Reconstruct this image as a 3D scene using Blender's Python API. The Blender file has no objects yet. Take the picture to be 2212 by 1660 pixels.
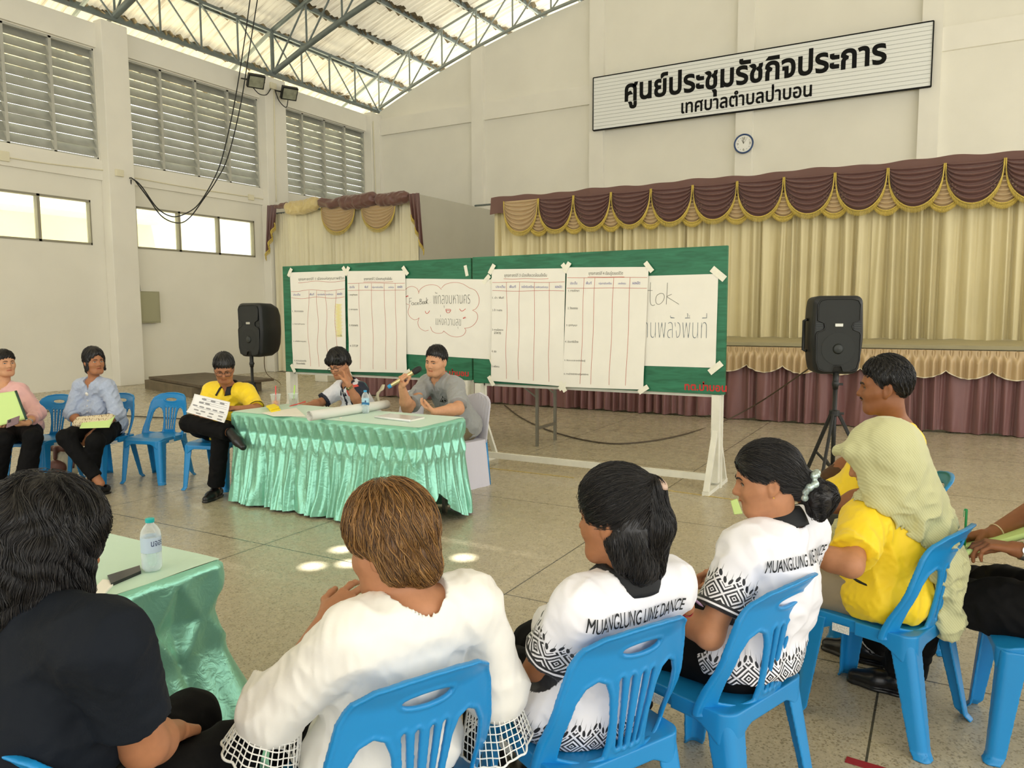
import bpy, bmesh, math, random
import numpy as np
from mathutils import Vector, Matrix
from mathutils.geometry import tessellate_polygon

SC = bpy.context.scene
COL = SC.collection
PI = math.pi

# ---------------------------------------------------------------- camera, light, exposure
FPX, YAW, PITCH, ROLL, EYE = 1640.0, math.radians(29.5), math.radians(-5.45), math.radians(-.28), 1.60
_cy, _sy, _cp, _sp = math.cos(YAW), math.sin(YAW), math.cos(PITCH), math.sin(PITCH)
C_F = np.array([-_sy * _cp, _cy * _cp, _sp])
_rt = np.array([_cy, _sy, 0.])
_up = np.cross(_rt, C_F)
C_R = math.cos(ROLL) * _rt + math.sin(ROLL) * _up
C_U = -math.sin(ROLL) * _rt + math.cos(ROLL) * _up
C_O = np.array([0, 0, EYE])
cam_d = bpy.data.cameras.new('camera')
cam = bpy.data.objects.new('camera', cam_d)
COL.objects.link(cam)
cam_d.sensor_fit = 'HORIZONTAL'
cam_d.sensor_width = 36
cam_d.lens = 36 * FPX / 2212
cam_d.clip_start, cam_d.clip_end = .05, 300
M = Matrix.Identity(4)
for i in range(3):
    M[i][0], M[i][1], M[i][2], M[i][3] = C_R[i], C_U[i], -C_F[i], C_O[i]
cam.matrix_world = M
SC.camera = cam

SC.view_settings.view_transform = 'Standard'
SC.view_settings.look = 'None'
SC.view_settings.gamma = 1
SC.view_settings.use_curve_mapping = False
SC.view_settings.exposure = 1.0

world = bpy.data.worlds.new('sky')
SC.world = world
world.use_nodes = True
_n = world.node_tree
_bg = _n.nodes['Background']
_bg.inputs[0].default_value = (1.0, .985, .93, 1)
_bg.inputs[1].default_value = 1.25

SUN_DIR = Vector((.10, -.16, 1)).normalized()          # towards the sun
sd = bpy.data.lights.new('sun', 'SUN')
sd.energy, sd.angle, sd.color = 12.0, .009, (1, .96, .88)
sun = bpy.data.objects.new('sun', sd)
COL.objects.link(sun)
sun.rotation_euler = (-SUN_DIR).to_track_quat('-Z', 'Y').to_euler()


# ---------------------------------------------------------------- where a sight line meets the place
def ray(u, v):
    return (u - 1106) * C_R - (v - 830) * C_U + FPX * C_F


def onz(u, v, z=0.): d = ray(u, v); return C_O + d * ((z - EYE) / d[2])
def ony(u, v, y): d = ray(u, v); return C_O + d * (y / d[1])
def onx(u, v, x): d = ray(u, v); return C_O + d * (x / d[0])
def at(u, v, F): return C_O + ray(u, v) * (F / FPX)


def reach(p, L, u, v, near=True):
    """the point at distance L from p that is seen along (u, v)"""
    d = ray(u, v); d = d / np.linalg.norm(d)
    w = np.asarray(p, float) - C_O
    b = w @ d
    h = L * L - (w @ w - b * b)
    if h <= 0:
        q = C_O + d * b
        return np.asarray(p) + (q - p) * (L / np.linalg.norm(q - p))
    return C_O + d * (b - math.sqrt(h) if near else b + math.sqrt(h))


# ---------------------------------------------------------------- materials
def S(r, g, b):
    f = lambda c: (c / 255 / 12.92) if c / 255 <= .04045 else ((c / 255 + .055) / 1.055) ** 2.4
    return (f(r), f(g), f(b), 1)


MATS = {}


def mat(name, col, rough=.6, metal=0., spec=.5, noise=None, bump=None, trans=0., sheen=0., coat=0., attr=None, alpha=None, emis=None, sss=0.):
    """plain principled material; noise=(scale, amount) varies the colour a little, bump=(scale, strength)"""
    if name in MATS: return MATS[name]
    m = bpy.data.materials.new(name)
    m.use_nodes = True
    nt = m.node_tree
    p = nt.nodes['Principled BSDF']
    p.inputs['Base Color'].default_value = col
    p.inputs['Roughness'].default_value = rough
    p.inputs['Metallic'].default_value = metal
    p.inputs['Specular IOR Level'].default_value = spec
    p.inputs['Transmission Weight'].default_value = trans
    p.inputs['Sheen Weight'].default_value = sheen
    p.inputs['Coat Weight'].default_value = coat
    if sss:
        p.inputs['Subsurface Weight'].default_value = sss
        p.inputs['Subsurface Radius'].default_value = (.012, .005, .003)
        p.inputs['Subsurface Scale'].default_value = .6
    src = None
    if attr:
        a = nt.nodes.new('ShaderNodeAttribute'); a.attribute_name = attr
        src = a.outputs['Color']
    if noise:
        tc = nt.nodes.new('ShaderNodeTexCoord')
        no = nt.nodes.new('ShaderNodeTexNoise')
        no.inputs['Scale'].default_value = noise[0]
        no.inputs['Detail'].default_value = 6
        nt.links.new(tc.outputs['Object'], no.inputs['Vector'])
        mr = nt.nodes.new('ShaderNodeMapRange')
        mr.inputs[1].default_value, mr.inputs[2].default_value = .3, .7
        mr.inputs[3].default_value, mr.inputs[4].default_value = 1 - noise[1], 1 + noise[1]
        nt.links.new(no.outputs['Fac'], mr.inputs[0])
        mx = nt.nodes.new('ShaderNodeMix'); mx.data_type = 'RGBA'; mx.blend_type = 'MULTIPLY'
        mx.inputs[0].default_value = 1
        if src: nt.links.new(src, mx.inputs[6])
        else: mx.inputs[6].default_value = col
        nt.links.new(mr.outputs[0], mx.inputs[7])
        src = mx.outputs[2]
    if src: nt.links.new(src, p.inputs['Base Color'])
    if bump:
        tc = nt.nodes.new('ShaderNodeTexCoord')
        no = nt.nodes.new('ShaderNodeTexNoise')
        no.inputs['Scale'].default_value = bump[0]
        no.inputs['Detail'].default_value = 3
        nt.links.new(tc.outputs['Object'], no.inputs['Vector'])
        b = nt.nodes.new('ShaderNodeBump')
        b.inputs['Strength'].default_value = bump[1]
        b.inputs['Distance'].default_value = .004
        nt.links.new(no.outputs['Fac'], b.inputs['Height'])
        nt.links.new(b.outputs[0], p.inputs['Normal'])
    if alpha is not None: p.inputs['Alpha'].default_value = alpha
    MATS[name] = m
    return m


def clear_mat(name, col, amount=.8):
    """see-through plastic or glass: mostly transparent with a glossy skin"""
    if name in MATS: return MATS[name]
    m = bpy.data.materials.new(name); m.use_nodes = True
    nt = m.node_tree; nt.nodes.clear()
    o = nt.nodes.new('ShaderNodeOutputMaterial')
    t = nt.nodes.new('ShaderNodeBsdfTransparent'); t.inputs[0].default_value = col
    g = nt.nodes.new('ShaderNodeBsdfPrincipled'); g.inputs['Base Color'].default_value = col; g.inputs['Roughness'].default_value = .08
    mx = nt.nodes.new('ShaderNodeMixShader')
    fr = nt.nodes.new('ShaderNodeLayerWeight'); fr.inputs[0].default_value = .35
    mr = nt.nodes.new('ShaderNodeMapRange')
    mr.inputs[3].default_value, mr.inputs[4].default_value = 1 - amount, min(1, 1.6 - amount)
    nt.links.new(fr.outputs['Facing'], mr.inputs[0])
    nt.links.new(mr.outputs[0], mx.inputs[0])
    nt.links.new(t.outputs[0], mx.inputs[1]); nt.links.new(g.outputs[0], mx.inputs[2])
    nt.links.new(mx.outputs[0], o.inputs[0])
    MATS[name] = m
    return m


# ---------------------------------------------------------------- objects
def mesh_obj(name, V, Fs, m, parent=None, smooth=False, loc=None):
    me = bpy.data.meshes.new(name)
    me.from_pydata([tuple(map(float, v)) for v in V], [], [tuple(map(int, f)) for f in Fs])
    me.update()
    ob = bpy.data.objects.new(name, me)
    COL.objects.link(ob)
    for mm in (m if isinstance(m, (list, tuple)) else [m]): me.materials.append(mm)
    if smooth: me.shade_smooth()
    if parent: ob.parent = parent
    if loc is not None: ob.location = loc
    return ob


def fast_obj(name, V, Q, m, parent=None, smooth=True, colors=None, vec=None):
    """big numpy mesh: V (n,3), Q (f,3 or 4)"""
    me = bpy.data.meshes.new(name)
    V = np.ascontiguousarray(V, np.float32); Q = np.ascontiguousarray(Q, np.int32)
    k = Q.shape[1]
    me.vertices.add(len(V)); me.vertices.foreach_set('co', V.ravel())
    me.loops.add(Q.size); me.loops.foreach_set('vertex_index', Q.ravel())
    me.polygons.add(len(Q))
    me.polygons.foreach_set('loop_start', np.arange(0, Q.size, k, dtype=np.int32))
    me.update(calc_edges=True)
    me.validate()
    if smooth: me.shade_smooth()
    if colors is not None and len(me.vertices) == len(colors):
        a = me.attributes.new('Col', 'FLOAT_COLOR', 'POINT')
        c = np.ones((len(V), 4), np.float32); c[:, :3] = colors[:, :3]
        a.data.foreach_set('color', c.ravel())
    if vec is not None and len(me.vertices) == len(vec):
        a = me.attributes.new('Pat', 'FLOAT_VECTOR', 'POINT')
        a.data.foreach_set('vector', np.ascontiguousarray(vec, np.float32).ravel())
    ob = bpy.data.objects.new(name, me)
    COL.objects.link(ob)
    for mm in (m if isinstance(m, (list, tuple)) else [m]): me.materials.append(mm)
    if parent: ob.parent = parent
    return ob


def tag(o, label=None, cat=None, group=None, kind=None):
    if label: o['label'] = label
    if cat: o['category'] = cat
    if group: o['group'] = group
    if kind: o['kind'] = kind
    return o


def thing(name, label, cat, loc=(0, 0, 0), rz=0., group=None):
    o = bpy.data.objects.new(name, None)
    COL.objects.link(o)
    o.empty_display_size = .1
    o.location = tuple(map(float, loc)); o.rotation_euler = (0, 0, rz)
    return tag(o, label, cat, group)


def dup(root, loc, rz, label=None, group=None):
    r = root.copy(); COL.objects.link(r)
    r.location = loc; r.rotation_euler = (0, 0, rz)
    if label: r['label'] = label
    if group: r['group'] = group
    for ch in list(root.children):
        c = ch.copy(); COL.objects.link(c); c.parent = r
        for g in ch.children:
            d = g.copy(); COL.objects.link(d); d.parent = c
    return r


class MB:
    """collects shapes into one mesh"""
    def __init__(s): s.V, s.F, s.mi = [], [], []
    def add(s, V, F, mi=0):
        o = len(s.V)
        s.V += [tuple(map(float, v)) for v in V]
        s.F += [tuple(i + o for i in f) for f in F]
        s.mi += [mi] * len(F)
        return s
    def box(s, a, b, mi=0):
        x0, y0, z0 = a; x1, y1, z1 = b
        return s.add([(x0, y0, z0), (x1, y0, z0), (x1, y1, z0), (x0, y1, z0), (x0, y0, z1), (x1, y0, z1), (x1, y1, z1), (x0, y1, z1)],
                     [(0, 3, 2, 1), (4, 5, 6, 7), (0, 1, 5, 4), (1, 2, 6, 5), (2, 3, 7, 6), (3, 0, 4, 7)], mi)
    def obox(s, c, ax, ay, az, mi=0):
        """box with centre c and half-axis vectors"""
        c, ax, ay, az = map(np.asarray, (c, ax, ay, az))
        V = [c + i * ax + j * ay + k * az for k in (-1, 1) for i, j in ((-1, -1), (1, -1), (1, 1), (-1, 1))]
        return s.add(V, [(0, 3, 2, 1), (4, 5, 6, 7), (0, 1, 5, 4), (1, 2, 6, 5), (2, 3, 7, 6), (3, 0, 4, 7)], mi)
    def bar(s, a, b, w, h, up=(0, 0, 1), mi=0):
        a, b = np.asarray(a, float), np.asarray(b, float)
        d = b - a; L = np.linalg.norm(d); d = d / L
        u = np.asarray(up, float)
        x = np.cross(d, u)
        if np.linalg.norm(x) < 1e-4: x = np.cross(d, (1, 0, 0))
        x /= np.linalg.norm(x); y = np.cross(x, d)
        return s.obox((a + b) / 2, x * w / 2, y * h / 2, d * L / 2, mi)
    def tube(s, pts, r, n=8, mi=0, cap=True, closed=False):
        pts = [np.asarray(p, float) for p in pts]
        m = len(pts)
        rr = r if hasattr(r, '__len__') else [r] * m
        T = []
        for i in range(m):
            a = pts[(i - 1) % m] if closed or i > 0 else pts[i]
            b = pts[(i + 1) % m] if closed or i < m - 1 else pts[i]
            t = b - a; T.append(t / (np.linalg.norm(t) + 1e-12))
        ref = np.array([0, 0, 1.]) if abs(T[0][2]) < .9 else np.array([1., 0, 0])
        x = np.cross(T[0], ref); x /= np.linalg.norm(x)
        V = []
        for i in range(m):
            x = x - T[i] * (x @ T[i]); x /= np.linalg.norm(x) + 1e-12
            y = np.cross(T[i], x)
            for k in range(n):
                a = 2 * PI * k / n
                V.append(pts[i] + rr[i] * (math.cos(a) * x + math.sin(a) * y))
        F = []
        for i in range(m if closed else m - 1):
            j = (i + 1) % m
            for k in range(n):
                l = (k + 1) % n
                F.append((i * n + k, i * n + l, j * n + l, j * n + k))
        if cap and not closed:
            F.append(tuple(reversed(range(n)))); F.append(tuple(range((m - 1) * n, m * n)))
        return s.add(V, F, mi)
    def lathe(s, prof, n=20, c=(0, 0, 0), mi=0, axis=None, cap=True):
        """profile [(r, z)] turned about z (or about axis=(dir, xdir))"""
        V, F = [], []
        c = np.asarray(c, float)
        if axis is None: ax, ay, az = np.eye(3)
        else:
            az = np.asarray(axis, float); az /= np.linalg.norm(az)
            ax = np.cross(az, (0, 0, 1) if abs(az[2]) < .9 else (1, 0, 0)); ax /= np.linalg.norm(ax)
            ay = np.cross(az, ax)
        for r, z in prof:
            for k in range(n):
                a = 2 * PI * k / n
                V.append(c + ax * r * math.cos(a) + ay * r * math.sin(a) + az * z)
        for i in range(len(prof) - 1):
            for k in range(n):
                l = (k + 1) % n
                F.append((i * n + k, i * n + l, (i + 1) * n + l, (i + 1) * n + k))
        if len(prof) == 2 and prof[0][1] == prof[1][1]: cap = False
        if cap and prof[0][0] > 1e-3: F.append(tuple(reversed(range(n))))
        if cap and prof[-1][0] > 1e-3: F.append(tuple(range((len(prof) - 1) * n, len(prof) * n)))
        return s.add(V, F, mi)
    def grid(s, fn, nu, nv, mi=0, closed=False):
        """fn(u, v) -> point for u, v in 0..1"""
        V = [fn(i / nu, j / nv) for j in range(nv + 1) for i in range(nu + (0 if closed else 1))]
        w = nu if closed else nu + 1
        F = []
        for j in range(nv):
            for i in range(nu):
                k = (i + 1) % w if closed else i + 1
                F.append((j * w + i, j * w + k, (j + 1) * w + k, (j + 1) * w + i))
        return s.add(V, F, mi)
    def prism(s, poly, fn, d0, d1, mi=0):
        """extrude a simple 2-D polygon: fn(x, y, d) -> point"""
        n = len(poly)
        V = [fn(x, y, d0) for x, y in poly] + [fn(x, y, d1) for x, y in poly]
        tri = tessellate_polygon([[Vector((x, y, 0)) for x, y in poly]])
        F = [tuple(reversed(t)) for t in tri] + [tuple(i + n for i in t) for t in tri]
        F += [(i, (i + 1) % n, (i + 1) % n + n, i + n) for i in range(n)]
        return s.add(V, F, mi)
    def build(s, name, m, parent=None, smooth=False, fixn=True, bevel=0., sharp=None):
        ob = mesh_obj(name, s.V, s.F, m, parent, False)
        me = ob.data
        if any(s.mi): me.polygons.foreach_set('material_index', s.mi)
        bm = bmesh.new(); bm.from_mesh(me)
        if fixn: bmesh.ops.recalc_face_normals(bm, faces=bm.faces)
        bm.to_mesh(me); bm.free()
        if smooth:
            me.shade_smooth()
            if sharp:
                me.set_sharp_from_angle(angle=math.radians(sharp))
        if bevel:
            md = ob.modifiers.new('edge', 'BEVEL'); md.width = bevel; md.segments = 2; md.limit_method = 'ANGLE'
            md.angle_limit = math.radians(40)
        return ob


def struct(ob):
    ob['kind'] = 'structure'
    return ob


def smoothstep(a, b, x):
    t = np.clip((x - a) / (b - a), 0, 1)
    return t * t * (3 - 2 * t)


# ---------------------------------------------------------------- writing
def glyph_polys(body, size=1., wt=0., dens=6):
    """outlines of a line of writing, each with its holes; wt thickens (+) or thins (-) the strokes"""
    cu = bpy.data.curves.new('writing', 'FONT')
    cu.body = body; cu.size = size
    ob = bpy.data.objects.new('writing', cu)
    COL.objects.link(ob)
    bpy.context.view_layer.update()
    dg = bpy.context.evaluated_depsgraph_get()
    c2 = ob.evaluated_get(dg).to_curve(dg)
    polys = []
    for sp in c2.splines:
        pts = []
        if sp.type == 'BEZIER':
            bp = sp.bezier_points; n = len(bp)
            for i in range(n):
                a, b = bp[i], bp[(i + 1) % n]
                p0, p1, p2, p3 = a.co, a.handle_right, b.handle_left, b.co
                straight = (p1 - p0).cross(p3 - p0).length < 1e-6 and (p2 - p0).cross(p3 - p0).length < 1e-6
                k = 1 if straight else dens
                for j in range(k):
                    t = j / k
                    q = (1 - t) ** 3 * p0 + 3 * (1 - t) ** 2 * t * p1 + 3 * (1 - t) * t * t * p2 + t ** 3 * p3
                    pts.append((q.x, q.y))
        else:
            pts = [(p.co[0], p.co[1]) for p in sp.points]
        P = np.array(pts)
        keep = [i for i in range(len(P)) if np.hypot(*(P[i] - P[i - 1])) > 1e-5 * size]
        P = P[keep]
        if len(P) < 3: continue
        polys.append(P)
    ob.evaluated_get(dg).to_curve_clear()
    bpy.data.objects.remove(ob); bpy.data.curves.remove(cu)
    area = lambda P: .5 * np.sum(P[:, 0] * np.roll(P[:, 1], -1) - P[:, 1] * np.roll(P[:, 0], -1))
    if not polys: return [], 0, 0
    A = [area(P) for P in polys]

    def inside(p, P):
        x, y = p
        xi, yi = P[:, 0], P[:, 1]; xj, yj = np.roll(xi, 1), np.roll(yi, 1)
        c = ((yi > y) != (yj > y)) & (x < (xj - xi) * (y - yi) / (yj - yi + 1e-12) + xi)
        return c.sum() % 2 == 1
    n = len(polys)
    par = [None] * n
    for i in range(n):
        c = [j for j in range(n) if j != i and A[j] * A[i] < 0 and abs(A[j]) > abs(A[i]) and inside(polys[i].mean(0), polys[j]) and inside(polys[i][0], polys[j])]
        if c: par[i] = min(c, key=lambda j: abs(A[j]))
    if wt:
        out = []
        for i, P in enumerate(polys):
            g = np.sign(A[i if par[i] is None else par[i]])
            K = [P[0]]
            for q in P[1:]:
                if np.hypot(*(q - K[-1])) > 1.6 * abs(wt) * size: K.append(q)
            if len(K) < 3: K = list(P)
            P = np.array(K)
            e = np.roll(P, -1, 0) - P
            n1 = np.stack([e[:, 1], -e[:, 0]], 1) / (np.hypot(e[:, 0], e[:, 1])[:, None] + 1e-9)
            n0 = np.roll(n1, 1, 0)
            mm = n0 + n1; mm /= np.hypot(mm[:, 0], mm[:, 1])[:, None] + 1e-9
            out.append(P + mm * (wt * size * g / np.maximum(.5, (mm * n1).sum(1)))[:, None])
        polys = out
    outer = [(polys[i], [polys[j] for j in range(n) if par[j] == i]) for i in range(n) if par[i] is None]
    allp = np.concatenate(polys)
    return outer, allp.min(0), allp.max(0)


def writing(mb, body, fn, size=1., width=None, height=None, wt=0., mi=0, dens=6, align='L'):
    """fill a line of writing into MB mb; fn(x, y) -> point. width/height rescale the line."""
    outer, lo, hi = glyph_polys(body, size, wt, dens)
    if not outer: return
    sx = width / (hi[0] - lo[0]) if width else 1.
    sy = height / (hi[1] - lo[1]) if height else sx
    ox = lo[0] if align == 'L' else (lo[0] + hi[0]) / 2
    for P, H in outer:
        loops = [P] + H
        tri = tessellate_polygon([[Vector((x, y, 0)) for x, y in L] for L in loops])
        V = np.concatenate(loops)
        mb.add([fn((x - ox) * sx, y * sy) for x, y in V], tri, mi)


def stroke(mb, pts, fn, w, mi=0):
    """pen line of width w through 2-D points"""
    P = np.array(pts, float)
    e = np.gradient(P, axis=0)
    n = np.stack([-e[:, 1], e[:, 0]], 1) / (np.hypot(e[:, 0], e[:, 1])[:, None] + 1e-9)
    A, B = P + n * w / 2, P - n * w / 2
    m = len(P)
    mb.add([fn(*p) for p in A] + [fn(*p) for p in B], [(i, i + 1, m + i + 1, m + i) for i in range(m - 1)], mi)


def spline(pts, n=8):
    """smooth line through points (Catmull-Rom)"""
    P = np.array(pts, float)
    P = np.vstack([2 * P[0] - P[1], P, 2 * P[-1] - P[-2]])
    out = []
    for i in range(1, len(P) - 2):
        for k in range(n):
            t = k / n
            a, b, c, d = P[i - 1:i + 3]
            out.append(.5 * (2 * b + (c - a) * t + (2 * a - 5 * b + 4 * c - d) * t * t + (3 * b - a - 3 * c + d) * t ** 3))
    out.append(P[-2])
    return np.array(out)
# ================================================================= the hall
WX, WY, HX1, HY0 = -16.0, 19.48, 7.2, -16.0
RC, RZ, RA = -4.44, 10.25, .0182
def zw(x): return RZ - RA * (x - RC) ** 2          # arch of the gable wall
ROOF = 1.32
def zr(x): return zw(x) + ROOF

wallm = mat('wall_paint', S(232, 229, 216), .75, noise=(.9, .035), bump=(60, .12))
wallm2 = mat('beam_paint', S(234, 231, 219), .7, noise=(1.3, .03), bump=(40, .1))
greym = mat('partition_paint', S(186, 183, 168), .7, noise=(1.5, .03))
alum = mat('louver_aluminium', S(176, 178, 172), .4, metal=.5, noise=(5, .1))
frame_al = mat('window_frame', S(150, 146, 128), .5, metal=.2)

# floor: polished terrazzo with thin dark joints
def floor_mat():
    m = bpy.data.materials.new('terrazzo'); m.use_nodes = True
    nt = m.node_tree; N = nt.nodes.new; L = nt.links.new
    p = nt.nodes['Principled BSDF']
    tc = N('ShaderNodeTexCoord')
    big = N('ShaderNodeTexNoise'); big.inputs['Scale'].default_value = .55; big.inputs['Detail'].default_value = 5
    L(tc.outputs['Object'], big.inputs['Vector'])
    cr = N('ShaderNodeValToRGB')
    cr.color_ramp.elements[0].position, cr.color_ramp.elements[0].color = .3, S(172, 162, 138)
    cr.color_ramp.elements[1].position, cr.color_ramp.elements[1].color = .7, S(190, 181, 158)
    L(big.outputs['Fac'], cr.inputs['Fac'])
    vo = N('ShaderNodeTexVoronoi'); vo.inputs['Scale'].default_value = 135; vo.inputs['Randomness'].default_value = 1
    L(tc.outputs['Object'], vo.inputs['Vector'])
    sep = N('ShaderNodeSeparateColor'); L(vo.outputs['Color'], sep.inputs['Color'])
    chip = N('ShaderNodeValToRGB'); chip.color_ramp.interpolation = 'CONSTANT'
    e = chip.color_ramp.elements
    e[0].position, e[0].color = 0, (.52, .50, .44, 1)
    e[1].position, e[1].color = .13, (1, 1, 1, 1)
    a = e.new(.72); a.color = (1.13, 1.12, 1.10, 1)
    b = e.new(.86); b.color = (.82, .80, .74, 1)
    L(sep.outputs['Red'], chip.inputs['Fac'])
    mx = N('ShaderNodeMix'); mx.data_type = 'RGBA'; mx.blend_type = 'MULTIPLY'; mx.inputs[0].default_value = .8
    L(cr.outputs['Color'], mx.inputs[6]); L(chip.outputs['Color'], mx.inputs[7])
    # joints
    sx = N('ShaderNodeSeparateXYZ'); L(tc.outputs['Object'], sx.inputs[0])
    masks = []
    for ax, off in (('X', -.17), ('Y', 5.55)):
        s = N('ShaderNodeMath'); s.operation = 'SUBTRACT'; L(sx.outputs[ax], s.inputs[0]); s.inputs[1].default_value = off - 40 * 1.93 - .965
        mo = N('ShaderNodeMath'); mo.operation = 'MODULO'; L(s.outputs[0], mo.inputs[0]); mo.inputs[1].default_value = 1.93
        d = N('ShaderNodeMath'); d.operation = 'SUBTRACT'; L(mo.outputs[0], d.inputs[0]); d.inputs[1].default_value = .965
        ab = N('ShaderNodeMath'); ab.operation = 'ABSOLUTE'; L(d.outputs[0], ab.inputs[0])
        lt = N('ShaderNodeMath'); lt.operation = 'LESS_THAN'; L(ab.outputs[0], lt.inputs[0]); lt.inputs[1].default_value = .0045
        masks.append(lt)
    mxm = N('ShaderNodeMath'); mxm.operation = 'MAXIMUM'; L(masks[0].outputs[0], mxm.inputs[0]); L(masks[1].outputs[0], mxm.inputs[1])
    m2 = N('ShaderNodeMix'); m2.data_type = 'RGBA'; L(mxm.outputs[0], m2.inputs[0])
    L(mx.outputs[2], m2.inputs[6]); m2.inputs[7].default_value = S(72, 70, 62)
    # scuffs
    sc = N('ShaderNodeTexNoise'); sc.inputs['Scale'].default_value = 7; sc.inputs['Detail'].default_value = 8; sc.inputs['Roughness'].default_value = .7
    L(tc.outputs['Object'], sc.inputs['Vector'])
    mr = N('ShaderNodeMapRange'); mr.inputs[1].default_value, mr.inputs[2].default_value, mr.inputs[3].default_value, mr.inputs[4].default_value = .3, .75, .16, .42
    L(sc.outputs['Fac'], mr.inputs[0]); L(mr.outputs[0], p.inputs['Roughness'])
    L(m2.outputs[2], p.inputs['Base Color'])
    p.inputs['Specular IOR Level'].default_value = .42
    return m
struct(MB().box((WX - .2, HY0, -.2), (HX1 + 3, WY + .2, 0)).build('floor', floor_mat()))

# left wall with its openings
PILL = [(5.95, 6.55), (10.25, 10.85), (14.71, 15.43), (18.98, 19.48)]
BAYS = [(1.6, 5.95), (6.55, 10.25), (10.85, 14.71), (15.43, 18.98)]
LZ0, LZ1, SZ0, SZ1 = 4.92, 7.22, 3.07, 4.02
WTOP = 7.74
louv, small = [], []
for i, (y0, y1) in enumerate(BAYS):
    louv.append((y0 + .02, y1 - .02))
    small.append((y0 + .16, y1 - .28) if i < 3 else None)
w = MB()
T = .16
def wseg(y0, y1, z0, z1): w.box((WX - T, y0, z0), (WX, y1, z1))
wseg(HY0, BAYS[0][0], 0, WTOP)
for i, (y0, y1) in enumerate(BAYS):
    if small[i]:
        a, b = small[i]
        wseg(y0, y1, 0, SZ0); wseg(y0, a, SZ0, SZ1); wseg(b, y1, SZ0, SZ1); wseg(y0, y1, SZ1, LZ0)
    else: wseg(y0, y1, 0, LZ0)
    wseg(y0, louv[i][0], LZ0, LZ1); wseg(louv[i][1], y1, LZ0, LZ1)
    wseg(y0, y1, LZ1, WTOP)
for (y0, y1) in PILL: wseg(y0, y1, 0, WTOP)
struct(w.build('wall_left', wallm))

tn = 0
def trim(mb, m=None, **k):
    global tn
    tn += 1
    return struct(mb.build('trim_%d' % tn, m or wallm2, **k))
for (y0, y1) in PILL:                                  # pillars of the left wall
    trim(MB().box((WX, y0, 0), (WX + .28, y1, WTOP + .06)), bevel=.012)
for (y0, y1) in BAYS:                                  # ring beams between the pillars
    trim(MB().box((WX, y0, 4.47), (WX + .06, y1, LZ0 - .03)))
    trim(MB().box((WX, y0, LZ1 + .02), (WX + .07, y1, WTOP)))

# louver windows
wn = 0
for (y0, y1) in louv[1:]:
    wn += 1
    f = MB()
    nsec = 4
    cuts = [y0 + (y1 - y0) * k / nsec for k in range(nsec + 1)]
    for c in cuts:
        f.box((WX - .13, c - .03, LZ0), (WX - .01, c + .03, LZ1))
    f.box((WX - .13, y0, LZ0), (WX - .01, y1, LZ0 + .03)); f.box((WX - .13, y0, LZ1 - .04), (WX - .01, y1, LZ1))
    win = struct(f.build('window_%d' % wn, mat('louver_frame', S(186, 186, 176), .5, metal=.2)))
    sl = MB()
    ns = 12
    pitch = (LZ1 - LZ0 - .06) / ns
    rng = random.Random(3)
    for a, b in zip(cuts[:-1], cuts[1:]):
        for k in range(ns):
            z = LZ0 + .05 + pitch * k
            tw = rng.uniform(-.006, .006)
            # blade: leans out at the top, folded edges
            p = [(-.018, z - .012), (-.026, z - .002), (-.138, z + .184 + tw), (-.142, z + .198 + tw), (-.128, z + .194 + tw), (-.012, z - .002)]
            sl.prism(p, lambda x, zz, d: (WX + x, d, zz), a + .032, b - .032)
    sl.build('louver_blades', alum, win)
glass = clear_mat('window_glass', (.96, .98, .93, 1), .93)
for i in (1, 2):
    a, b = small[i]
    wn += 1
    f = MB()
    n = 3
    cuts = [a + (b - a) * k / n for k in range(n + 1)]
    for c in cuts: f.box((WX - .11, max(a, c - .03), SZ0), (WX + .012, min(b, c + .03), SZ1))
    f.box((WX - .11, a, SZ0), (WX + .012, b, SZ0 + .045)); f.box((WX - .11, a, SZ1 - .045), (WX + .012, b, SZ1))
    win = struct(f.build('window_%d' % wn, frame_al))
    for c0, c1 in zip(cuts[:-1], cuts[1:]):
        MB().box((WX - .07, c0 + .03, SZ0 + .045), (WX - .064, c1 - .03, SZ1 - .045)).build('window_pane', glass, win)

# gable wall
g = MB()
xs = np.linspace(WX, HX1 + 3, 60)
poly = [(WX, 0)] + [(HX1 + 3, 0)] + [(x, zw(x)) for x in xs[::-1]]
g.prism(poly, lambda x, z, d: (x, d, z), WY, WY + .2)
struct(g.build('wall_back', wallm))
COLX = [-12.06 - 3.93, -12.06 - .02, -8.14 - .18, -4.22 - .2, -.28 - .18, 3.64]
for x in COLX[1:]:
    c = MB(); c.prism([(x - .2, 0), (x + .2, 0), (x + .2, zw(x + .2) + .02), (x - .2, zw(x - .2) + .02)], lambda a, z, d: (a, d, z), WY - .13, WY)
    trim(c)
for x0, x1 in zip(COLX[:-1], COLX[1:]):
    trim(MB().box((max(x0 + .2, WX), WY - .08, 7.16), (x1 - .2, WY, 7.66)))
trim(MB().box((WX, WY - .13, 0), (WX + .3, WY, 7.66)))
# left wall behind the camera side stays open to the yard

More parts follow.
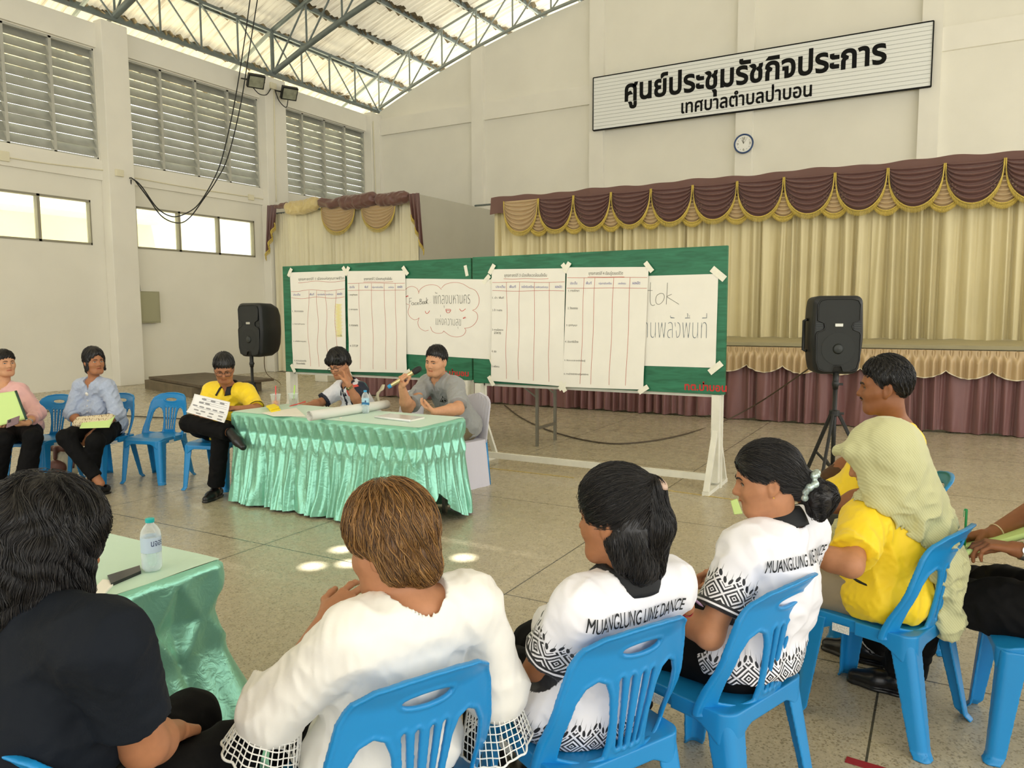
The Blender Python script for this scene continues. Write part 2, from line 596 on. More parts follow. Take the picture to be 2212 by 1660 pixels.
# roof: corrugated sheet with old insulation, light-coloured; a few nail holes let the sun through
def roof_mat():
    m = bpy.data.materials.new('roof_insulation'); m.use_nodes = True
    nt = m.node_tree; N = nt.nodes.new; L = nt.links.new
    p = nt.nodes['Principled BSDF']
    tc = N('ShaderNodeTexCoord')
    mp = N('ShaderNodeMapping'); mp.inputs['Scale'].default_value = (.5, 9, .5)
    L(tc.outputs['Object'], mp.inputs['Vector'])
    no = N('ShaderNodeTexNoise'); no.inputs['Scale'].default_value = 1.0; no.inputs['Detail'].default_value = 7; no.inputs['Roughness'].default_value = .65
    L(mp.outputs[0], no.inputs['Vector'])
    cr = N('ShaderNodeValToRGB')
    e = cr.color_ramp.elements
    e[0].position, e[0].color = .30, S(112, 96, 68)
    e[1].position, e[1].color = .52, S(222, 215, 193)
    x = e.new(.41); x.color = S(186, 174, 144)
    L(no.outputs['Fac'], cr.inputs['Fac'])
    n2 = N('ShaderNodeTexNoise'); n2.inputs['Scale'].default_value = 2.2; n2.inputs['Detail'].default_value = 4
    L(tc.outputs['Object'], n2.inputs['Vector'])
    c2 = N('ShaderNodeValToRGB'); c2.color_ramp.elements[0].position, c2.color_ramp.elements[0].color = .24, S(160, 108, 60)
    c2.color_ramp.elements[1].position, c2.color_ramp.elements[1].color = .29, (1, 1, 1, 1)
    L(n2.outputs['Fac'], c2.inputs['Fac'])
    mx = N('ShaderNodeMix'); mx.data_type = 'RGBA'; mx.blend_type = 'MULTIPLY'; mx.inputs[0].default_value = 1
    L(cr.outputs['Color'], mx.inputs[6]); L(c2.outputs['Color'], mx.inputs[7])
    L(mx.outputs[2], p.inputs['Base Color'])
    p.inputs['Roughness'].default_value = .8
    tr = N('ShaderNodeBsdfTranslucent'); tr.inputs[0].default_value = (.9, .86, .72, 1)
    ms = N('ShaderNodeMixShader'); ms.inputs[0].default_value = .04
    out = nt.nodes['Material Output']
    L(p.outputs[0], ms.inputs[1]); L(tr.outputs[0], ms.inputs[2]); L(ms.outputs[0], out.inputs[0])
    return m
SPOTS = [(-3.41, 3.45), (-3.48, 3.80), (-3.24, 3.60), (-2.66, 4.05)]
holes = []
for sx, sy in SPOTS:
    z = 11.3
    for _ in range(6):
        hx, hy = sx + SUN_DIR.x / SUN_DIR.z * z, sy + SUN_DIR.y / SUN_DIR.z * z
        z = zr(hx) + .02
    holes.append((hx, hy))
RX0, RX1, RY0, RY1 = -19.6, 9.2, -17.0, 25.0
ux = np.concatenate([np.linspace(RX0, RX1, 46)])
def corr(x, y): return zr(x) + .02 * math.sin(2 * PI * y / .2)
nx_, ny_ = 46, 820
gx = np.linspace(RX0, RX1, nx_); gy = np.linspace(RY0, RY1, ny_)
V, F = [], []
GX, GY = np.meshgrid(gx, gy, indexing='ij')
GZ = zr(GX) + .018 * np.sin(2 * PI * GY / .2)
Vr = np.stack([GX, GY, GZ], -1).reshape(-1, 3)
idx = np.arange(nx_ * ny_).reshape(nx_, ny_)
hx0, hx1 = min(h[0] for h in holes) - .25, max(h[0] for h in holes) + .25
hy0, hy1 = min(h[1] for h in holes) - .25, max(h[1] for h in holes) + .25
i0, i1 = np.searchsorted(gx, hx0) - 1, np.searchsorted(gx, hx1)
j0, j1 = np.searchsorted(gy, hy0) - 1, np.searchsorted(gy, hy1)
Q = []
keep = np.ones((nx_ - 1, ny_ - 1), bool); keep[i0:i1, j0:j1] = False
ii, jj = np.nonzero(keep)
Q = np.stack([idx[ii, jj], idx[ii + 1, jj], idx[ii + 1, jj + 1], idx[ii, jj + 1]], 1)
fast = fast_obj('ceiling', Vr, Q, roof_mat(), smooth=True)
struct(fast)
# the holed patch of the same sheet
pa, pb, pc, pd = gx[i0], gx[i1], gy[j0], gy[j1]
loops = [[Vector((pa, pc, 0)), Vector((pb, pc, 0)), Vector((pb, pd, 0)), Vector((pa, pd, 0))]]
for hx, hy in holes:
    loops.append([Vector((hx + .062 * math.cos(2 * PI * k / 20), hy + .062 * math.sin(2 * PI * k / 20), 0)) for k in range(20)][::-1])
tri = tessellate_polygon(loops)
PV = [p for l in loops for p in l]
pm = MB(); pm.add([(p.x, p.y, zr(p.x) + .0) for p in PV], tri)
ps = struct(pm.build('trim_roof_patch', fast.data.materials[0], fixn=False))
ps.name = 'ceiling_patch'
# roof purlins and trusses
steel = mat('grey_steel', S(112, 122, 120), .5, metal=.3, noise=(6, .12))
steel_l = mat('pale_steel', S(150, 158, 152), .5, metal=.3, noise=(6, .1))
frayed = mat('frayed_insulation', S(120, 108, 84), .9, noise=(14, .35))
px_ = [-18.42]
while px_[-1] < 7: px_.append(px_[-1] + 1.22)
rng = random.Random(5)
for x in px_:
    b = MB()
    z = zr(x) - .10
    b.box((x - .03, RY0, z - .07), (x + .03, RY1, z + .06))
    struct(b.build('roof_purlin', steel))
    r = MB()                                           # insulation torn along the purlin
    y = 3.0
    while y < RY1 - .2:
        s = rng.uniform(.06, .2); d = rng.choice((-1, 1))
        xx = x + rng.uniform(-.1, .1); y2 = y + rng.uniform(-.03, .12)
        zt = zr(xx) - .04
        r.add([(xx - .1, y, zt), (xx + .1, y, zt - .01), (xx + .06 + d * .03, y2 + s * .6, zt - s * .55), (xx - .05, y2 + s * .7, zt - s * .7)], [(0, 1, 2, 3)])
        y += rng.uniform(.05, .14)
    struct(r.build('roof_insulation', frayed, fixn=False))

def truss_arch(y, x0, x1, pipe, m=steel):
    b = MB()
    n = max(2, round((x1 - x0) / 1.22))
    X = np.linspace(x0, x1, n + 1)
    lo = [(x, y, zw(x) + .04) for x in X]; hi = [(x, y, zr(x) - .2) for x in X]
    b.tube(lo, pipe, 10); b.tube(hi, pipe * .8, 10)
    for i in range(n + 1):
        b.tube([lo[i], hi[i]], .026, 8)
        if i < n: b.tube([lo[i], hi[i + 1]], .024, 8)
    return struct(b.build('roof_truss', m, smooth=True, sharp=50))
truss_arch(WY - .12, WX + .3, HX1, .045, steel_l)
truss_arch(15.07, WX + .25, HX1, .075)
truss_arch(10.6, WX + .25, HX1, .075)
truss_arch(6.2, WX + .25, HX1, .075)
# lattice girder on top of the pillars
b = MB()
gy_ = [6.2 + 1.1 * k for k in range(13)]
gx0 = WX + .25
for y0, y1 in zip(gy_[:-1], gy_[1:]):
    lo0, hi0, lo1, hi1 = (gx0, y0, 7.88), (gx0, y0, 9.0), (gx0, y1, 7.88), (gx0, y1, 9.0)
    b.bar(lo0, lo1, .07, .07); b.bar(hi0, hi1, .07, .07)
    b.tube([hi0, lo1], .022, 6); b.tube([lo0, hi0], .026, 6)
struct(b.build('roof_truss', steel))
b = MB()                                               # outriggers that carry the eaves
for y in gy_[::4]:
    b.bar((gx0, y, 8.98), (RX0 + .1, y, zr(RX0) - .3), .05, .08); b.bar((gx0, y, 7.95), (RX0 + .5, y, zr(RX0) - .25), .05, .05)
struct(b.build('roof_truss', steel_l))

# stage wing: partition wall
PX, PY = -10.91, 14.87
struct(MB().box((PX - .1, PY, 0), (PX, WY, 4.38)).build('wall_partition', greym))
# stage platform
STY, STX0, STZ = 11.38, -10.3, 1.135
struct(MB().box((STX0, STY + .05, 0), (HX1, 18.6, STZ - .05)).box((STX0 - .02, STY, STZ - .05), (HX1, 18.6, STZ)).build('floor_stage', mat('stage_boards', S(170, 160, 122), .55, noise=(4, .08))))

# yard outside the small windows
yard = mat('yard_render', S(244, 237, 208), .8, noise=(.8, .04))
o = MB()
o.box((-25, 2, -.2), (-24.6, 19, 5.0)).box((-24.6, 2, 4.7), (-23.2, 17.5, 4.9))
struct(o.build('exterior_wall', yard))
struct(MB().box((-60, -40, -.4), (WX - .2, 60, -.2)).build('exterior_ground', mat('yard_concrete', S(215, 210, 190), .9, noise=(1, .06))))
rng = np.random.default_rng(8)
n = 2600
c = np.clip(rng.normal(size=(n, 3)), -2, 2) * np.array([.5, 1.0, .7]) + np.array([-20.2, 22.6, 4.0])
a = rng.normal(size=(n, 3)) * .11; bq = rng.normal(size=(n, 3)) * .06
Vl = np.stack([c - a, c + bq, c + a, c - bq], 1).reshape(-1, 3)
lf = fast_obj('tree', Vl, np.arange(4 * n).reshape(n, 4), mat('leaves', S(120, 160, 70), .6, noise=(3, .3)), smooth=False)
tag(lf, 'green tree outside seen through the right pane of the small window', 'tree')
tk = MB().tube([(-20.2, 22.6, -.2), (-20.1, 22.5, 2), (-20.2, 22.6, 4.2)], [.14, .1, .05]).build('trunk', mat('bark', S(110, 90, 70), .9), lf)
# ================================================================= soft shapes: distance fields turned into one skin
def nets(fn, lo, hi, h, band=None):
    """skin of fn < 0 inside the box lo..hi with cells of size h"""
    lo, hi = np.asarray(lo, np.float32), np.asarray(hi, np.float32)
    B = 8
    nb = np.maximum(1, np.ceil((hi - lo) / (h * B)).astype(int))
    n = nb * B
    c = [lo[k] + (np.arange(nb[k]) + .5) * h * B for k in range(3)]
    CG = np.stack(np.meshgrid(*c, indexing='ij'), -1).reshape(-1, 3).astype(np.float32)
    dc = fn(CG)
    rad = h * B * .87 * 1.25 + (band or .012)
    act = np.abs(dc) < rad
    D = np.empty(tuple(n + 1), np.float32)
    sgn = np.where(dc > 0, 1, -1).astype(np.float32).reshape(nb)
    D[:-1, :-1, :-1] = np.repeat(np.repeat(np.repeat(sgn, B, 0), B, 1), B, 2)
    D[-1], D[:, -1], D[:, :, -1] = 1, 1, 1
    ab = np.argwhere(act.reshape(nb))
    if len(ab) == 0: return np.zeros((0, 3)), np.zeros((0, 4), int)
    r = np.arange(B + 1)
    off = np.stack(np.meshgrid(r, r, r, indexing='ij'), -1).reshape(-1, 3)
    G = (ab[:, None, :] * B + off[None]).reshape(-1, 3)
    flat = np.unique(np.ravel_multi_index(G.T, D.shape))
    I = np.stack(np.unravel_index(flat, D.shape), -1)
    P = lo + I.astype(np.float32) * h
    val = np.empty(len(P), np.float32)
    for s in range(0, len(P), 400000):
        val[s:s + 400000] = fn(P[s:s + 400000])
    edge = (I == 0).any(1) | (I == np.array(D.shape) - 1).any(1)
    val[edge] = np.maximum(val[edge], h * .2)
    D.ravel()[flat] = val
    # cells
    r8 = np.arange(B)
    off8 = np.stack(np.meshgrid(r8, r8, r8, indexing='ij'), -1).reshape(-1, 3)
    Cc = (ab[:, None, :] * B + off8[None]).reshape(-1, 3)
    st = np.array([D.shape[1] * D.shape[2], D.shape[2], 1])
    base = Cc @ st
    corners = np.array([[i, j, k] for i in (0, 1) for j in (0, 1) for k in (0, 1)])
    Df = D.ravel()
    cv = np.stack([Df[base + (q @ st)] for q in corners], 1)
    neg = cv < 0
    m = neg.any(1) & ~neg.all(1)
    Cc, base, cv, neg = Cc[m], base[m], cv[m], neg[m]
    acc = np.zeros((len(Cc), 3), np.float32); cnt = np.zeros(len(Cc), np.float32)
    for a in range(8):
        for ax in range(3):
            if corners[a][ax] == 0:
                b = a + (4, 2, 1)[ax]
                x = neg[:, a] != neg[:, b]
                da, db = cv[:, a], cv[:, b]
                t = np.where(x, da / np.where(x, da - db, 1), 0)
                p = np.repeat(corners[a][None].astype(np.float32), len(Cc), 0)
                p[:, ax] += t
                acc[x] += p[x]; cnt[x] += 1
    V = lo + (Cc + acc / cnt[:, None]) * h
    ids = np.full(Df.shape, -1, np.int32)
    ids[base] = np.arange(len(Cc))
    Q = []
    for ax in range(3):
        o1, o2 = [k for k in range(3) if k != ax]
        b = 4 >> ax
        x = neg[:, 0] != neg[:, b]
        ok = x & (Cc[:, o1] > 0) & (Cc[:, o2] > 0)
        c0 = base[ok]
        f = np.stack([ids[c0], ids[c0 - st[o1]], ids[c0 - st[o1] - st[o2]], ids[c0 - st[o2]]], 1)
        flip = neg[ok, 0] if ax != 1 else ~neg[ok, 0]
        f[~flip] = f[~flip][:, ::-1]
        Q.append(f[(f >= 0).all(1)])
    Q = np.concatenate(Q)
    return V, Q


def relax(V, Q, it=1, lam=.5):
    """a light smoothing of a quad skin"""
    n = len(V)
    for _ in range(it):
        acc = np.zeros((n, 3)); cnt = np.zeros(n)
        for a, b in ((0, 1), (1, 2), (2, 3), (3, 0)):
            np.add.at(acc, Q[:, a], V[Q[:, b]]); np.add.at(cnt, Q[:, a], 1)
            np.add.at(acc, Q[:, b], V[Q[:, a]]); np.add.at(cnt, Q[:, b], 1)
        V = V * (1 - lam) + lam * acc / np.maximum(cnt, 1)[:, None]
    return V


FAR = 1.0


def unit(v):
    v = np.asarray(v, float)
    return v / (np.linalg.norm(v) + 1e-12)


class Field:
    """soft union of tapered capsules and ellipsoids"""
    def __init__(s): s.P = []
    def cap(s, a, b, ra, rb=None, k=.02, sub=False):
        a, b = np.asarray(a, np.float32), np.asarray(b, np.float32)
        rb = ra if rb is None else rb
        s.P.append(('c', (a + b) / 2, np.linalg.norm(b - a) / 2 + max(ra, rb), a, b, ra, rb, k, sub)); return s
    def ball(s, c, r, k=.02, sub=False): return s.cap(c, np.asarray(c) + 1e-5, r, r, k, sub)
    def ell(s, c, R, rad, k=.02, sub=False):
        """R: rows are the axes"""
        c = np.asarray(c, np.float32)
        s.P.append(('e', c, max(rad), c, np.asarray(R, np.float32), np.asarray(rad, np.float32), None, k, sub)); return s
    def __add__(s, o):
        f = Field(); f.P = s.P + o.P; return f
    def box(s, pad=.03):
        lo, hi = np.full(3, 9e9), np.full(3, -9e9)
        for p in s.P:
            if p[8]: continue
            lo = np.minimum(lo, p[1] - p[2]); hi = np.maximum(hi, p[1] + p[2])
        return lo - pad, hi + pad
    def __call__(s, X, grow=0.):
        X = np.asarray(X, np.float32)
        d = np.full(len(X), FAR, np.float32)
        far = len(X) < 60000
        for p in s.P:
            k = p[7]
            q = X - p[1].astype(np.float32)
            r2 = np.einsum('ij,ij->i', q, q)
            lim = p[2] + grow + (.35 if far else max(.05, 2.2 * k) + .02)
            ix = np.nonzero(r2 < lim * lim)[0]
            if len(ix) == 0: continue
            if p[0] == 'c':
                a, b, ra, rb = p[3], p[4], p[5], p[6]
                ab = b - a; L2 = float(ab @ ab) + 1e-12
                y = X[ix] - a
                t = np.clip((y @ ab) / L2, 0, 1)
                y = y - t[:, None] * ab
                e = np.sqrt(np.einsum('ij,ij->i', y, y)) - (ra + t * (rb - ra))
            else:
                y = (X[ix] - p[3]) @ p[4].T
                k0 = y / p[5]; k1 = k0 / p[5]
                n0 = np.sqrt(np.einsum('ij,ij->i', k0, k0)); n1 = np.sqrt(np.einsum('ij,ij->i', k1, k1))
                e = np.where(n1 > 1e-6, n0 * (n0 - 1) / np.maximum(n1, 1e-6), -float(p[5].min()))
            o = d[ix]
            if p[8]:
                e = -e
                hh = np.maximum(k - np.abs(o - e), 0) / k
                d[ix] = np.maximum(o, e) + hh * hh * k * .25
            else:
                hh = np.maximum(k - np.abs(o - e), 0) / k
                d[ix] = np.minimum(o, e) - hh * hh * k * .25
        return d - grow if grow else d


def wrinkle(seed, wl, amp, aniso=None):
    """cloth folds: warped sines with wavelength about wl"""
    r = np.random.default_rng(seed)
    ks = []
    for i in range(5):
        v = r.normal(size=3)
        if aniso is not None: v = v * np.asarray(aniso)
        ks.append(v / np.linalg.norm(v) * 2 * PI / (wl * r.uniform(.7, 1.6)))
    ph = r.uniform(0, 6.28, 5)
    w = r.normal(size=(2, 3)) * 2 * PI / (wl * 3)
    def f(X):
        a = 1.3 * np.sin(X @ w[0].astype(np.float32) + ph[0]); b = 1.3 * np.sin(X @ w[1].astype(np.float32) + ph[1])
        s = 0
        for i in range(5):
            s = s + np.sin(X @ ks[i].astype(np.float32) + ph[i] + (a if i % 2 else b))
        s = s / 5
        return (amp * (np.abs(s) * 2 - .5)).astype(np.float32)
    return f


def poly_sd(P, x, y):
    """signed distance to a closed 2-D polygon"""
    P = np.asarray(P, np.float32)
    d = np.full(x.shape, 9e9, np.float32); s = np.zeros(x.shape, bool)
    for i in range(len(P)):
        a, b = P[i - 1], P[i]
        e = b - a; wx, wy = x - a[0], y - a[1]
        t = np.clip((wx * e[0] + wy * e[1]) / (e @ e + 1e-12), 0, 1)
        d = np.minimum(d, (wx - t * e[0]) ** 2 + (wy - t * e[1]) ** 2)
        c = ((a[1] > y) != (b[1] > y)) & (x < (b[0] - a[0]) * (y - a[1]) / (b[1] - a[1] + 1e-12) + a[0])
        s ^= c
    return np.where(s, -1, 1) * np.sqrt(d)
# ================================================================= furniture and fittings
def rf(R, F, z=0.):
    """a floor position: R metres to the right of and F metres ahead of where the photographer stands"""
    return np.array([R * _cy - F * _sy, R * _sy + F * _cy, z])

blue = mat('blue_plastic', S(28, 138, 205), .34, spec=.5, noise=(3, .05))
white_m = mat('white_paint', S(226, 224, 210), .6, noise=(9, .06))
black_p = mat('black_plastic', S(19, 21, 20), .5)
black_g = mat('speaker_grille', S(30, 33, 31), .6, bump=(900, .5))
chrome = mat('steel_tube', S(150, 148, 138), .3, metal=.8)
paper = mat('paper', S(240, 237, 226), .8, noise=(5, .02))
satin_c = S(158, 222, 194)


def satin_mat():
    m = bpy.data.materials.new('mint_satin'); m.use_nodes = True
    nt = m.node_tree; p = nt.nodes['Principled BSDF']
    p.inputs['Base Color'].default_value = S(142, 208, 184); p.inputs['Metallic'].default_value = .5
    p.inputs['Roughness'].default_value = .3
    p.inputs['Specular IOR Level'].default_value = .9
    p.inputs['Specular Tint'].default_value = (.85, 1, .93, 1)
    p.inputs['Sheen Weight'].default_value = .35
    p.inputs['Sheen Roughness'].default_value = .35
    tc = nt.nodes.new('ShaderNodeTexCoord')
    no = nt.nodes.new('ShaderNodeTexNoise'); no.inputs['Scale'].default_value = 26; no.inputs['Detail'].default_value = 4; no.inputs['Distortion'].default_value = 1.2
    nt.links.new(tc.outputs['Object'], no.inputs['Vector'])
    b = nt.nodes.new('ShaderNodeBump'); b.inputs['Strength'].default_value = .35; b.inputs['Distance'].default_value = .008
    nt.links.new(no.outputs['Fac'], b.inputs['Height']); nt.links.new(b.outputs[0], p.inputs['Normal'])
    return m
satin = satin_mat()
satin_top = mat('mint_satin_top', S(186, 219, 194), .5, sheen=.3, bump=(30, .15))


# ---------------------------------------------------------------- plastic chair
CH = .0042
def chair_meshes():
    out = {}
    # seat pan with its apron
    def seat(X):
        x, y, z = X.T
        r = .05
        qx, qy = np.abs(x) - (.212 - .012 * (y > 0) - r), np.abs(y + .0) - (.212 - r)
        d2 = np.minimum(np.maximum(qx, qy), 0) + np.hypot(np.maximum(qx, 0), np.maximum(qy, 0)) - r
        top = .425 - .012 * np.exp(-(x * x + (y + .02) ** 2) / .02) - .02 * smoothstep(.13, .22, y)
        pan = np.maximum(d2, np.abs(z - top) - .006)
        cx, cy_ = np.abs(x) / .2, np.abs(y) / .2
        arch = np.minimum(cx, cy_)
        low = .378 - .055 * smoothstep(.45, 1.0, arch)
        apron = np.maximum(np.maximum(np.abs(d2 + .006) - .006, z - top), low - z)
        return np.minimum(pan, apron)
    out['seat'] = nets(seat, (-.24, -.24, .28), (.24, .24, .46), CH)
    # legs: angle section, splayed
    def leg(sx, sy):
        def f(X):
            x, y, z = X.T
            t = np.clip((.42 - z) / .42, 0, 1)
            cx = sx * (.205 + .022 * t + .012 * smoothstep(.93, 1, t)); cyy = sy * (.2 + (.03 if sy > 0 else .075) * t + .012 * smoothstep(.93, 1, t))
            u, v = (cx - x) * sx, (cyy - y) * sy
            w = .085 - .032 * t
            r = .028
            # rounded outside corner, hollow inside
            def rr(o):
                a, b = u - o, v - o
                rad = r - o
                qx, qy = rad - a, rad - b
                corner = np.hypot(np.maximum(qx, 0), np.maximum(qy, 0)) - rad + np.minimum(np.maximum(qx, qy), 0)
                return corner
            d = np.maximum(rr(0), -rr(.009))
            d = np.maximum(d, np.maximum(u - w, v - w))
            return np.maximum(d, np.maximum(z - .41, -z))
        return f
    for n, sx, sy in (('fr', 1, 1), ('fl', -1, 1), ('rr', 1, -1), ('rl', -1, -1)):
        lo = np.array([min(sx * .1, sx * .26), min(sy * .08, sy * .31), -.01]); hi = np.array([max(sx * .1, sx * .26), max(sy * .08, sy * .31), .43])
        out['leg_' + n] = nets(leg(sx, sy), lo, hi, CH)
    # backrest: bowed panel with cut-outs
    outer = [(-.228, .395), (-.226, .50), (-.214, .62), (-.196, .72), (-.172, .775), (-.13, .803), (-.06, .815), (0, .818)]
    outer = outer + [(-x, z) for x, z in outer[-2::-1]]
    dh = [(-.180, .445), (-.181, .52), (-.168, .615), (-.148, .655), (-.120, .672), (-.094, .660), (-.078, .62), (-.066, .54), (-.066, .47), (-.072, .437), (-.12, .428)]
    slots = []
    for a, b in ((-.052, -.034), (-.019, -.013), (.019, .013), (.052, .034)):
        s = math.copysign(.0062, 1)
        slots.append([(a - s, .665), (a, .673), (a + s, .665), ((a + b) / 2 + s * .9, .56), (b + s * .9, .462), (b, .455), (b - s * .9, .462), ((a + b) / 2 - s * .9, .56)])
    hand = [(.062 * math.cos(t), .748 + .0155 * math.sin(t)) for t in np.linspace(0, 2 * PI, 22)[:-1]]
    def back(X):
        x, y, z = X.T
        d2 = poly_sd(outer, x, z)
        lo_ = smoothstep(.62, .40, z)
        yc = -.205 - .075 * np.clip((z - .42) / .4, -.05, 1.1) + (1.15 + .9 * lo_) * x * x + .02 * smoothstep(.74, .81, z) * -1
        hole = poly_sd(dh, x, z)
        hole = np.minimum(hole, poly_sd(dh, -x, z))
        for s in slots: hole = np.minimum(hole, poly_sd(s, x, z))
        hole = np.minimum(hole, poly_sd(hand, x, z))
        rim = .0042 * np.exp(-((hole - .007) / .0045) ** 2) + .006 * np.exp(-((d2 + .004) / .005) ** 2)
        th = .0046 + rim
        d2 = np.maximum(d2, -hole)
        return np.maximum(d2, (np.abs(y - yc) - th) * .82)
    out['backrest'] = nets(back, (-.25, -.34, .38), (.25, -.1, .84), CH)
    return out
_cm = chair_meshes()
def make_chair():
    t = thing('plastic_chair', 'chair', 'chair')
    fast_obj('seat', *_cm['seat'], blue, t)
    fast_obj('backrest', *_cm['backrest'], blue, t)
    for k in ('fr', 'fl', 'rr', 'rl'): fast_obj('leg', *_cm['leg_' + k], blue, t)
    st = MB().box((-.206, .02, .372), (-.2025, .085, .402)).build('price_sticker', mat('sticker', S(225, 226, 222), .5, noise=(300, .35)), t)
    st.location.x = -.0085
    return t
chair0 = make_chair()
def chair_at(u, v, deg):
    """floor centre of a chair whose right top corner is seen at (u, v)"""
    P = onz(u, v, .79); a = math.radians(deg); c, s = math.cos(a), math.sin(a)
    return (P[0] - (c * .168 + s * .278), P[1] - (s * .168 - c * .278))
def rz_of(f): return math.atan2(-f[0], f[1])
CHAIRS = [
    ((-6.55, 4.60), rz_of((.30, -.95)), 'empty blue plastic chair standing between the light blue blouse and the yellow shirt'),
    ((-6.985, 4.336), rz_of((.175, -.98)), 'blue plastic chair under the woman in the light blue blouse'),
    ((-7.39, 3.99), rz_of((.35, -.94)), 'blue plastic chair under the woman in the pink shirt'),
    ((-5.80, 4.70), rz_of((.30, -.95)), 'blue plastic chair under the man in glasses reading a printed sheet'),
    (chair_at(92, 1676, 0), 0., 'blue plastic chair behind the woman in the dark navy shirt, only its top edge seen'),
    (chair_at(1066, 1428, 64), math.radians(64), 'blue plastic chair behind the woman in the white lace-cuff blouse'),
    (chair_at(1496, 1334, 62), math.radians(62), 'blue plastic chair of the half-ponytail woman in the printed white shirt'),
    (chair_at(1776, 1240, 70), math.radians(70), 'blue plastic chair of the woman with the low bun and silver scrunchie'),
    ((-.17, 3.235), math.radians(71), 'blue plastic chair under the woman in the pale green headscarf'),
    (tuple(rf(1.82, 3.68)[:2]), math.radians(100), 'blue plastic chair of the dark haired man seen in profile'),
    (tuple(rf(1.97, 2.66)[:2]), math.radians(96.5), 'blue plastic chair at the frame edge under the writer with the steel watch'),
]
for i, (p, r, lab) in enumerate(CHAIRS):
    if i == 0:
        o = chair0; o.location = (p[0], p[1], 0); o.rotation_euler.z = r; o['label'] = lab; o['group'] = 'blue plastic chairs'
    else: dup(chair0, (p[0], p[1], 0), r, lab, 'blue plastic chairs')


# ---------------------------------------------------------------- covered chairs of the panel
cover = mat('white_chair_cover', S(214, 212, 226), .7, sheen=.2, bump=(30, .2))
def covered_chair(p, r, lab):
    t = thing('covered_chair', lab, 'chair', (p[0], p[1], 0), r, 'chairs in white covers')
    def f(u, v):                       # cloth bag over back and legs
        a = 2 * PI * u
        z = v * .43
        fl = 1 + .12 * (1 - v) + .03 * math.sin(a * 7) * (1 - v)
        x, y = math.cos(a), math.sin(a)
        k = (abs(x) ** 4 + abs(y) ** 4) ** -.25
        return (.215 * x * k * fl, .215 * y * k * fl - .02, z)
    m = MB().grid(f, 56, 8, closed=True)
    m.add([(.215 * math.cos(a) * ((abs(math.cos(a)) ** 4 + abs(math.sin(a)) ** 4) ** -.25), .215 * math.sin(a) * ((abs(math.cos(a)) ** 4 + abs(math.sin(a)) ** 4) ** -.25) - .02, .431) for a in np.linspace(0, 2 * PI, 57)[:-1]], [tuple(range(56))])
    m.build('seat_cover', cover, t, smooth=True, sharp=60)
    def g(u, v):
        a = 2 * PI * u
        z = .40 + v * .44
        w = .215 * (1 - .12 * v) * math.sqrt(max(0, 1 - max(0, (v - .72) / .28) ** 2.6))
        x = w * math.cos(a); y = .022 * math.sin(a) - .2 - .09 * v + .9 * x * x * .6 + .003 * math.sin(x * 160) * (math.sin(a) > 0) * smoothstep(.2, .5, v)
        return (x, y, z)
    MB().grid(g, 72, 16, closed=True).build('back_cover', cover, t, smooth=True)
    for sx in (-1, 1):
        for sy in (-1, 1):
            MB().tube([(sx * .18, sy * .17 - .02, .42), (sx * .2, sy * .2 - .02, 0)], [.02, .016], 8).build('leg', blue, t, smooth=True)
    return t
covered_chair((-3.86, 5.78), rz_of((-.28, -.96)), 'chair in a white cover under the man speaking into the microphone')
covered_chair((-4.62, 5.80), rz_of((-.30, -.95)), 'chair in a white cover under the woman writing at the table')

# ---------------------------------------------------------------- tables in satin
def fold_table(name, x0, x1, y0, y1, z, lab, topm):
    t = thing(name, lab, 'table', ((x0 + x1) / 2, (y0 + y1) / 2, 0))
    hx, hy = (x1 - x0) / 2, (y1 - y0) / 2
    MB().box((-hx, -hy, z - .03), (hx, hy, z)).build('table_top', topm, t, bevel=.006)
    fm = MB()
    for s in (-1, 1): fm.box((-hx + .05, s * (hy - .04) - .015, z - .06), (hx - .05, s * (hy - .04) + .015, z - .03))
    fm.build('frame_rail', white_m, t)
    for sx in (-1, 1):
        for sy in (-1, 1):
            MB().box((sx * (hx - .14) - .016, sy * (hy - .06) - .016, 0), (sx * (hx - .14) + .016, sy * (hy - .06) + .016, z - .03)).build('leg', chrome, t)
            MB().bar((sx * (hx - .14), sy * (hy - .06), z - .22), (sx * (hx - .40), sy * (hy - .06), z - .04), .012, .018).build('leg_brace', chrome, t)
        MB().box((sx * (hx - .14) - .012, -hy + .06, .20), (sx * (hx - .14) + .012, hy - .06, .235)).build('leg_stretcher', chrome, t)
    return t


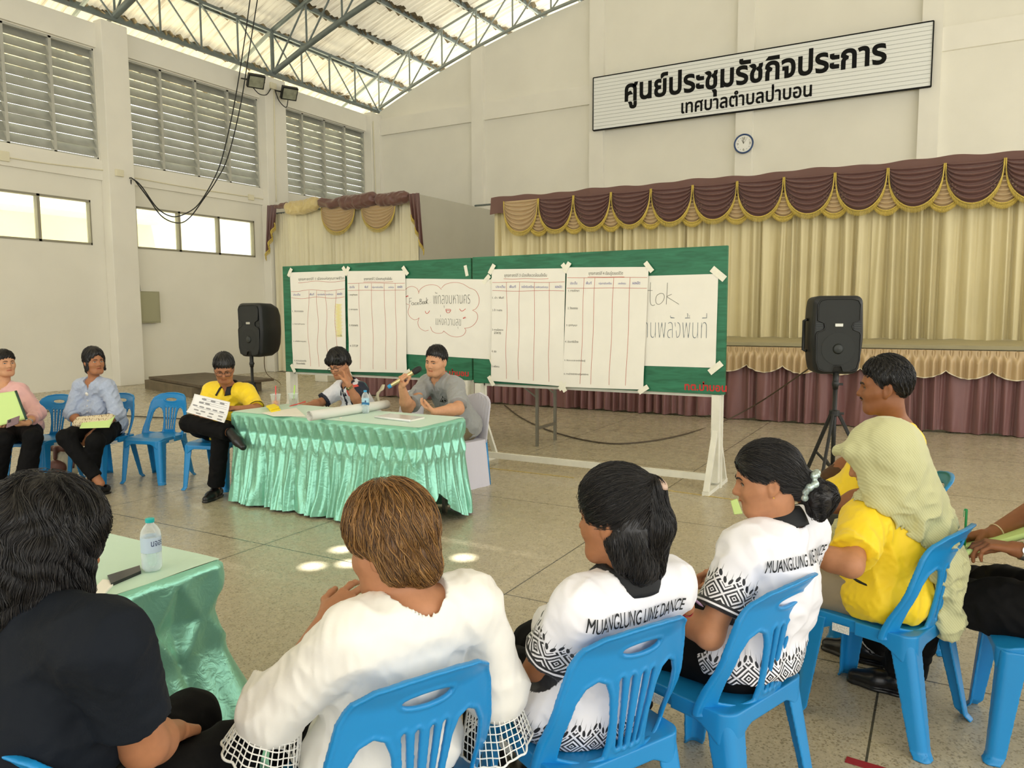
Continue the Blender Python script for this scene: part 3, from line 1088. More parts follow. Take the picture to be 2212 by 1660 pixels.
def skirted_cloth(name, x0, x1, y0, y1, z, lab, pleat, hem, flare, seed, lift=None, band=.2, rnd=.015):
    """satin cloth: flat top, smocked band of diamonds, folds down to the floor"""
    rng = np.random.default_rng(seed)
    r = .03
    # perimeter with rounded corners, starting at the left end of the front edge
    step = .011
    pts, nor = [], []
    cs = [((x1 - r), (y0 + r), -PI / 2), ((x1 - r), (y1 - r), 0), ((x0 + r), (y1 - r), PI / 2), ((x0 + r), (y0 + r), PI)]
    prev = np.array([x0 + r, y0])
    for cx, cyy, a0 in cs:
        nx_, ny_ = math.cos(a0), math.sin(a0)
        e = np.array([cx + r * nx_, cyy + r * ny_])
        n = max(2, int(np.linalg.norm(e - prev) / step))
        for k in range(n):
            pts.append(prev + (e - prev) * k / n); nor.append((nx_, ny_))
        for k in range(8):
            a = a0 + PI / 2 * k / 8
            pts.append(np.array([cx + r * math.cos(a), cyy + r * math.sin(a)])); nor.append((math.cos(a), math.sin(a)))
        prev = np.array([cx + r * math.cos(a0 + PI / 2), cyy + r * math.sin(a0 + PI / 2)])
    P, Nn = np.array(pts), np.array(nor)
    s = np.concatenate([[0], np.cumsum(np.linalg.norm(np.diff(P, axis=0), axis=1))])
    tot = s[-1] + step
    npl = max(4, round(tot / pleat)); p = tot / npl
    nv = 64
    vv = np.linspace(0, 1, nv + 1)
    hz = np.full(len(s), hem) if lift is None else np.array([hem + lift(q) for q in P])
    ph = rng.uniform(-.35, .35, npl + 1); amp = rng.uniform(.6, 1.3, npl + 1)
    u = s / p
    i0 = np.floor(u).astype(int); fr = u - i0
    am = amp[i0 % npl] * (1 - fr) + amp[(i0 + 1) % npl] * fr
    phs = ph[i0 % npl] * (1 - fr) + ph[(i0 + 1) % npl] * fr
    V = []
    b0, b1 = z - .055, z - .055 - band
    for v in vv:
        zz = z + (hz - z) * v
        t = np.clip((zz - b1) / (b0 - b1), 0, 1)            # 1 at the top of the band
        f0 = np.abs(((u + .5) % 1) - .5)                     # 0 at each pinch of the lower row
        f1 = np.abs((u % 1) - .5)                            # 0 at each pinch of the upper row
        # diamond recess
        inb = (zz < b0 + .02) & (zz > b1 - .02)
        dd = np.clip(1 - f0 / .40 - np.abs(t - .5) / .62, 0, 1)
        d = -.045 * (dd ** .6) * inb
        # upper pinch tucks
        d = d + .006 * np.cos(2 * PI * u) * smoothstep(z - .005, z - .05, zz)
        # folds below
        k = smoothstep(b1 + .03, b1 - .05, zz)
        drop = np.clip((b1 - zz) / max(.05, b1 - hem), 0, 1)
        uu = u + phs * drop + .12 * np.sin(5 * drop + i0) * drop
        fold = np.abs(((uu + .5) % 1) - .5) * 2              # 0 in the crease
        prof = np.sqrt(np.clip(fold, 0, 1)) - .72
        d = d + k * (.034 + .040 * drop) * am * prof + k * .007 * np.sin(2 * PI * uu * 2 + 3 * drop + phs * 6) * (.4 + drop)
        d = d + .016 + flare * drop ** 1.3 * (1 + .35 * np.sin(u * 2.1 + seed)) + .004 * (1 - k)
        if v == 0: d = d * 0
        V.append(np.stack([P[:, 0] + Nn[:, 0] * d, P[:, 1] + Nn[:, 1] * d, zz + (.006 if v == 0 else 0)], 1))
    m = len(P)
    Vs = np.concatenate(V)
    j, i = np.meshgrid(np.arange(nv), np.arange(m), indexing='ij')
    i2 = (i + 1) % m
    Q = np.stack([j * m + i, j * m + i2, (j + 1) * m + i2, (j + 1) * m + i], -1).reshape(-1, 4)[:, ::-1]
    t = thing(name, lab, 'tablecloth', ((x0 + x1) / 2, (y0 + y1) / 2, 0))
    c = np.array([(x0 + x1) / 2, (y0 + y1) / 2, 0])
    fast_obj('cloth_skirt', Vs - c, Q, satin, t)
    tp = MB()
    n = 30
    tp.grid(lambda a, b: (x0 + (x1 - x0) * a - c[0], y0 + (y1 - y0) * b - c[1], z + .007 + .0016 * math.sin(a * 23 + b * 5) * math.sin(b * 9)), n, 12)
    tp.build('cloth_top', satin_top, t, smooth=True, fixn=False)
    return t
TZ = .765
TX0, TX1, TY0, TY1 = -5.19, -3.25, 4.37, 4.98
wood_top = mat('table_laminate', S(180, 160, 120), .5)
fold_table('folding_table', TX0 + .01, TX1 - .01, TY0 + .01, TY1 - .01, TZ - .01, 'folding table of the panel under the mint satin cloth', wood_top)
skirted_cloth('tablecloth', TX0, TX1, TY0, TY1, TZ, 'mint green satin cloth with a smocked skirt on the table of the two speakers', .118, .02, .07, 4,
              lift=lambda q: .24 * float(q[0] > TX1 - .05) * math.exp(-((q[1] - 4.55) / .16) ** 2))
NX1, NY1 = -2.107, 1.70
fold_table('folding_table', -3.9, NX1 - .01, NY1 - .62, NY1 - .01, TZ - .015, 'folding table beside the woman in dark navy, under its satin cloth', wood_top)
skirted_cloth('tablecloth', -3.91, NX1, NY1 - .63, NY1, TZ - .005, 'mint satin cloth hanging from the near table with the turquoise-capped bottle', .20, .02, .20, 9, band=.22)
fold_table('folding_table', -6.0, -4.0, 7.86, 8.46, .80, 'bare folding table with metal legs standing behind the green boards', mat('grey_laminate', S(190, 185, 165), .5))

# ---------------------------------------------------------------- green boards
BY = 6.77
def green_mat():
    m = bpy.data.materials.new('green_board'); m.use_nodes = True
    nt = m.node_tree; N = nt.nodes.new; L = nt.links.new
    p = nt.nodes['Principled BSDF']; p.inputs['Roughness'].default_value = .5
    tc = N('ShaderNodeTexCoord'); mp = N('ShaderNodeMapping'); mp.inputs['Scale'].default_value = (1.2, 1, 9)
    L(tc.outputs['Object'], mp.inputs['Vector'])
    no = N('ShaderNodeTexNoise'); no.inputs['Scale'].default_value = 2.2; no.inputs['Detail'].default_value = 8; no.inputs['Distortion'].default_value = 1.5
    L(mp.outputs[0], no.inputs['Vector'])
    cr = N('ShaderNodeValToRGB'); cr.color_ramp.elements[0].position, cr.color_ramp.elements[0].color = .3, S(14, 92, 60)
    cr.color_ramp.elements[1].position, cr.color_ramp.elements[1].color = .78, S(46, 128, 92)
    L(no.outputs['Fac'], cr.inputs['Fac']); L(cr.outputs['Color'], p.inputs['Base Color'])
    return m
green = green_mat()
red_ink = mat('red_paint', S(190, 40, 36), .6)
def board(x0, x1, z0, z1, lab, legs):
    t = thing('notice_board', lab, 'board', ((x0 + x1) / 2, BY, 0), 0, 'green notice boards')
    hx = (x1 - x0) / 2
    MB().box((-hx, -.02, z0), (hx, .02, z1)).build('board_panel', green, t, bevel=.003)
    for side in legs:
        xx = side * (hx - .07)
        MB().box((xx - .045, -.02 + .041, .0), (xx + .045, .06, z0 + .5)).build('post', white_m, t)
        pf = MB().box((xx - .035, -.055, .06), (xx + .035, .02, z0 - .003)); pf.build('post', white_m, t)
        f = MB()
        f.box((xx - .03, -.33, 0), (xx + .03, .33, .035))
        for s in (-1, 1): f.bar((xx, s * .31, .03), (xx, s * .03, .55), .05, .03, up=(0, 1, 0))
        f.build('foot', white_m, t)
    MB().box((-hx + .07, -.06, .075), (hx - .07, -.02, .135)).build('base_rail', white_m, t)
    MB().box((-hx + .07, .021, z0 - .03), (hx - .07, .055, z0 + .02)).build('frame_rail', white_m, t)
    return t
BZ0, BZ1 = .855, 2.165
ZL0 = .90
b1 = board(-7.02, -4.305, ZL0 - .02, 2.16, 'left green board with two charts and half of the FaceBook sheet', (-1, 1))
b2 = board(-4.285, -1.655, BZ0, BZ1, 'right green board with two charts and the sheet reading tok', (-1, 1))
def on_board(bo, name, m, fill, off=-.0215):
    mb = MB(); fill(mb, lambda x, z: (x, off, z)); return mb.build(name, m, bo, fixn=False)
def fm(mb, fn):
    writing(mb, 'ทต.ป่าบอน', fn, .1, width=.40, height=.085, wt=.02)
q = ony(1478, 845, BY - .03)
on_board(b2, 'lettering', red_ink, lambda mb, fn: writing(mb, 'ทต.ป่าบอน', lambda x, y: fn(x + q[0] - b2.location.x, y + .885), .1, width=.38, height=.085, wt=.03))
on_board(b1, 'lettering', red_ink, lambda mb, fn: writing(mb, 'ทต.ป่าบอน', lambda x, y: fn(x + 1.357 - .42, y + .92), .1, width=.38, height=.075, wt=.03))
mb = MB()                                               # red stencil down the post of the right board
writing(mb, 'ทต.ป่าบอน', lambda x, y: (-1.315 + .07 - .024 + y * .9, -.0562, .60 - x), .1, width=.45, height=.055, wt=.03)
mb.build('lettering', red_ink, b2, fixn=False)

# ---------------------------------------------------------------- hand-written sheets
inkm = {'k': mat('ink_black', S(66, 64, 52), .7), 'r': mat('ink_red', S(196, 110, 92), .7), 'b': mat('ink_blue', S(96, 96, 160), .7), 'R': mat('ink_red_strong', S(200, 60, 50), .7), 'y': mat('ink_yellow', S(238, 228, 160), .8), 'g': mat('ink_slate', S(110, 120, 128), .7)}
tape_m = mat('masking_tape', S(240, 238, 220), .6, noise=(40, .04))
def bp(u, v, d=.03): return ony(u, v, BY - d)
def sheet(corners, lab, depth, seed):
    """corners (u, v): top-left, top-right, bottom-right, bottom-left as seen; returns thing and map (s, t) -> point"""
    Y = BY - .021 - depth
    c = [ony(u, v, Y) for u, v in corners]
    o = (c[0] + c[1] + c[2] + c[3]) / 4
    t = thing('paper_sheet', lab, 'poster', (o[0], Y, o[2]), 0, 'hand-written sheets on the boards')
    rng = random.Random(seed)
    a, b, e = rng.uniform(0, 6), rng.uniform(0, 6), rng.uniform(3, 6)
    def f(s, t_, lift=0.):
        p = (c[0] * (1 - s) + c[1] * s) * (1 - t_) + (c[3] * (1 - s) + c[2] * s) * t_ - o
        w = (.004 if depth > .002 else .001) * (math.sin(e * s + 2 * t_ + a) + math.sin(9 * t_ + 3 * s + b)) * (.3 + t_) - (.009 if depth > .002 else 0) * t_ * t_ * abs(math.sin(3 * s + a)) + .0016 * math.sin(31 * t_ + 7 * math.sin(5 * s + b)) * t_
        return (p[0], -.006 + min(w, .003) - lift, p[2])
    m = MB().grid(f, 24, 36)
    n = len(m.V)
    ob = m.build('paper', paper, t, smooth=True, fixn=False)
    return t, f
def ink(t, f, key, fill, name='ink_lines'):
    mb = MB(); fill(mb, lambda s, q: f(s, q, .0012)); 
    if mb.V: mb.build(name, inkm[key], t, fixn=False)
def tape(t, f, s, q, ang, L=.11, W=.045, asp=1.):
    (x, y, z) = f(min(max(s, 0), 1), min(max(q, 0), 1), .003)
    ca, sa = math.cos(ang), math.sin(ang)
    ob = MB().add([(x + ca * i * L / 2 - sa * j * W / 2, y + (.003 if abs(i) > .5 else 0) - .0005, z + sa * i * L / 2 + ca * j * W / 2) for i, j in ((-1, -1), (0, -1), (1, -1), (1, 1), (0, 1), (-1, 1))], [(0, 1, 4, 5), (1, 2, 3, 4)]).build('tape', tape_m, t, fixn=False)
def wavy(s0, t0, s1, t1, a, seed, n=30):
    r = random.Random(seed); p = r.uniform(0, 6); k = r.uniform(6, 11)
    out = []
    for i in range(n + 1):
        u = i / n; d = a * math.sin(k * u + p)
        out.append((s0 + (s1 - s0) * u + (d if abs(t1 - t0) > abs(s1 - s0) else 0), t0 + (t1 - t0) * u + (d if abs(t1 - t0) <= abs(s1 - s0) else 0)))
    return out
def chart(corners, lab, title, heads, cols, rows, ty, hy0, hy1, twid, tx, depth, seed, wob, yellow=False):
    t, f = sheet(corners, lab, depth, seed)
    ink(t, f, 'k', lambda mb, fn: writing(mb, title, lambda x, y: fn(tx + x, ty - y), .05, width=twid, height=.040, wt=-.002, dens=4), 'lettering')
    for (s, q, txt, w) in rows:
        ink(t, f, 'k', lambda mb, fn: writing(mb, txt, lambda x, y: fn(s + x, q - y), .05, width=w, height=.020, wt=.006, dens=3), 'lettering')
    for (s, txt, w) in heads:
        ink(t, f, 'b', lambda mb, fn: writing(mb, txt, lambda x, y: fn(s + x, (hy0 + hy1) / 2 + .012 - y), .05, width=w, height=.024, wt=.006, dens=3), 'lettering')
    def ln(mb, fn):
        stroke(mb, wavy(.01, hy0, .99, hy0, wob * .5, seed), fn, .0035)
        stroke(mb, wavy(.01, hy1, .99, hy1, wob * .5, seed + 1), fn, .0035)
        stroke(mb, wavy(tx - .01, ty + .018, tx + twid + .02, ty + .018, wob * .4, seed + 2), fn, .0035)
        for k, s in enumerate(cols):
            stroke(mb, wavy(s, hy0, s + .005, .97, wob, seed + 3 + k, 40), fn, .005)
    ink(t, f, 'r', ln, 'ruled_lines')
    if yellow:
        ink(t, f, 'y', lambda mb, fn: [stroke(mb, [(.83 + .10 * (i % 2) + .02 * math.sin(i), .33 + .0055 * i), (.83 + .10 * ((i + 1) % 2), .335 + .0055 * i)], fn, .006) for i in range(60)], 'yellow_scribble')
    for s, q, a in ((0, 0, 1.0), (1, 0, -.9), (0, 1, -1.0), (1, 1, .6)): tape(t, f, s, q, a)
    return t
H1 = [(.05, 'ประเด็น', .13), (.36, 'พื้นที่', .08), (.50, 'กลุ่มการขับเคลื่อน', .15), (.66, 'แหล่งทุน', .13), (.86, 'ผลผลิต', .09)]
chart([(627, 589), (746, 585), (748, 801), (634, 796)], 'chart sheet with wavy columns and yellow scribble, first from the left edge of the boards', 'ยุทธศาสตร์ที่ 1 เมืองแห่งคุณภาพชีวิต',
      H1, [.33, .50, .66, .83], [(.02, .41, '1. จัดการขยะ', .22), (.02, .54, '2. จัดการน้ำชุมชน', .24), (.03, .72, '3. สวัสดิการชุมชน', .25), (.03, .925, '4. ความปลอดภัย', .24), (.07, .955, 'ชีวิตและทรัพย์สิน', .18)],
      .085, .19, .265, .82, .16, .016, 1, .016, True)
chart([(750, 586), (876, 585), (880, 806), (756, 803)], 'chart sheet with even columns, second from the left edge of the boards', 'ยุทธศาสตร์ที่ 2 เมืองเศรษฐกิจยั่งยืน',
      [(.04, 'ประเด็น', .09), (.31, 'พื้นที่', .06), (.44, 'กลุ่มการขับเคลื่อน', .19), (.72, 'แหล่งทุน', .09), (.87, 'ผลผลิต', .08)], [.21, .43, .65, .83], [(.02, .24, '1. เศรษฐกิจชุมชน', .16), (.02, .385, '2. ตลาดชุมชน', .16), (.02, .545, '3. การเกษตร', .16), (.02, .75, '4. OTOP', .15)],
      .09, .12, .19, .48, .30, .016, 7, .004)
chart([(1063, 582), (1222, 580), (1217, 835), (1062, 823)], 'chart sheet with wavy columns on the right board, third of the four charts', 'ยุทธศาสตร์ที่ 3 เมืองสิ่งแวดล้อมยั่งยืน',
      [(.06, 'ประเด็น', .13), (.25, 'พื้นที่', .09), (.42, 'กลไกขับเคลื่อน', .17), (.61, 'แหล่งทุนสนับสนุน', .17), (.87, 'ผลผลิต', .09)], [.215, .39, .60, .80], [(.01, .26, '1. ป่า / พื้นที่', .16), (.01, .37, '2. น้ำ / ทะเลสาบ', .14), (.01, .545, '3. ความมั่นคงทาง', .16), (.04, .575, 'อาหาร', .10), (.01, .74, '4. ขยะ', .07), (.01, .875, '5. พลังงาน', .11)],
      .068, .115, .19, .58, .18, .016, 21, .006)
chart([(1225, 578), (1402, 577), (1390, 842), (1216, 836)], 'chart sheet with straight columns on the right board, last of the four charts', 'ยุทธศาสตร์ที่ 4 เรียนรู้ตลอดชีวิต',
      [(.05, 'ประเด็น', .09), (.25, 'พื้นที่', .07), (.41, 'กลุ่มการขับเคลื่อน', .16), (.65, 'แหล่งทุน', .09), (.82, 'ผลผลิต', .09)], [.225, .36, .59, .79], [(.03, .20, '1. การศึกษา', .14), (.03, .345, '2. วัฒนธรรม', .13), (.02, .485, '3. ภูมิปัญญา', .14), (.01, .625, '4. ประชาธิปไตย', .17), (.01, .78, '5. จัดระบบและแหล่งเรียนรู้', .27), (.01, .895, '6. การเข้าถึงสิทธิการรัฐสวัสดิการ', .32)],
      .062, .085, .17, .42, .28, .02, 31, .003)
# landscape sheet with a cloud drawn round the words
tc_, fc_ = sheet([(870, 602), (1066, 604), (1066, 777), (874, 765)], 'landscape sheet with a red cloud drawn round the word FaceBook', .001, 40)
def cl(u, v):  # crop pixel (870..1070, 590..790, 8.3x) -> sheet coordinates
    x, y = 870 + u / 8.3, 590 + v / 8.3
    s = (x - 870) / 196; return (s, (y - (602 + 2 * s)) / (163 + 10 * s))
def fill(mb, fn):
    for L in ([(50, 300), (110, 255), (190, 240), (270, 275), (305, 340)], [(300, 370), (330, 300), (420, 235), (540, 210), (650, 230), (728, 295)], [(728, 270), (800, 205), (940, 172), (1090, 190), (1235, 275)],
              [(1235, 270), (1330, 320), (1385, 430), (1380, 560), (1330, 640), (1275, 665)], [(1275, 665), (1345, 715), (1362, 800), (1320, 900), (1230, 970), (1130, 990)], [(1130, 985), (1155, 1030), (1110, 1110), (1010, 1145), (880, 1125), (762, 1045)],
              [(762, 1035), (720, 1075), (630, 1080), (550, 1045), (515, 960)], [(480, 1025), (400, 1035), (310, 980), (280, 890), (305, 800)], [(305, 800), (260, 830), (190, 830), (120, 770), (95, 690), (130, 570)], [(130, 570), (40, 545)]):
        stroke(mb, spline([cl(*p) for p in L], 6), fn, .0045)
ink(tc_, fc_, 'r', fill, 'cloud_outline')
def fill(mb, fn):
    for L in ([(420, 680), (440, 722), (475, 715), (505, 675)], [(1045, 640), (1080, 680), (1110, 675), (1155, 640)], [(800, 650), (885, 655), (870, 700), (840, 715), (815, 700), (800, 650)], [(810, 672), (878, 672)], [(50, 425), (105, 400)], [(50, 430), (110, 415)], [(1105, 810), (1150, 785)], [(1105, 815), (1158, 798)]):
        stroke(mb, spline([cl(*p) for p in L], 5), fn, .006)
ink(tc_, fc_, 'R', fill, 'face_drawing')
def fill(mb, fn):
    for L in ([(118, 455), (172, 450)], [(130, 455), (122, 550)], [(124, 510), (165, 500)],
              [(205, 535), (180, 528), (165, 550), (180, 572), (205, 560), (208, 530), (212, 565), (222, 572)], [(262, 535), (240, 530), (228, 550), (240, 570), (265, 562)], [(272, 550), (298, 542), (288, 525), (272, 545), (280, 565), (305, 560)],
              [(325, 465), (322, 560)], [(325, 465), (352, 470), (350, 495), (325, 508), (362, 515), (360, 545), (322, 560)], [(390, 510), (370, 525), (375, 552), (398, 550), (402, 522), (390, 510)], [(425, 505), (408, 520), (412, 548), (434, 545), (438, 518), (425, 505)],
              [(448, 440), (446, 550)], [(475, 470), (450, 515), (480, 555)], [(515, 522), (520, 526)]):
        stroke(mb, spline([cl(*p) for p in L], 4) if len(L) > 2 else [cl(*p) for p in L], fn, .0042)
    a, b = cl(575, 560), cl(1240, 520)
    writing(mb, 'พัทลุงมหานคร', lambda x, y: fn(a[0] + x, a[1] - y * .98 - .05 * x), .2, width=.405, height=.215, wt=-.022)
    a = cl(615, 915)
    writing(mb, 'แห่งความสุข', lambda x, y: fn(a[0] + x, a[1] + .01 - y), .2, width=.28, height=.17, wt=-.022)
ink(tc_, fc_, 'k', fill, 'lettering')
tape(tc_, fc_, 1, 0, .9); tape(tc_, fc_, .98, 1.0, -1.2, .12); tape(tc_, fc_, .93, -.0, .8)
tt_, ft_ = sheet([(1340, 598), (1552, 592), (1546, 795), (1340, 789)], 'sheet reading tok partly hidden at the end of the right board', .001, 44)
def ck(u, v):   # crop (1380..1580, 580..850, 6.15x)
    x, y = 1380 + u / 6.15, 580 + v / 6.15
    s = (x - 1340) / 209; return (s, (y - (598 - 6 * s)) / (192 + 8 * s))
def fill(mb, fn):
    for L in ([(172, 185), (168, 400), (178, 470), (205, 490), (235, 480)], [(135, 292), (200, 293)], [(300, 330), (258, 360), (242, 420), (258, 465), (295, 472), (335, 440), (358, 385), (348, 340), (315, 328), (295, 335)],
              [(398, 190), (392, 330), (385, 475)], [(455, 340), (400, 365), (388, 375)], [(388, 372), (450, 410), (552, 472)], [(105, 465), (122, 478)]):
        stroke(mb, spline([ck(*p) for p in L], 5) if len(L) > 2 else [ck(*p) for p in L], fn, .0042)
ink(tt_, ft_, 'k', fill, 'lettering')
a = ck(92, 925)
ink(tt_, ft_, 'g', lambda mb, fn: writing(mb, 'านพลังพื้นที่', lambda x, y: fn(a[0] + x, a[1] - y), .2, width=.64, height=.27, wt=-.026), 'lettering')
tape(tt_, ft_, 1, 0, -.7, .15, .06); tape(tt_, ft_, 1, 1, .7, .14, .055)
q = bp(1006, 585)
ob = tag(MB().obox((0, 0, 0), (.012 + .006, 0, .004), (0, .0006, 0), (-.012, 0, .055)).build('tape_strip', tape_m), 'short strip of masking tape stuck alone near the top of the left board', 'tape')
ob.location = (q[0], BY - .0215, q[2])
# ================================================================= curtains, stage front, sign, lamps
cream = mat('cream_curtain', S(216, 204, 160), .6, sheen=.3, bump=(120, .12), noise=(1.2, .05))
cream2 = mat('side_curtain', S(226, 219, 188), .65, sheen=.3, bump=(120, .12), noise=(1.2, .05))
brown = mat('brown_satin', S(104, 70, 62), .38, sheen=.25, bump=(40, .12))
tan = mat('tan_satin', S(190, 164, 122), .38, sheen=.3, bump=(40, .12))
gold = mat('gold_fringe', S(202, 178, 84), .5, noise=(60, .2))
mauve = mat('mauve_satin', S(126, 86, 84), .42, sheen=.3, bump=(25, .2), noise=(2, .08))
CY = 13.5

def curtain(x0, x1, y, z0, z1, m, lab, name, seed, per=.26, amp=.06, cat='curtain', group=None, header=False, ztop=None):
    rng = np.random.default_rng(seed)
    t = thing(name, lab, cat, ((x0 + x1) / 2, y, z0), 0, group)
    nx = max(40, int((x1 - x0) / .013)); nz = 26
    x = np.linspace(x0, x1, nx + 1)
    npl = max(2, int(round((x1 - x0) / per)))
    u = (x - x0) / (x1 - x0) * npl
    w = np.cumsum(np.clip(1 + .45 * np.interp(u, np.arange(npl + 1), rng.normal(size=npl + 1)), .35, 2)); u = w / w[-1] * npl
    am = np.interp(u, np.arange(npl + 1), rng.uniform(.55, 1.35, npl + 1))
    d = rng.uniform(-.25, .25, npl + 1); dr = np.interp(u, np.arange(npl + 1), d)
    V = []
    for j in range(nz + 1):
        v = j / nz
        k = .55 + .45 * v
        uu = u + dr * v * (1 - .2 * v) * .8
        s = np.sin(2 * PI * uu)
        yy = -amp * am * k * (np.sign(s) * np.abs(s) ** .7 + .35 * np.sin(4 * PI * uu + 1.3 * dr * 9) + .18 * np.sin(6 * PI * uu + j * .12))
        zt = z1 if ztop is None else ztop(x)
        zz = zt + (z0 - zt) * v + (0 if j < nz else .012 * np.sin(u * 2.1))
        if j == nz: yy = yy * .85
        V.append(np.stack([x - (x0 + x1) / 2, yy, np.broadcast_to(zz, x.shape) - z0], 1))
    V = np.concatenate(V); m1 = nx + 1
    j, i = np.meshgrid(np.arange(nz), np.arange(nx), indexing='ij')
    Q = np.stack([j * m1 + i, (j + 1) * m1 + i, (j + 1) * m1 + i + 1, j * m1 + i + 1], -1).reshape(-1, 4)
    fast_obj('curtain_cloth', V, Q, m, t)
    return t

cxl = ony(1072, 600, CY)[0]
cut = [cxl, ony(1225, 600, CY)[0], ony(1330, 600, CY)[0], ony(1480, 600, CY)[0], ony(1645, 600, CY)[0], ony(1880, 600, CY)[0], ony(2030, 600, CY)[0], 2.6, 5.2]
ords = ['first', 'second', 'third', 'fourth', 'fifth', 'sixth', 'seventh', 'eighth']
vz = ony(1620, 386, CY)[2]
for i in range(8):
    curtain(cut[i], cut[i + 1] + .02, CY + (.02 if i % 2 else 0), STZ + .004, vz - .1, cream, 'cream stage curtain panel, %s from the grey partition' % ords[i], 'stage_curtain', 30 + i, .22, .085, group='cream curtain panels of the stage')
tag(MB().tube([(cxl - .5, CY, vz - .06), (5.3, CY, vz - .06)], .02, 8).build('curtain_rail', steel, smooth=True), 'metal rail carrying the cream stage curtains and the brown valance', 'rail')
for xx in (cxl + .1, 5.25): pass
rod = bpy.data.objects['curtain_rail']
for k, xx in enumerate(np.linspace(cxl, 5.2, 5)):
    MB().bar((xx, CY, vz - .06), (xx, WY - .1, vz + .1), .03, .03).build('rail_bracket', steel, rod)


def swag(mb, fr, x0, x1, zt, h, y, seed, nf=5, depth=.11, fringe=True):
    """one draped swag from (x0, zt) to (x1, zt); fr collects its fringe"""
    xc, hw = (x0 + x1) / 2, (x1 - x0) / 2
    def f(u, v):
        a = PI * u
        sa = max(0., math.sin(a))
        prof = sa ** .75
        bulge = -.05 * prof * math.sin(PI * min(1, v * .9)) - .02 * v
        fold = -depth * .35 * math.sin(2 * PI * nf * v + .4 * math.sin(a * 2 + seed)) * sa ** .5 * (v > .04)
        return (xc - hw * math.cos(a) * (1 - .05 * v * sa), y + bulge + fold, zt - v * h * prof)
    mb.grid(f, 30, 40)
    if fringe:
        edge = [f(i / 30, 1.0) for i in range(31)]
        edge = [(p[0], p[1] - .012, p[2]) for p in edge]
        fr.tube(edge, .011, 6)
        for i in range(1, 30):
            p = np.array(edge[i])
            for k in (0, .5):
                q = p + (np.array(edge[min(30, i + 1)]) - p) * k
                fr.tube([q, q + (0, -.004, -.04), q + (0, -.006, -.085)], [.003, .007, .004], 5)

VY = CY - .18
peaks = [(1090, 449), (1165, 433), (1241, 426), (1322, 421), (1408, 414), (1498, 403), (1594, 389), (1695, 377), (1805, 373), (1919, 364), (2042, 351), (2172, 336)]
pk = [ony(u, v, VY) for u, v in peaks]
xs_ = [p[0] for p in pk]
dx = np.diff(xs_)[2:].mean()
zpk = np.mean([p[2] for p in pk])
xs_ = xs_ + [xs_[-1] + dx * k for k in range(1, 5)]
val = thing('stage_valance', 'brown and tan swagged valance with gold fringe along the top of the stage curtains', 'valance', (xs_[0], VY, zpk))
o = np.array([xs_[0], VY, zpk])
def rel(mb): mb.V = [tuple(np.array(p) - o) for p in mb.V]; return mb
band = MB()
band.grid(lambda u, v: (xs_[0] - .35 + (xs_[-1] - xs_[0] + .5) * u, VY + .06 - .05 * v + .006 * math.sin(u * 300) * v + .01 * math.sin(u * 90), zpk + .12 - .34 * v + .012 * math.sin(u * 40) + .01 * math.sin(u * 113)), 300, 5)
rel(band).build('valance_band', brown, val, smooth=True, fixn=False)
for i in range(len(xs_) - 1):
    m, fr = MB(), MB()
    swag(m, fr, xs_[i] + .01, xs_[i + 1] - .01, zpk + .01, .62, VY - .02, i, 7)
    first = i == 0
    sw = rel(m).build('swag', tan if first else brown, val, smooth=True, fixn=False)
    rel(fr).build('fringe', gold, sw, smooth=True)
    if i and i < len(xs_) - 1:
        m, fr = MB(), MB()
        swag(m, fr, xs_[i] - dx * .36, xs_[i] + dx * .36, zpk - .10, .53, VY + .03, i + 50, 8, .09)
        sw = rel(m).build('swag', tan, val, smooth=True, fixn=False)
        rel(fr).build('fringe', gold, sw, smooth=True)

# ---- side wing curtain
SY = PY - .05
sx0 = ony(592, 460, SY)[0]; sx1 = PX - .02
zS = ony(905, 421, SY)[2]
curtain(sx0, sx1, SY, .02, zS - .12, cream2, 'pale cream curtain closing the wing left of the grey partition', 'side_curtain', 77, .19, .05)
sv = thing('side_valance', 'untidy brown and tan valance with gold fringe drooping over the side wing curtain', 'valance', (sx0, SY - .12, zS))
o = np.array([sx0, SY - .12, zS])
VS = SY - .16
for (u0, u1) in ((695, 768), (782, 856)):
    m, fr = MB(), MB()
    a, b = ony(u0, 440, VS)[0], ony(u1, 440, VS)[0]
    swag(m, fr, a, b, zS - .10, .66, VS, u0, 8)
    sw = rel(m).build('swag', tan, sv, smooth=True, fixn=False); rel(fr).build('fringe', gold, sw, smooth=True)
def puff(pts, r, m, seed, name='swathe'):
    f = Field()
    P = [ony(u, v, VS - .05) for u, v in pts]
    for a, b in zip(P[:-1], P[1:]):
        f.cap(a, b, r, r, .05)
    lo, hi = f.box(.05)
    wr = wrinkle(seed, .22, .022, (1, 1, 2))
    V, Q = nets(lambda X: (f(X) + wr(X)) * .8, lo, hi, .022)
    fast_obj(name, V - o, Q, m, sv)
puff([(598, 446), (620, 444), (640, 446)], .07, brown, 1)
puff([(628, 450), (655, 448), (680, 440)], .17, mat('yellow_satin', S(206, 186, 130), .4, sheen=.3), 2)
puff([(695, 437), (715, 441), (735, 436)], .11, brown, 3)
puff([(745, 438), (775, 436), (803, 430)], .17, brown, 4)
puff([(822, 432), (850, 430), (872, 426)], .15, brown, 5)
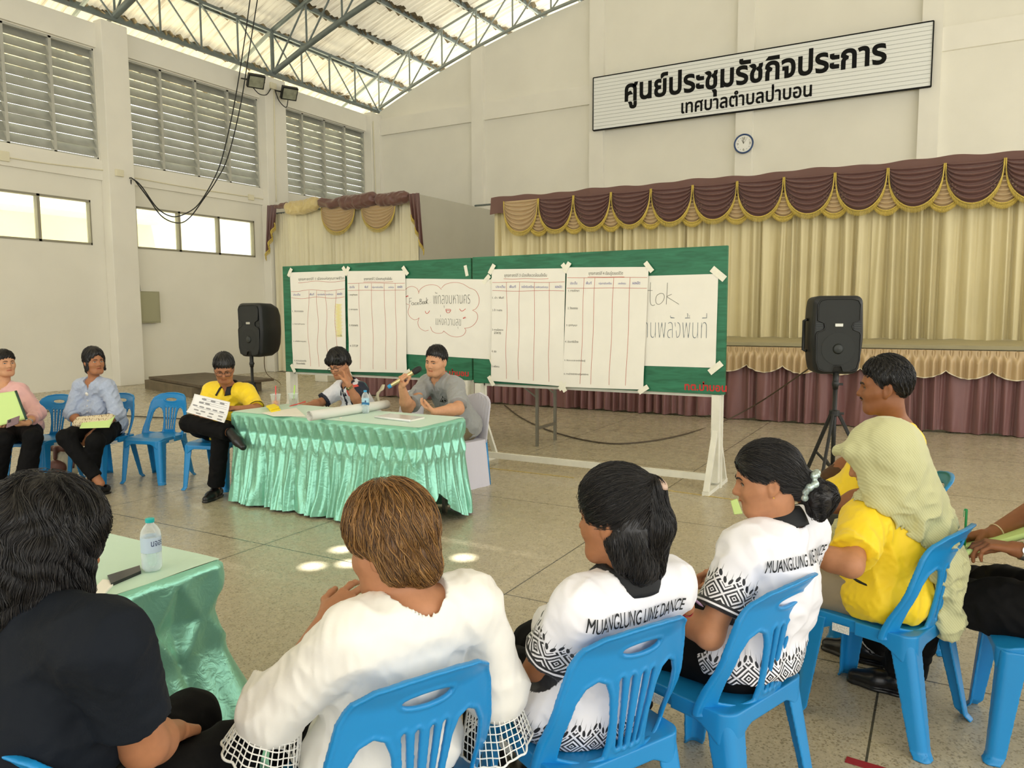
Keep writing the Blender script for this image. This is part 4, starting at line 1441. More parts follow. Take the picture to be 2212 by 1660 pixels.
def tail(u0, u1, v0, v1, seed, side):
    m, fr = MB(), MB()
    a, b = ony(u0, v0, VS - .06), ony(u1, v0, VS - .06)
    zb = ony(u1, v1, VS - .06)[2]
    def f(u, v):
        x = a[0] + (b[0] - a[0]) * u
        k = u if side > 0 else 1 - u
        L = (a[2] - zb) * (.35 + .65 * k)
        return (x + side * .28 * v * (b[0] - a[0]), VS - .06 - .05 * math.sin(u * 2 * PI * 3) * (.4 + .6 * v), a[2] + .02 - L * v)
    m.grid(f, 36, 20)
    e = [np.array(f(i / 36, 1.0)) for i in range(37)]
    fr.tube([p - (0, .01, 0) for p in e], .015, 6)
    for p in e: fr.tube([p, p - (0, 0, .10)], [.012, .008], 5)
    tl = rel(m).build('tail', brown, sv, smooth=True, fixn=False); rel(fr).build('fringe', gold, tl, smooth=True)
tail(577, 598, 446, 556, 1, -1)
tail(882, 906, 421, 545, 2, 1)
tag(MB().tube([(sx0 - .12, SY, zS - .12), (sx1, SY, zS - .1)], .02, 8).build('curtain_rail', steel, smooth=True), 'short rail between pillar and grey partition holding the side wing curtain', 'rail')

# ---- stage front skirt
SKY = STY - .085
curtain(STX0 + .02, HX1 - .4, SKY, .02, STZ - .06, mauve, 'mauve pleated skirt hanging down the stage front', 'stage_skirt', 91, .17, .055, cat='skirt')
sk = bpy.data.objects['stage_skirt']
spk = [ony(u, 790, SKY)[0] for u in (1615, 1695, 2044, 2134)]
per = (spk[3] - spk[2]); x = spk[0]
edges = [spk[0] + (spk[2] - spk[0]) / 5 * k for k in range(-18, 20)]
edges = [e for e in edges if STX0 < e < HX1 - .4]
trimw = mat('white_trim', S(226, 216, 190), .6)
so = np.array(sk.location)
for i, (a, b) in enumerate(zip(edges[:-1], edges[1:])):
    m = MB()
    npl = 5
    def f(u, v):
        x = a + (b - a) * u
        sag = .10 * math.sin(PI * u) ** .8
        k = (u * npl) % 1
        pin = math.exp(-((k - .5) / .13) ** 2)
        L = .26 + sag
        yy = SKY - .075 + .03 * pin * math.exp(-((v - .16) / .14) ** 2) - .055 * math.sin(PI * k) ** 2 * smoothstep(.1, .5, v) + .012 * math.sin(u * 41 + i * 3) * v
        return np.array((x, yy, STZ - .055 - L * v)) - so
    m.grid(f, 50, 16)
    sc = m.build('scallop', tan, sk, smooth=True, fixn=False)
    tr = MB(); tr.tube([f(j / 40, 1.0) - (0, .006, 0) for j in range(41)], .0075, 5)
    tr.build('trim_braid', trimw, sc, smooth=True)
    kn = MB()
    for j in range(npl):
        p = f((j + .5) / npl, .16); kn.obox(p + (0, -.016, 0), (.012, 0, 0), (0, .014, 0), (0, 0, .045))
    kn.build('pleat_hook', tan, sc, bevel=.004)

# ---- wall sign
sgx0, sgx1, sgz0, sgz1 = ony(1282, 230, WY - .2)[0], ony(2014, 120, WY - .2)[0], 6.42, 7.78
sgy = WY - .2
sg = thing('sign_board', 'long white ribbed sign with two lines of black Thai lettering on the end wall', 'sign', ((sgx0 + sgx1) / 2, sgy, (sgz0 + sgz1) / 2))
o = np.array(sg.location)
hx, hz = (sgx1 - sgx0) / 2, (sgz1 - sgz0) / 2
MB().box((-hx, -.02, -hz), (hx, .05, hz)).build('sign_panel', mat('sign_white', S(236, 238, 234), .5), sg)
fb = MB()
for z in (-hz, hz): fb.box((-hx, -.035, z - .012), (hx, .05, z + .012))
for x in (-hx, hx): fb.box((x - .012, -.035, -hz), (x + .012, .05, hz))
blk = mat('sign_black', S(12, 13, 12), .7, spec=.2)
fb.build('sign_frame', blk, sg)
ln = MB()
for k in range(1, 15):
    z = -hz + 2 * hz * k / 15
    ln.box((-hx + .02, -.0235, z - .005), (hx - .02, -.0195, z + .005))
ln.build('groove', mat('groove_grey', S(172, 176, 170), .6), sg)
lt = MB()
a, b = ony(1350, 215, sgy)[0] - o[0], ony(1915, 135, sgy)[0] - o[0]
writing(lt, 'ศูนย์ประชุมรัชกิจประการ', lambda x, y: (a + x, -.0255, hz - .53 * 2 * hz + y), 1, width=b - a, height=.80, wt=.030, dens=8)
a2, b2_ = ony(1472, 250, sgy)[0] - o[0], ony(1754, 205, sgy)[0] - o[0]
writing(lt, 'เทศบาลตำบลป่าบอน', lambda x, y: (a2 + x, -.0255, hz - .90 * 2 * hz + y), 1, width=b2_ - a2, height=.40, wt=.022, dens=8)
lt.build('lettering', blk, sg, fixn=False)
# ---- wall clock
ck_ = thing('wall_clock', 'round white wall clock with a dark blue rim below the sign', 'clock', tuple(ony(1607, 311, WY - .16)))
yv = (0, -1, 0)
MB().tube([(.218 * math.cos(a), -.03, .218 * math.sin(a)) for a in np.linspace(0, 2 * PI, 49)[:-1]], .020, 10, closed=True).build('rim', mat('clock_rim', S(34, 66, 112), .3), ck_, smooth=True, sharp=60)
MB().lathe([(.0001, .028), (.206, .028)], 40, axis=yv).build('dial', mat('clock_dial', S(240, 240, 234), .4), ck_)
gr = mat('clock_numerals', S(120, 116, 96), .5)
m = MB()
for txt, x, z in (('12', 0, .13), ('3', .145, 0), ('6', 0, -.14), ('9', -.145, 0)):
    writing(m, txt, lambda a, c: (x + a, -.030, z - .028 + c), .1, height=.06, width=.075 if txt == '12' else .04, align='C', wt=.01)
for k in range(12):
    if k % 3: m.obox((.15 * math.sin(k * PI / 6), -.030, .15 * math.cos(k * PI / 6)), (.007, 0, 0), (0, .001, 0), (0, 0, .007))
m.build('numerals', gr, ck_, fixn=False)
m = MB()
for a_, L, w in ((-.42, .10, .014), (-.02, .14, .010), (.55, .13, .004)):
    m.bar((-.02 * math.sin(a_), -.034, -.02 * math.cos(a_)), (L * math.sin(a_), -.034, L * math.cos(a_)), .002, w, up=(0, 1, 0)) if False else m.bar((0, -.034, 0), (L * math.sin(a_), -.034, L * math.cos(a_)), w, .002, up=(0, 1, 0))
m.build('hand', mat('clock_hand', S(70, 66, 52), .5), ck_)

# ---- floodlights on the wall pillar and their cables
def flood(c, lab):
    t = thing('floodlight', lab, 'floodlight', tuple(c))
    d = unit((.75, -.35, -.62)); x = unit(np.cross(d, (0, 0, 1))); y = np.cross(x, d)
    body = MB().obox(-d * .02, x * .21, y * .17, d * .06)
    body.obox(-d * .11, x * .15, y * .12, d * .05)
    for k in range(6): body.obox(-d * .17 + x * (k - 2.5) * .05, x * .008, y * .11, d * .03)
    body.build('housing', black_p, t, bevel=.012)
    MB().obox(d * .045, x * .18, y * .135, d * .006).build('lamp_glass', mat('lamp_glass', S(150, 152, 132), .15, spec=.8, noise=(9, .25)), t)
    b = MB()
    for s in (-1, 1): b.bar(x * s * .225 - d * .02, x * s * .225 - d * .02 + (-.2, 0, .06), .02, .03)
    b.bar(x * .225 - d * .02 + (-.2, 0, .06), -x * .225 - d * .02 + (-.2, 0, .06), .02, .03)
    b.build('bracket', black_p, t)
f1, f2 = onx(553, 176, -15.36), onx(625, 202, -15.36)
flood(f1, 'black floodlight left of the small junction box under the roof truss')
flood(f2, 'black floodlight right of the small junction box under the roof truss')
ivory = mat('ivory_plastic', S(226, 220, 192), .5)
def jbox(c, s, lab):
    return tag(MB().box((-.03, -s, -s * .8), (.03, s, s * .8)).build('junction_box', ivory, bevel=.008), lab, 'junction box', 'junction boxes on the left wall')
for (u, v, x, s, lab) in ((590, 186, WX + .31, .10, 'small ivory junction box between the two floodlights'), (5, 337, WX + .07, .12, 'ivory junction box at the frame edge below the louvers'), (258, 374, WX + .31, .09, 'ivory junction box on the front pillar where the black cables start'), (542, 427, WX + .07, .09, 'ivory junction box below the middle louver window')):
    b = jbox(None, s, lab); b.location = tuple(onx(u, v, x))
def cable(pts, r, lab, m=black_p, name='cable', group=None, n=10):
    return tag(MB().tube(spline(pts, n), r, 6).build(name, m, smooth=True), lab, 'cable', group)
xx = WX + .31
cable([onx(585, 192, xx), onx(575, 205, xx + .1), onx(560, 203, -15.3), f1 + (-.1, 0, -.15)], .012, 'short black lead from the junction box to the first floodlight')
cable([onx(594, 194, xx), onx(603, 218, xx + .1), onx(618, 232, -15.3), f2 + (-.05, 0, -.15)], .012, 'short black lead from the junction box to the second floodlight')
cable([onx(u, v, WX + .075) for u, v in ((14, 340), (100, 353), (200, 365), (256, 372))], .014, 'white conduit along the beam from the frame edge to the front pillar', ivory, 'conduit')
cable([onx(u, v, WX + .075) for u, v in ((268, 380), (400, 404), (535, 425), (605, 436))], .014, 'white conduit along the beam behind the hanging black cables', ivory, 'conduit')
cable([onx(592, 196, WX + .30), onx(594, 300, WX + .30), onx(597, 436, WX + .30)], .016, 'white conduit dropping down the middle pillar', ivory, 'conduit')
cable([onx(806, 262, WX + .32), onx(809, 340, WX + .32), onx(812, 420, WX + .32)], .016, 'white conduit in the corner of the end wall', ivory, 'conduit')
cx_ = WX + .6
def cab(pts): return [onx(u, v, WX + .34 + 1.3 * (1 - i / (len(pts) - 1)) ** 1.5) for i, (u, v) in enumerate(pts)]
top = [(-15.3, 14.2, 9.0)]
cable(cab([(540, 0), (527, 95), (507, 220), (483, 330), (463, 385), (430, 440), (400, 462), (372, 468), (340, 450), (305, 402), (283, 384)]), .014, 'inner black cable looping from the roof to the front pillar', group='black cables hanging from the roof')
cable(cab([(556, 0), (540, 100), (519, 230), (492, 340), (466, 392), (440, 430), (410, 470), (385, 482), (350, 468), (318, 425), (290, 388)]), .014, 'outer black cable with the lowest loop, hanging from the roof', group='black cables hanging from the roof')
cable([onx(281, 384, xx), onx(278, 400, WX + .1), onx(282, 480, WX + .06), onx(288, 560, WX + .06), onx(289, 632, WX + .06)], .012, 'black cable running straight down to the grey switch box edge')
cable([onx(283, 388, xx), onx(284, 450, WX + .1), onx(294, 550, WX + .06), onx(303, 632, WX + .06)], .012, 'black cable slanting down to the top of the grey switch box')
ep = thing('switch_box', 'grey metal switch box on the left wall behind the front pillar', 'switch box', tuple(onx(311, 664, WX + .02)))
MB().box((0, -.30, -.36), (.16, .30, .36)).build('box_body', mat('switch_grey', S(158, 156, 126), .5, noise=(4, .05)), ep, bevel=.006)
MB().box((.158, -.27, -.33), (.172, .27, .33)).build('box_door', mat('switch_grey2', S(164, 162, 132), .5), ep, bevel=.004)
MB().box((.172, -.235, -.05), (.182, -.21, .05)).build('latch', black_p, ep)


# ---------------------------------------------------------------- loudspeakers on tripods
def speaker(c, nrm, lab):
    """c: centre of the bottom; nrm: horizontal facing"""
    n = unit((nrm[0], nrm[1], 0))
    t = thing('loudspeaker', lab, 'speaker', tuple(c), math.atan2(n[0], -n[1]))
    H, W, D = .66, .43, .36
    def outl(k, top=.0):
        pts = []
        for (x, z, r) in ((-.18, 0, .05), (.18, 0, .05), (.215, H * .45, .3), (.20, H, .07), (-.20, H, .07), (-.215, H * .45, .3)):
            pts.append((x * k, (z - H / 2) * k + H / 2))
        # round the corners
        out = []
        m = len(pts)
        for i in range(m):
            p, a, b = np.array(pts[i]), np.array(pts[i - 1]), np.array(pts[(i + 1) % m])
            rr = .06
            p0, p1 = p + unit(a - p) * rr, p + unit(b - p) * rr
            for q in np.linspace(0, 1, 6): out.append(tuple((1 - q) ** 2 * p0 + 2 * q * (1 - q) * p + q * q * p1))
        return out
    b = MB()
    sec = [(-.02, .90), (.0, .985), (.02, 1.0), (.20, .98), (.30, .86), (.36, .66)]
    L = [outl(k) for _, k in sec]
    V = [(x, d, z) for (d, _), l in zip(sec, L) for x, z in l]
    m = len(L[0])
    F = [(i * m + j, i * m + (j + 1) % m, (i + 1) * m + (j + 1) % m, (i + 1) * m + j) for i in range(len(sec) - 1) for j in range(m)]
    F += [tuple(range(m)), tuple(range((len(sec) - 1) * m, len(sec) * m))]
    b.add(V, F).build('cabinet', black_p, t, smooth=True, sharp=35)
    # grille: waisted outline with side notches
    gp = [(-.150, .045), (-.11, .03), (-.045, .03), (-.03, .075), (.03, .075), (.045, .03), (.11, .03), (.150, .045), (.172, .12), (.176, .33), (.168, .352), (.115, .375), (.105, .40), (.115, .43), (.165, .452), (.168, .58), (.15, .615), (.10, .628), (-.10, .628), (-.15, .615), (-.168, .58), (-.165, .452), (-.115, .43), (-.105, .40), (-.115, .375), (-.168, .352), (-.176, .33), (-.172, .12)]
    MB().prism(gp, lambda x, z, d: (x, d, z), -.032, -.018).build('grille', black_g, t, bevel=.004)
    e = MB()
    rim = [np.array((x * 1.03, -.03, (z - .33) * 1.015 + .33)) for x, z in gp]
    e.tube(rim, .006, 6, closed=True)
    e.build('grille_rim', black_p, t, smooth=True)
    for s in (-1, 1):
        v = MB()
        for k in range(4): v.box((min(s * .125, s * .185), -.026, .368 + k * .018), (max(s * .125, s * .185), -.018, .377 + k * .018))
        v.build('port_slat', mat('port_grey', S(40, 44, 42), .5), t)
    MB().lathe([(.0001, .0335), (.135, .0335)], 32, c=(0, 0, .215), axis=(0, -1, 0)).build('woofer', mat('woofer', S(34, 37, 35), .7), t)
    MB().lathe([(.045, .034), (.03, .042), (.0001, .045)], 20, c=(0, 0, .215), axis=(0, -1, 0)).build('dust_cap', mat('dust_cap', S(42, 46, 44), .55), t, smooth=True)
    MB().box((-.033, -.04, .40), (.033, -.032, .428)).build('emblem', mat('emblem', S(196, 196, 186), .35, metal=.5), t, bevel=.004)
    h = MB(); h.tube([(-.212, .12, .46), (-.235, .14, .45), (-.235, .14, .20), (-.212, .12, .19)], .014, 8)
    h.build('side_handle', black_p, t, smooth=True)
    return t
def stand(p, z, lab, rz, spread=.38):
    t = thing('speaker_stand', lab, 'stand', (p[0], p[1], 0), rz)
    MB().tube([(0, 0, .12), (0, 0, z - .04)], .018, 10).tube([(0, 0, z - .12), (0, 0, z + .02)], .024, 10).build('pole', black_p, t, smooth=True)
    MB().lathe([(.02, 0), (.042, .005), (.042, .05), (.02, .055)], 14, c=(0, 0, .70)).box((.02, -.012, .715), (.075, .012, .735)).build('collar', black_p, t, bevel=.003)
    MB().lathe([(.02, 0), (.032, .004), (.032, .035), (.02, .04)], 14, c=(0, 0, .24)).build('lower_collar', black_p, t)
    MB().lathe([(.026, 0), (.03, .02), (.026, .045)], 12, c=(0, 0, z - .10)).box((.02, -.01, z - .09), (.06, .01, z - .07)).build('knob', black_p, t, bevel=.003)
    for k in range(3):
        a = 2 * PI * k / 3
        d = np.array((math.cos(a), math.sin(a), 0))
        l = MB().bar(d * .035 + (0, 0, .72), d * spread + (0, 0, .02), .022, .028)
        lg = l.build('leg', black_p, t, bevel=.004)
        MB().bar(d * .03 + (0, 0, .26), d * (spread * .52) + (0, 0, .36), .014, .018).build('brace', black_p, t)
        MB().lathe([(.018, 0), (.02, .03), (.012, .04)], 10, c=tuple(d * spread)).build('rubber_foot', black_p, lg)
    return t
sp1 = rf(-3.21, 9.35); sp2 = rf(2.74, 6.4)
speaker((sp1[0], sp1[1], 1.06), (-.02, -1.), 'black loudspeaker on a tripod behind the man in glasses, turned towards the wall')
stand(sp1, 1.055, 'black tripod stand under the loudspeaker at the left end of the boards', 2.0)
speaker((sp2[0], sp2[1], 1.06), (.42, -.9), 'black loudspeaker on a tripod facing the room right of the green boards')
stand(sp2, 1.055, 'black tripod stand under the loudspeaker in front of the stage', .35)

# ---------------------------------------------------------------- odds and ends in the hall
pal = mat('old_plywood', S(112, 100, 78), .7, noise=(5, .2))
pl = thing('plywood_platform', 'low two-tier stack of worn plywood panels on the floor by the left wall', 'platform', (-14.2, 11.9, 0))
w0 = [onz(u, v, .24) for u, v in ((321, 815), (432, 834), (592, 819), (443, 806))]
o = np.array((-14.2, 11.9, 0))
m = MB(); m.prism([(p[0] - o[0], p[1] - o[1]) for p in w0], lambda x, y, z: (x, y, z), .20, .25); m.build('upper_panel', mat('plywood_dark', S(96, 84, 66), .7, noise=(6, .25)), pl)
m = MB(); c = sum(w0) / 4
m.prism([((p - c)[0] * .93 + c[0] - o[0] - .1, (p - c)[1] * .93 + c[1] - o[1] - .12) for p in w0], lambda x, y, z: (x, y, z), .0, .19); m.build('lower_tier', pal, pl)
q = onz(700, 824)
tag(MB().box((-.17, -.12, 0), (.22, .12, .21)).build('foam_box', mat('foam_white', S(232, 230, 218), .8), bevel=.01), 'white foam box on the floor seen under the left green board', 'box').location = (q[0], q[1], 0)
cable([onz(1090, 876, .01), onz(1130, 905, .012), onz(1200, 935, .012), onz(1300, 957, .012), onz(1390, 955, .012), onz(1480, 938, .012), onz(1560, 912, .012), onz(1640, 870, .3), onz(1750, 795, .9)], .009, 'thin dark cable lying across the floor behind the right board towards the loudspeaker', mat('cable_grey', S(78, 66, 50), .6), 'floor_cable')
cable([onz(u, v, .012) for u, v in ((95, 888), (180, 893), (280, 899), (390, 905))], .009, 'black cable on the floor behind the seated row', mat('cable_dark', S(60, 56, 46), .6), 'floor_cable')
cable([sp1 + (.12, .1, 1.2), onz(598, 800, .6) * .5 + sp1 * .5 + (0, 0, .4), onz(606, 830, .01), onz(625, 890, .01)], .006, 'thin cable hanging from the loudspeaker behind the man in glasses', mat('cable_grey2', S(110, 96, 70), .6), 'speaker_cable')
def floor_tape(a, b, w, m, lab, name='floor_tape'):
    a, b = onz(*a), onz(*b)
    c = (a + b) / 2; d = b - a; L = np.linalg.norm(d)
    o = MB().box((-L / 2, -w / 2, .001), (L / 2, w / 2, .003)).build(name, m)
    o.location = (c[0], c[1], 0); o.rotation_euler.z = math.atan2(d[1], d[0])
    return tag(o, lab, 'tape')
redt = mat('red_tape', S(150, 38, 46), .5); yel = mat('yellow_tape', S(196, 172, 96), .6, noise=(30, .2))
floor_tape((1827, 1642), (1914, 1668), .04, redt, 'dark red strip of tape on the terrazzo by the chair leg')
floor_tape((1195, 1003), (1268, 1009), .05, redt, 'red strip of tape on the floor behind the board rail')
floor_tape((1020, 1008), (1240, 1033), .02, yel, 'faded yellow line of tape on the floor under the board, nearer the table')
floor_tape((1390, 1053), (1640, 1088), .02, yel, 'faded yellow line of tape on the floor passing the right board foot')
# ================================================================= people
def skin_mat(): return mat('skin', (1, 1, 1, 1), .52, spec=.35, attr='Col', noise=(55, .05), sss=.08)
skinm = skin_mat()
eyew = mat('eye_white', S(214, 204, 190), .3); iris = mat('iris', S(34, 22, 16), .2)
browm = mat('eyebrow_hair', S(38, 28, 22), .7)
hairm = mat('hair_strands', (1, 1, 1, 1), .36, spec=.55, attr='Col')
shoe_black = mat('black_leather', S(22, 22, 24), .28)
SK = {'mid': (184, 130, 96), 'light': (204, 152, 116), 'dark': (142, 92, 60), 'tan': (168, 114, 80)}


def fr_head(c, f, up=(0, 0, 1)):
    f = unit(f); r = unit(np.cross(f, up)); u = np.cross(r, f)
    return np.array(c, float), r, f, u


class Head:
    """local frame: x to the person's right, y towards the face, z up; eye level at 0"""
    def __init__(s, c, f, up=(0, 0, 1), k=1.0):
        s.c, s.r, s.f, s.u = fr_head(c, f, up); s.k = k
        s.B = np.stack([s.r, s.f, s.u])
    def w(s, x, y, z): return s.c + s.k * (x * s.r + y * s.f + z * s.u)
    def loc(s, X): return ((X - s.c.astype(np.float32)) @ s.B.T.astype(np.float32)) / s.k
    def ell(s, F, c, rad, k=.02, sub=False, tilt=None):
        B = s.B
        if tilt is not None:
            a = tilt; ca, sa = math.cos(a), math.sin(a)          # about the x axis
            B = np.stack([s.r, ca * s.f + sa * s.u, -sa * s.f + ca * s.u])
        F.ell(s.w(*c), B, np.array(rad) * s.k, k * s.k, sub)
    def cap(s, F, a, b, ra, rb=None, k=.02, sub=False):
        F.cap(s.w(*a), s.w(*b), ra * s.k, None if rb is None else rb * s.k, k * s.k, sub)


def head_field(F, H, male=False, wide=0.):
    W = 1 + wide
    H.ell(F, (0, -.010, .035), (.074 * W, .096, .084), .03)
    H.ell(F, (0, .022, -.025), (.062 * W, .068, .085), .03)
    H.ell(F, (0, .026, -.070), (.052 * W, .052, .040), .03)
    H.cap(F, (-.016, .066, -.098), (.016, .066, -.098), .017, k=.03)
    for s in (-1, 1):
        H.cap(F, (s * .036, .058, -.030), (s * .052, .030, -.022), .024 * W, k=.025)
        H.cap(F, (s * .046, -.005, -.062), (s * .03, .05, -.092), .020 * W, k=.03)
        H.cap(F, (s * .014, .080, .020), (s * .042, .066, .021), .011 if male else .009, k=.018)
        H.ell(F, (s * .032, .092, .001), (.019, .014, .0105), .014, True)
        H.ell(F, (s * .032, .0665, .0), (.0150, .0125, .0098), .006)
    H.cap(F, (0, .080, .012), (0, .102, -.028), .0075, .0125, k=.014)
    for s in (-1, 1):
        H.cap(F, (s * .013, .089, -.034), (s * .014, .082, -.033), .0088, k=.008)
    H.cap(F, (-.016, .079, -.0570), (0, .087, -.0550), .0062, .0072, k=.008); H.cap(F, (.016, .079, -.0570), (0, .087, -.0550), .0062, .0072, k=.008)
    H.cap(F, (-.014, .078, -.0680), (.014, .078, -.0680), .0078, k=.008)
    H.cap(F, (-.022, .088, -.0622), (.022, .088, -.0622), .0022, k=.004, sub=True)
    for s in (-1, 1):                                    # ears
        H.ell(F, (s * (.076 * W), -.014, -.006), (.010, .019, .031), .008, tilt=.2)
        H.ell(F, (s * (.086 * W), -.009, -.004), (.007, .010, .019), .004, True, tilt=.2)
        H.ell(F, (s * (.073 * W), -.004, -.032), (.008, .009, .012), .006)


def hand(F, wr, fwd, nrm, side, s=1., curl=(.5, .7), thumb=.5, spread=.10, curls=None, k=.006):
    """wr wrist; fwd towards the fingers; nrm out of the palm; side = lateral direction of the thumb"""
    fwd = unit(fwd); nrm = unit(np.asarray(nrm) - fwd * (np.asarray(nrm) @ fwd)); lat = np.cross(fwd, nrm)
    if lat @ np.asarray(side) < 0: lat = -lat
    wr = np.asarray(wr, float)
    kn = [wr + s * (fwd * L + lat * o) for L, o in ((.083, .032), (.088, .010), (.084, -.011), (.076, -.030))]
    for q, o in zip(kn, (.020, .006, -.008, -.020)):
        F.cap(wr + s * lat * o * .8 + s * fwd * .008, q, .0165 * s, .0115 * s, .012)
    F.cap(wr + s * (fwd * .03 + lat * .026 + nrm * .006), wr + s * (fwd * .055 + lat * .024 + nrm * .004), .017 * s, .013 * s, .012)
    tips = []
    for i, (q, L) in enumerate(zip(kn, (.042, .047, .043, .034))):
        c = curls[i] if curls else (curl[0] * (1 + .10 * i), curl[1] * (1 + .06 * i))
        a = 0; p = q; d0 = unit(fwd + lat * spread * (1.5 - i) * .8)
        rad = (.0098, .0100, .0096, .0084)[i] * s
        for j, l in enumerate((L, L * .62, L * .50)):
            a += c[0] if j == 0 else c[1] * (1 if j == 1 else .65)
            d = d0 * math.cos(a) + nrm * math.sin(a)
            e = p + d * l * s
            F.cap(p, e, rad * (1 - .1 * j), rad * (.92 - .1 * j), k)
            p = e
        tips.append(p)
    b = wr + s * (fwd * .022 + lat * .026 + nrm * .006)
    d1 = unit(fwd * .62 + lat * (.72 - .5 * thumb) + nrm * (.25 + .55 * thumb))
    m = b + d1 * .042 * s
    d2 = unit(fwd * .85 + lat * (.30 - .55 * thumb) + nrm * (.2 + .5 * thumb))
    e = m + d2 * .032 * s
    g = e + unit(d2 + nrm * .15) * .026 * s
    F.cap(b, m, .0150 * s, .0115 * s, .010); F.cap(m, e, .0112 * s, .0100 * s, k); F.cap(e, g, .0100 * s, .0080 * s, k)
    tips.append(g)
    return tips


def rows(r, f, u): return np.stack([unit(r), unit(f), unit(u)])


FACE = [None]


def build_body(J, H, male, size, skin, h, girth=1., bust=.0, hands=None, lips=True, belly=0., wide=0.):
    """J: joints. returns fields (trunk, arms, legs, headneck) and the finished skin arrays"""
    pel, wai, che, nek = (np.asarray(J[k], float) for k in ('pelvis', 'waist', 'chest', 'neck'))
    sL, sR = np.asarray(J['shL']), np.asarray(J['shR'])
    rgt = unit(sR - sL); upv = unit(nek - che); fwd = unit(np.cross(upv, rgt))
    g = girth
    T = Field()
    hipv = unit(np.asarray(J['hipR']) - np.asarray(J['hipL']))
    pf = unit(np.cross(unit(wai - pel), hipv))
    T.ell(pel, rows(hipv, pf, np.cross(hipv, pf)), (.175 * g, .125 * g, .115), .05)
    T.ell(wai, rows(rgt, fwd, upv), (.140 * g + belly * .3, .100 * g + belly * .6, .13), .06)
    if belly: T.ell((wai + pel) / 2 + fwd * .06, rows(rgt, fwd, upv), (.13 * g, .09 + belly, .11), .06)
    T.ell(che, rows(rgt, fwd, upv), ((.155 if male else .145) * g, .108 * g, .16), .06)
    T.cap(sL - rgt * -.03, sR - rgt * .03, .062 * g, .062 * g, .06)
    for s in (sL, sR):
        T.cap(nek + upv * .0 - fwd * .005, s + (nek - s) * .18, .046, .050, .05)
    if bust:
        for s in (-1, 1): T.ell(che + rgt * s * .075 * g + fwd * (.085 + .3 * bust) - upv * .045, rows(rgt, fwd, upv), (.07, .04 + bust, .07), .05)
    A = {}
    for sd, s in (('L', sL), ('R', sR)):
        a = Field(); e, w = np.asarray(J['el' + sd]), np.asarray(J['wr' + sd])
        m = size * (1.12 if male else 1) * (.5 + .5 * g)
        a.cap(s, s + (e - s) * .45, .054 * m, .046 * m, .03); a.cap(s + (e - s) * .45, e, .046 * m, .038 * m, .03)
        a.cap(e, e + (w - e) * .3, .039 * m, .040 * m, .03); a.cap(e + (w - e) * .3, w, .040 * m, .0245 * m, .03)
        A[sd] = a
    Lg = {}
    for sd in 'LR':
        l = Field(); hp, kn, an = (np.asarray(J[q + sd]) for q in ('hip', 'kn', 'an'))
        l.cap(hp, hp + (kn - hp) * .5, .088 * g, .078 * g, .05); l.cap(hp + (kn - hp) * .5, kn, .078 * g, .058 * size, .05)
        mid = kn + (an - kn) * .35
        back = unit(np.cross(np.cross(kn - hp, an - kn), an - kn))
        l.cap(kn, mid, .056 * size, .056 * size, .03); l.cap(mid, an, .056 * size, .036 * size, .03)
        Lg[sd] = l
    Hn = Field()
    head_field(Hn, H, male, wide)
    nb = H.w(0, -.022, -.075)
    Hn.cap(nek - upv * .01, nb, .058 if male else .050, .056 if male else .047, .03)
    Hn.cap(nb, H.w(0, -.03, -.03), .056 if male else .047, .05, .03)
    FACE[0] = Hn
    Hd = Field()
    tips = {}
    for sd in 'LR':
        if hands and hands.get(sd): tips[sd] = hand(Hd, J['wr' + sd], **hands[sd])
    # far parts of one person may touch; join them softly only where they belong together
    def skinf(X):
        d = T(X)
        def sm(a, b, k):
            hh = np.maximum(k - np.abs(a - b), 0) / k
            return np.minimum(a, b) - hh * hh * k * .25
        for l in Lg.values(): d = sm(d, l(X), .05)
        ar = None
        for a in A.values(): d = sm(d, a(X), .018)
        d = sm(d, Hn(X), .022)
        if Hd.P: d = sm(d, Hd(X), .008)
        return d
    allf = T + Hn + Hd
    for q in list(A.values()) + list(Lg.values()): allf = allf + q
    lo, hi = allf.box(.03)
    V, Q = nets(skinf, lo, hi, h)
    # colour: complexion, lips, a little redness
    base = np.array(S(*skin)[:3])
    C = np.repeat(base[None], len(V), 0)
    L = H.loc(V.astype(np.float32))
    lip = smoothstep(.0085, .0055, np.abs(L[:, 2] + .0615 + .002 * np.abs(L[:, 0] / .02))) * smoothstep(.025, .019, np.abs(L[:, 0])) * (L[:, 1] > .070)
    lipc = base * np.array([.80, .52, .50]) if lips else base * np.array([.78, .62, .58])
    C = C * (1 - lip[:, None]) + lipc * lip[:, None]
    return dict(T=T, A=A, L=Lg, Hn=Hn, Hd=Hd, skin=skinf, V=V, Q=Q, C=C, rgt=rgt, fwd=fwd, up=upv, tips=tips)


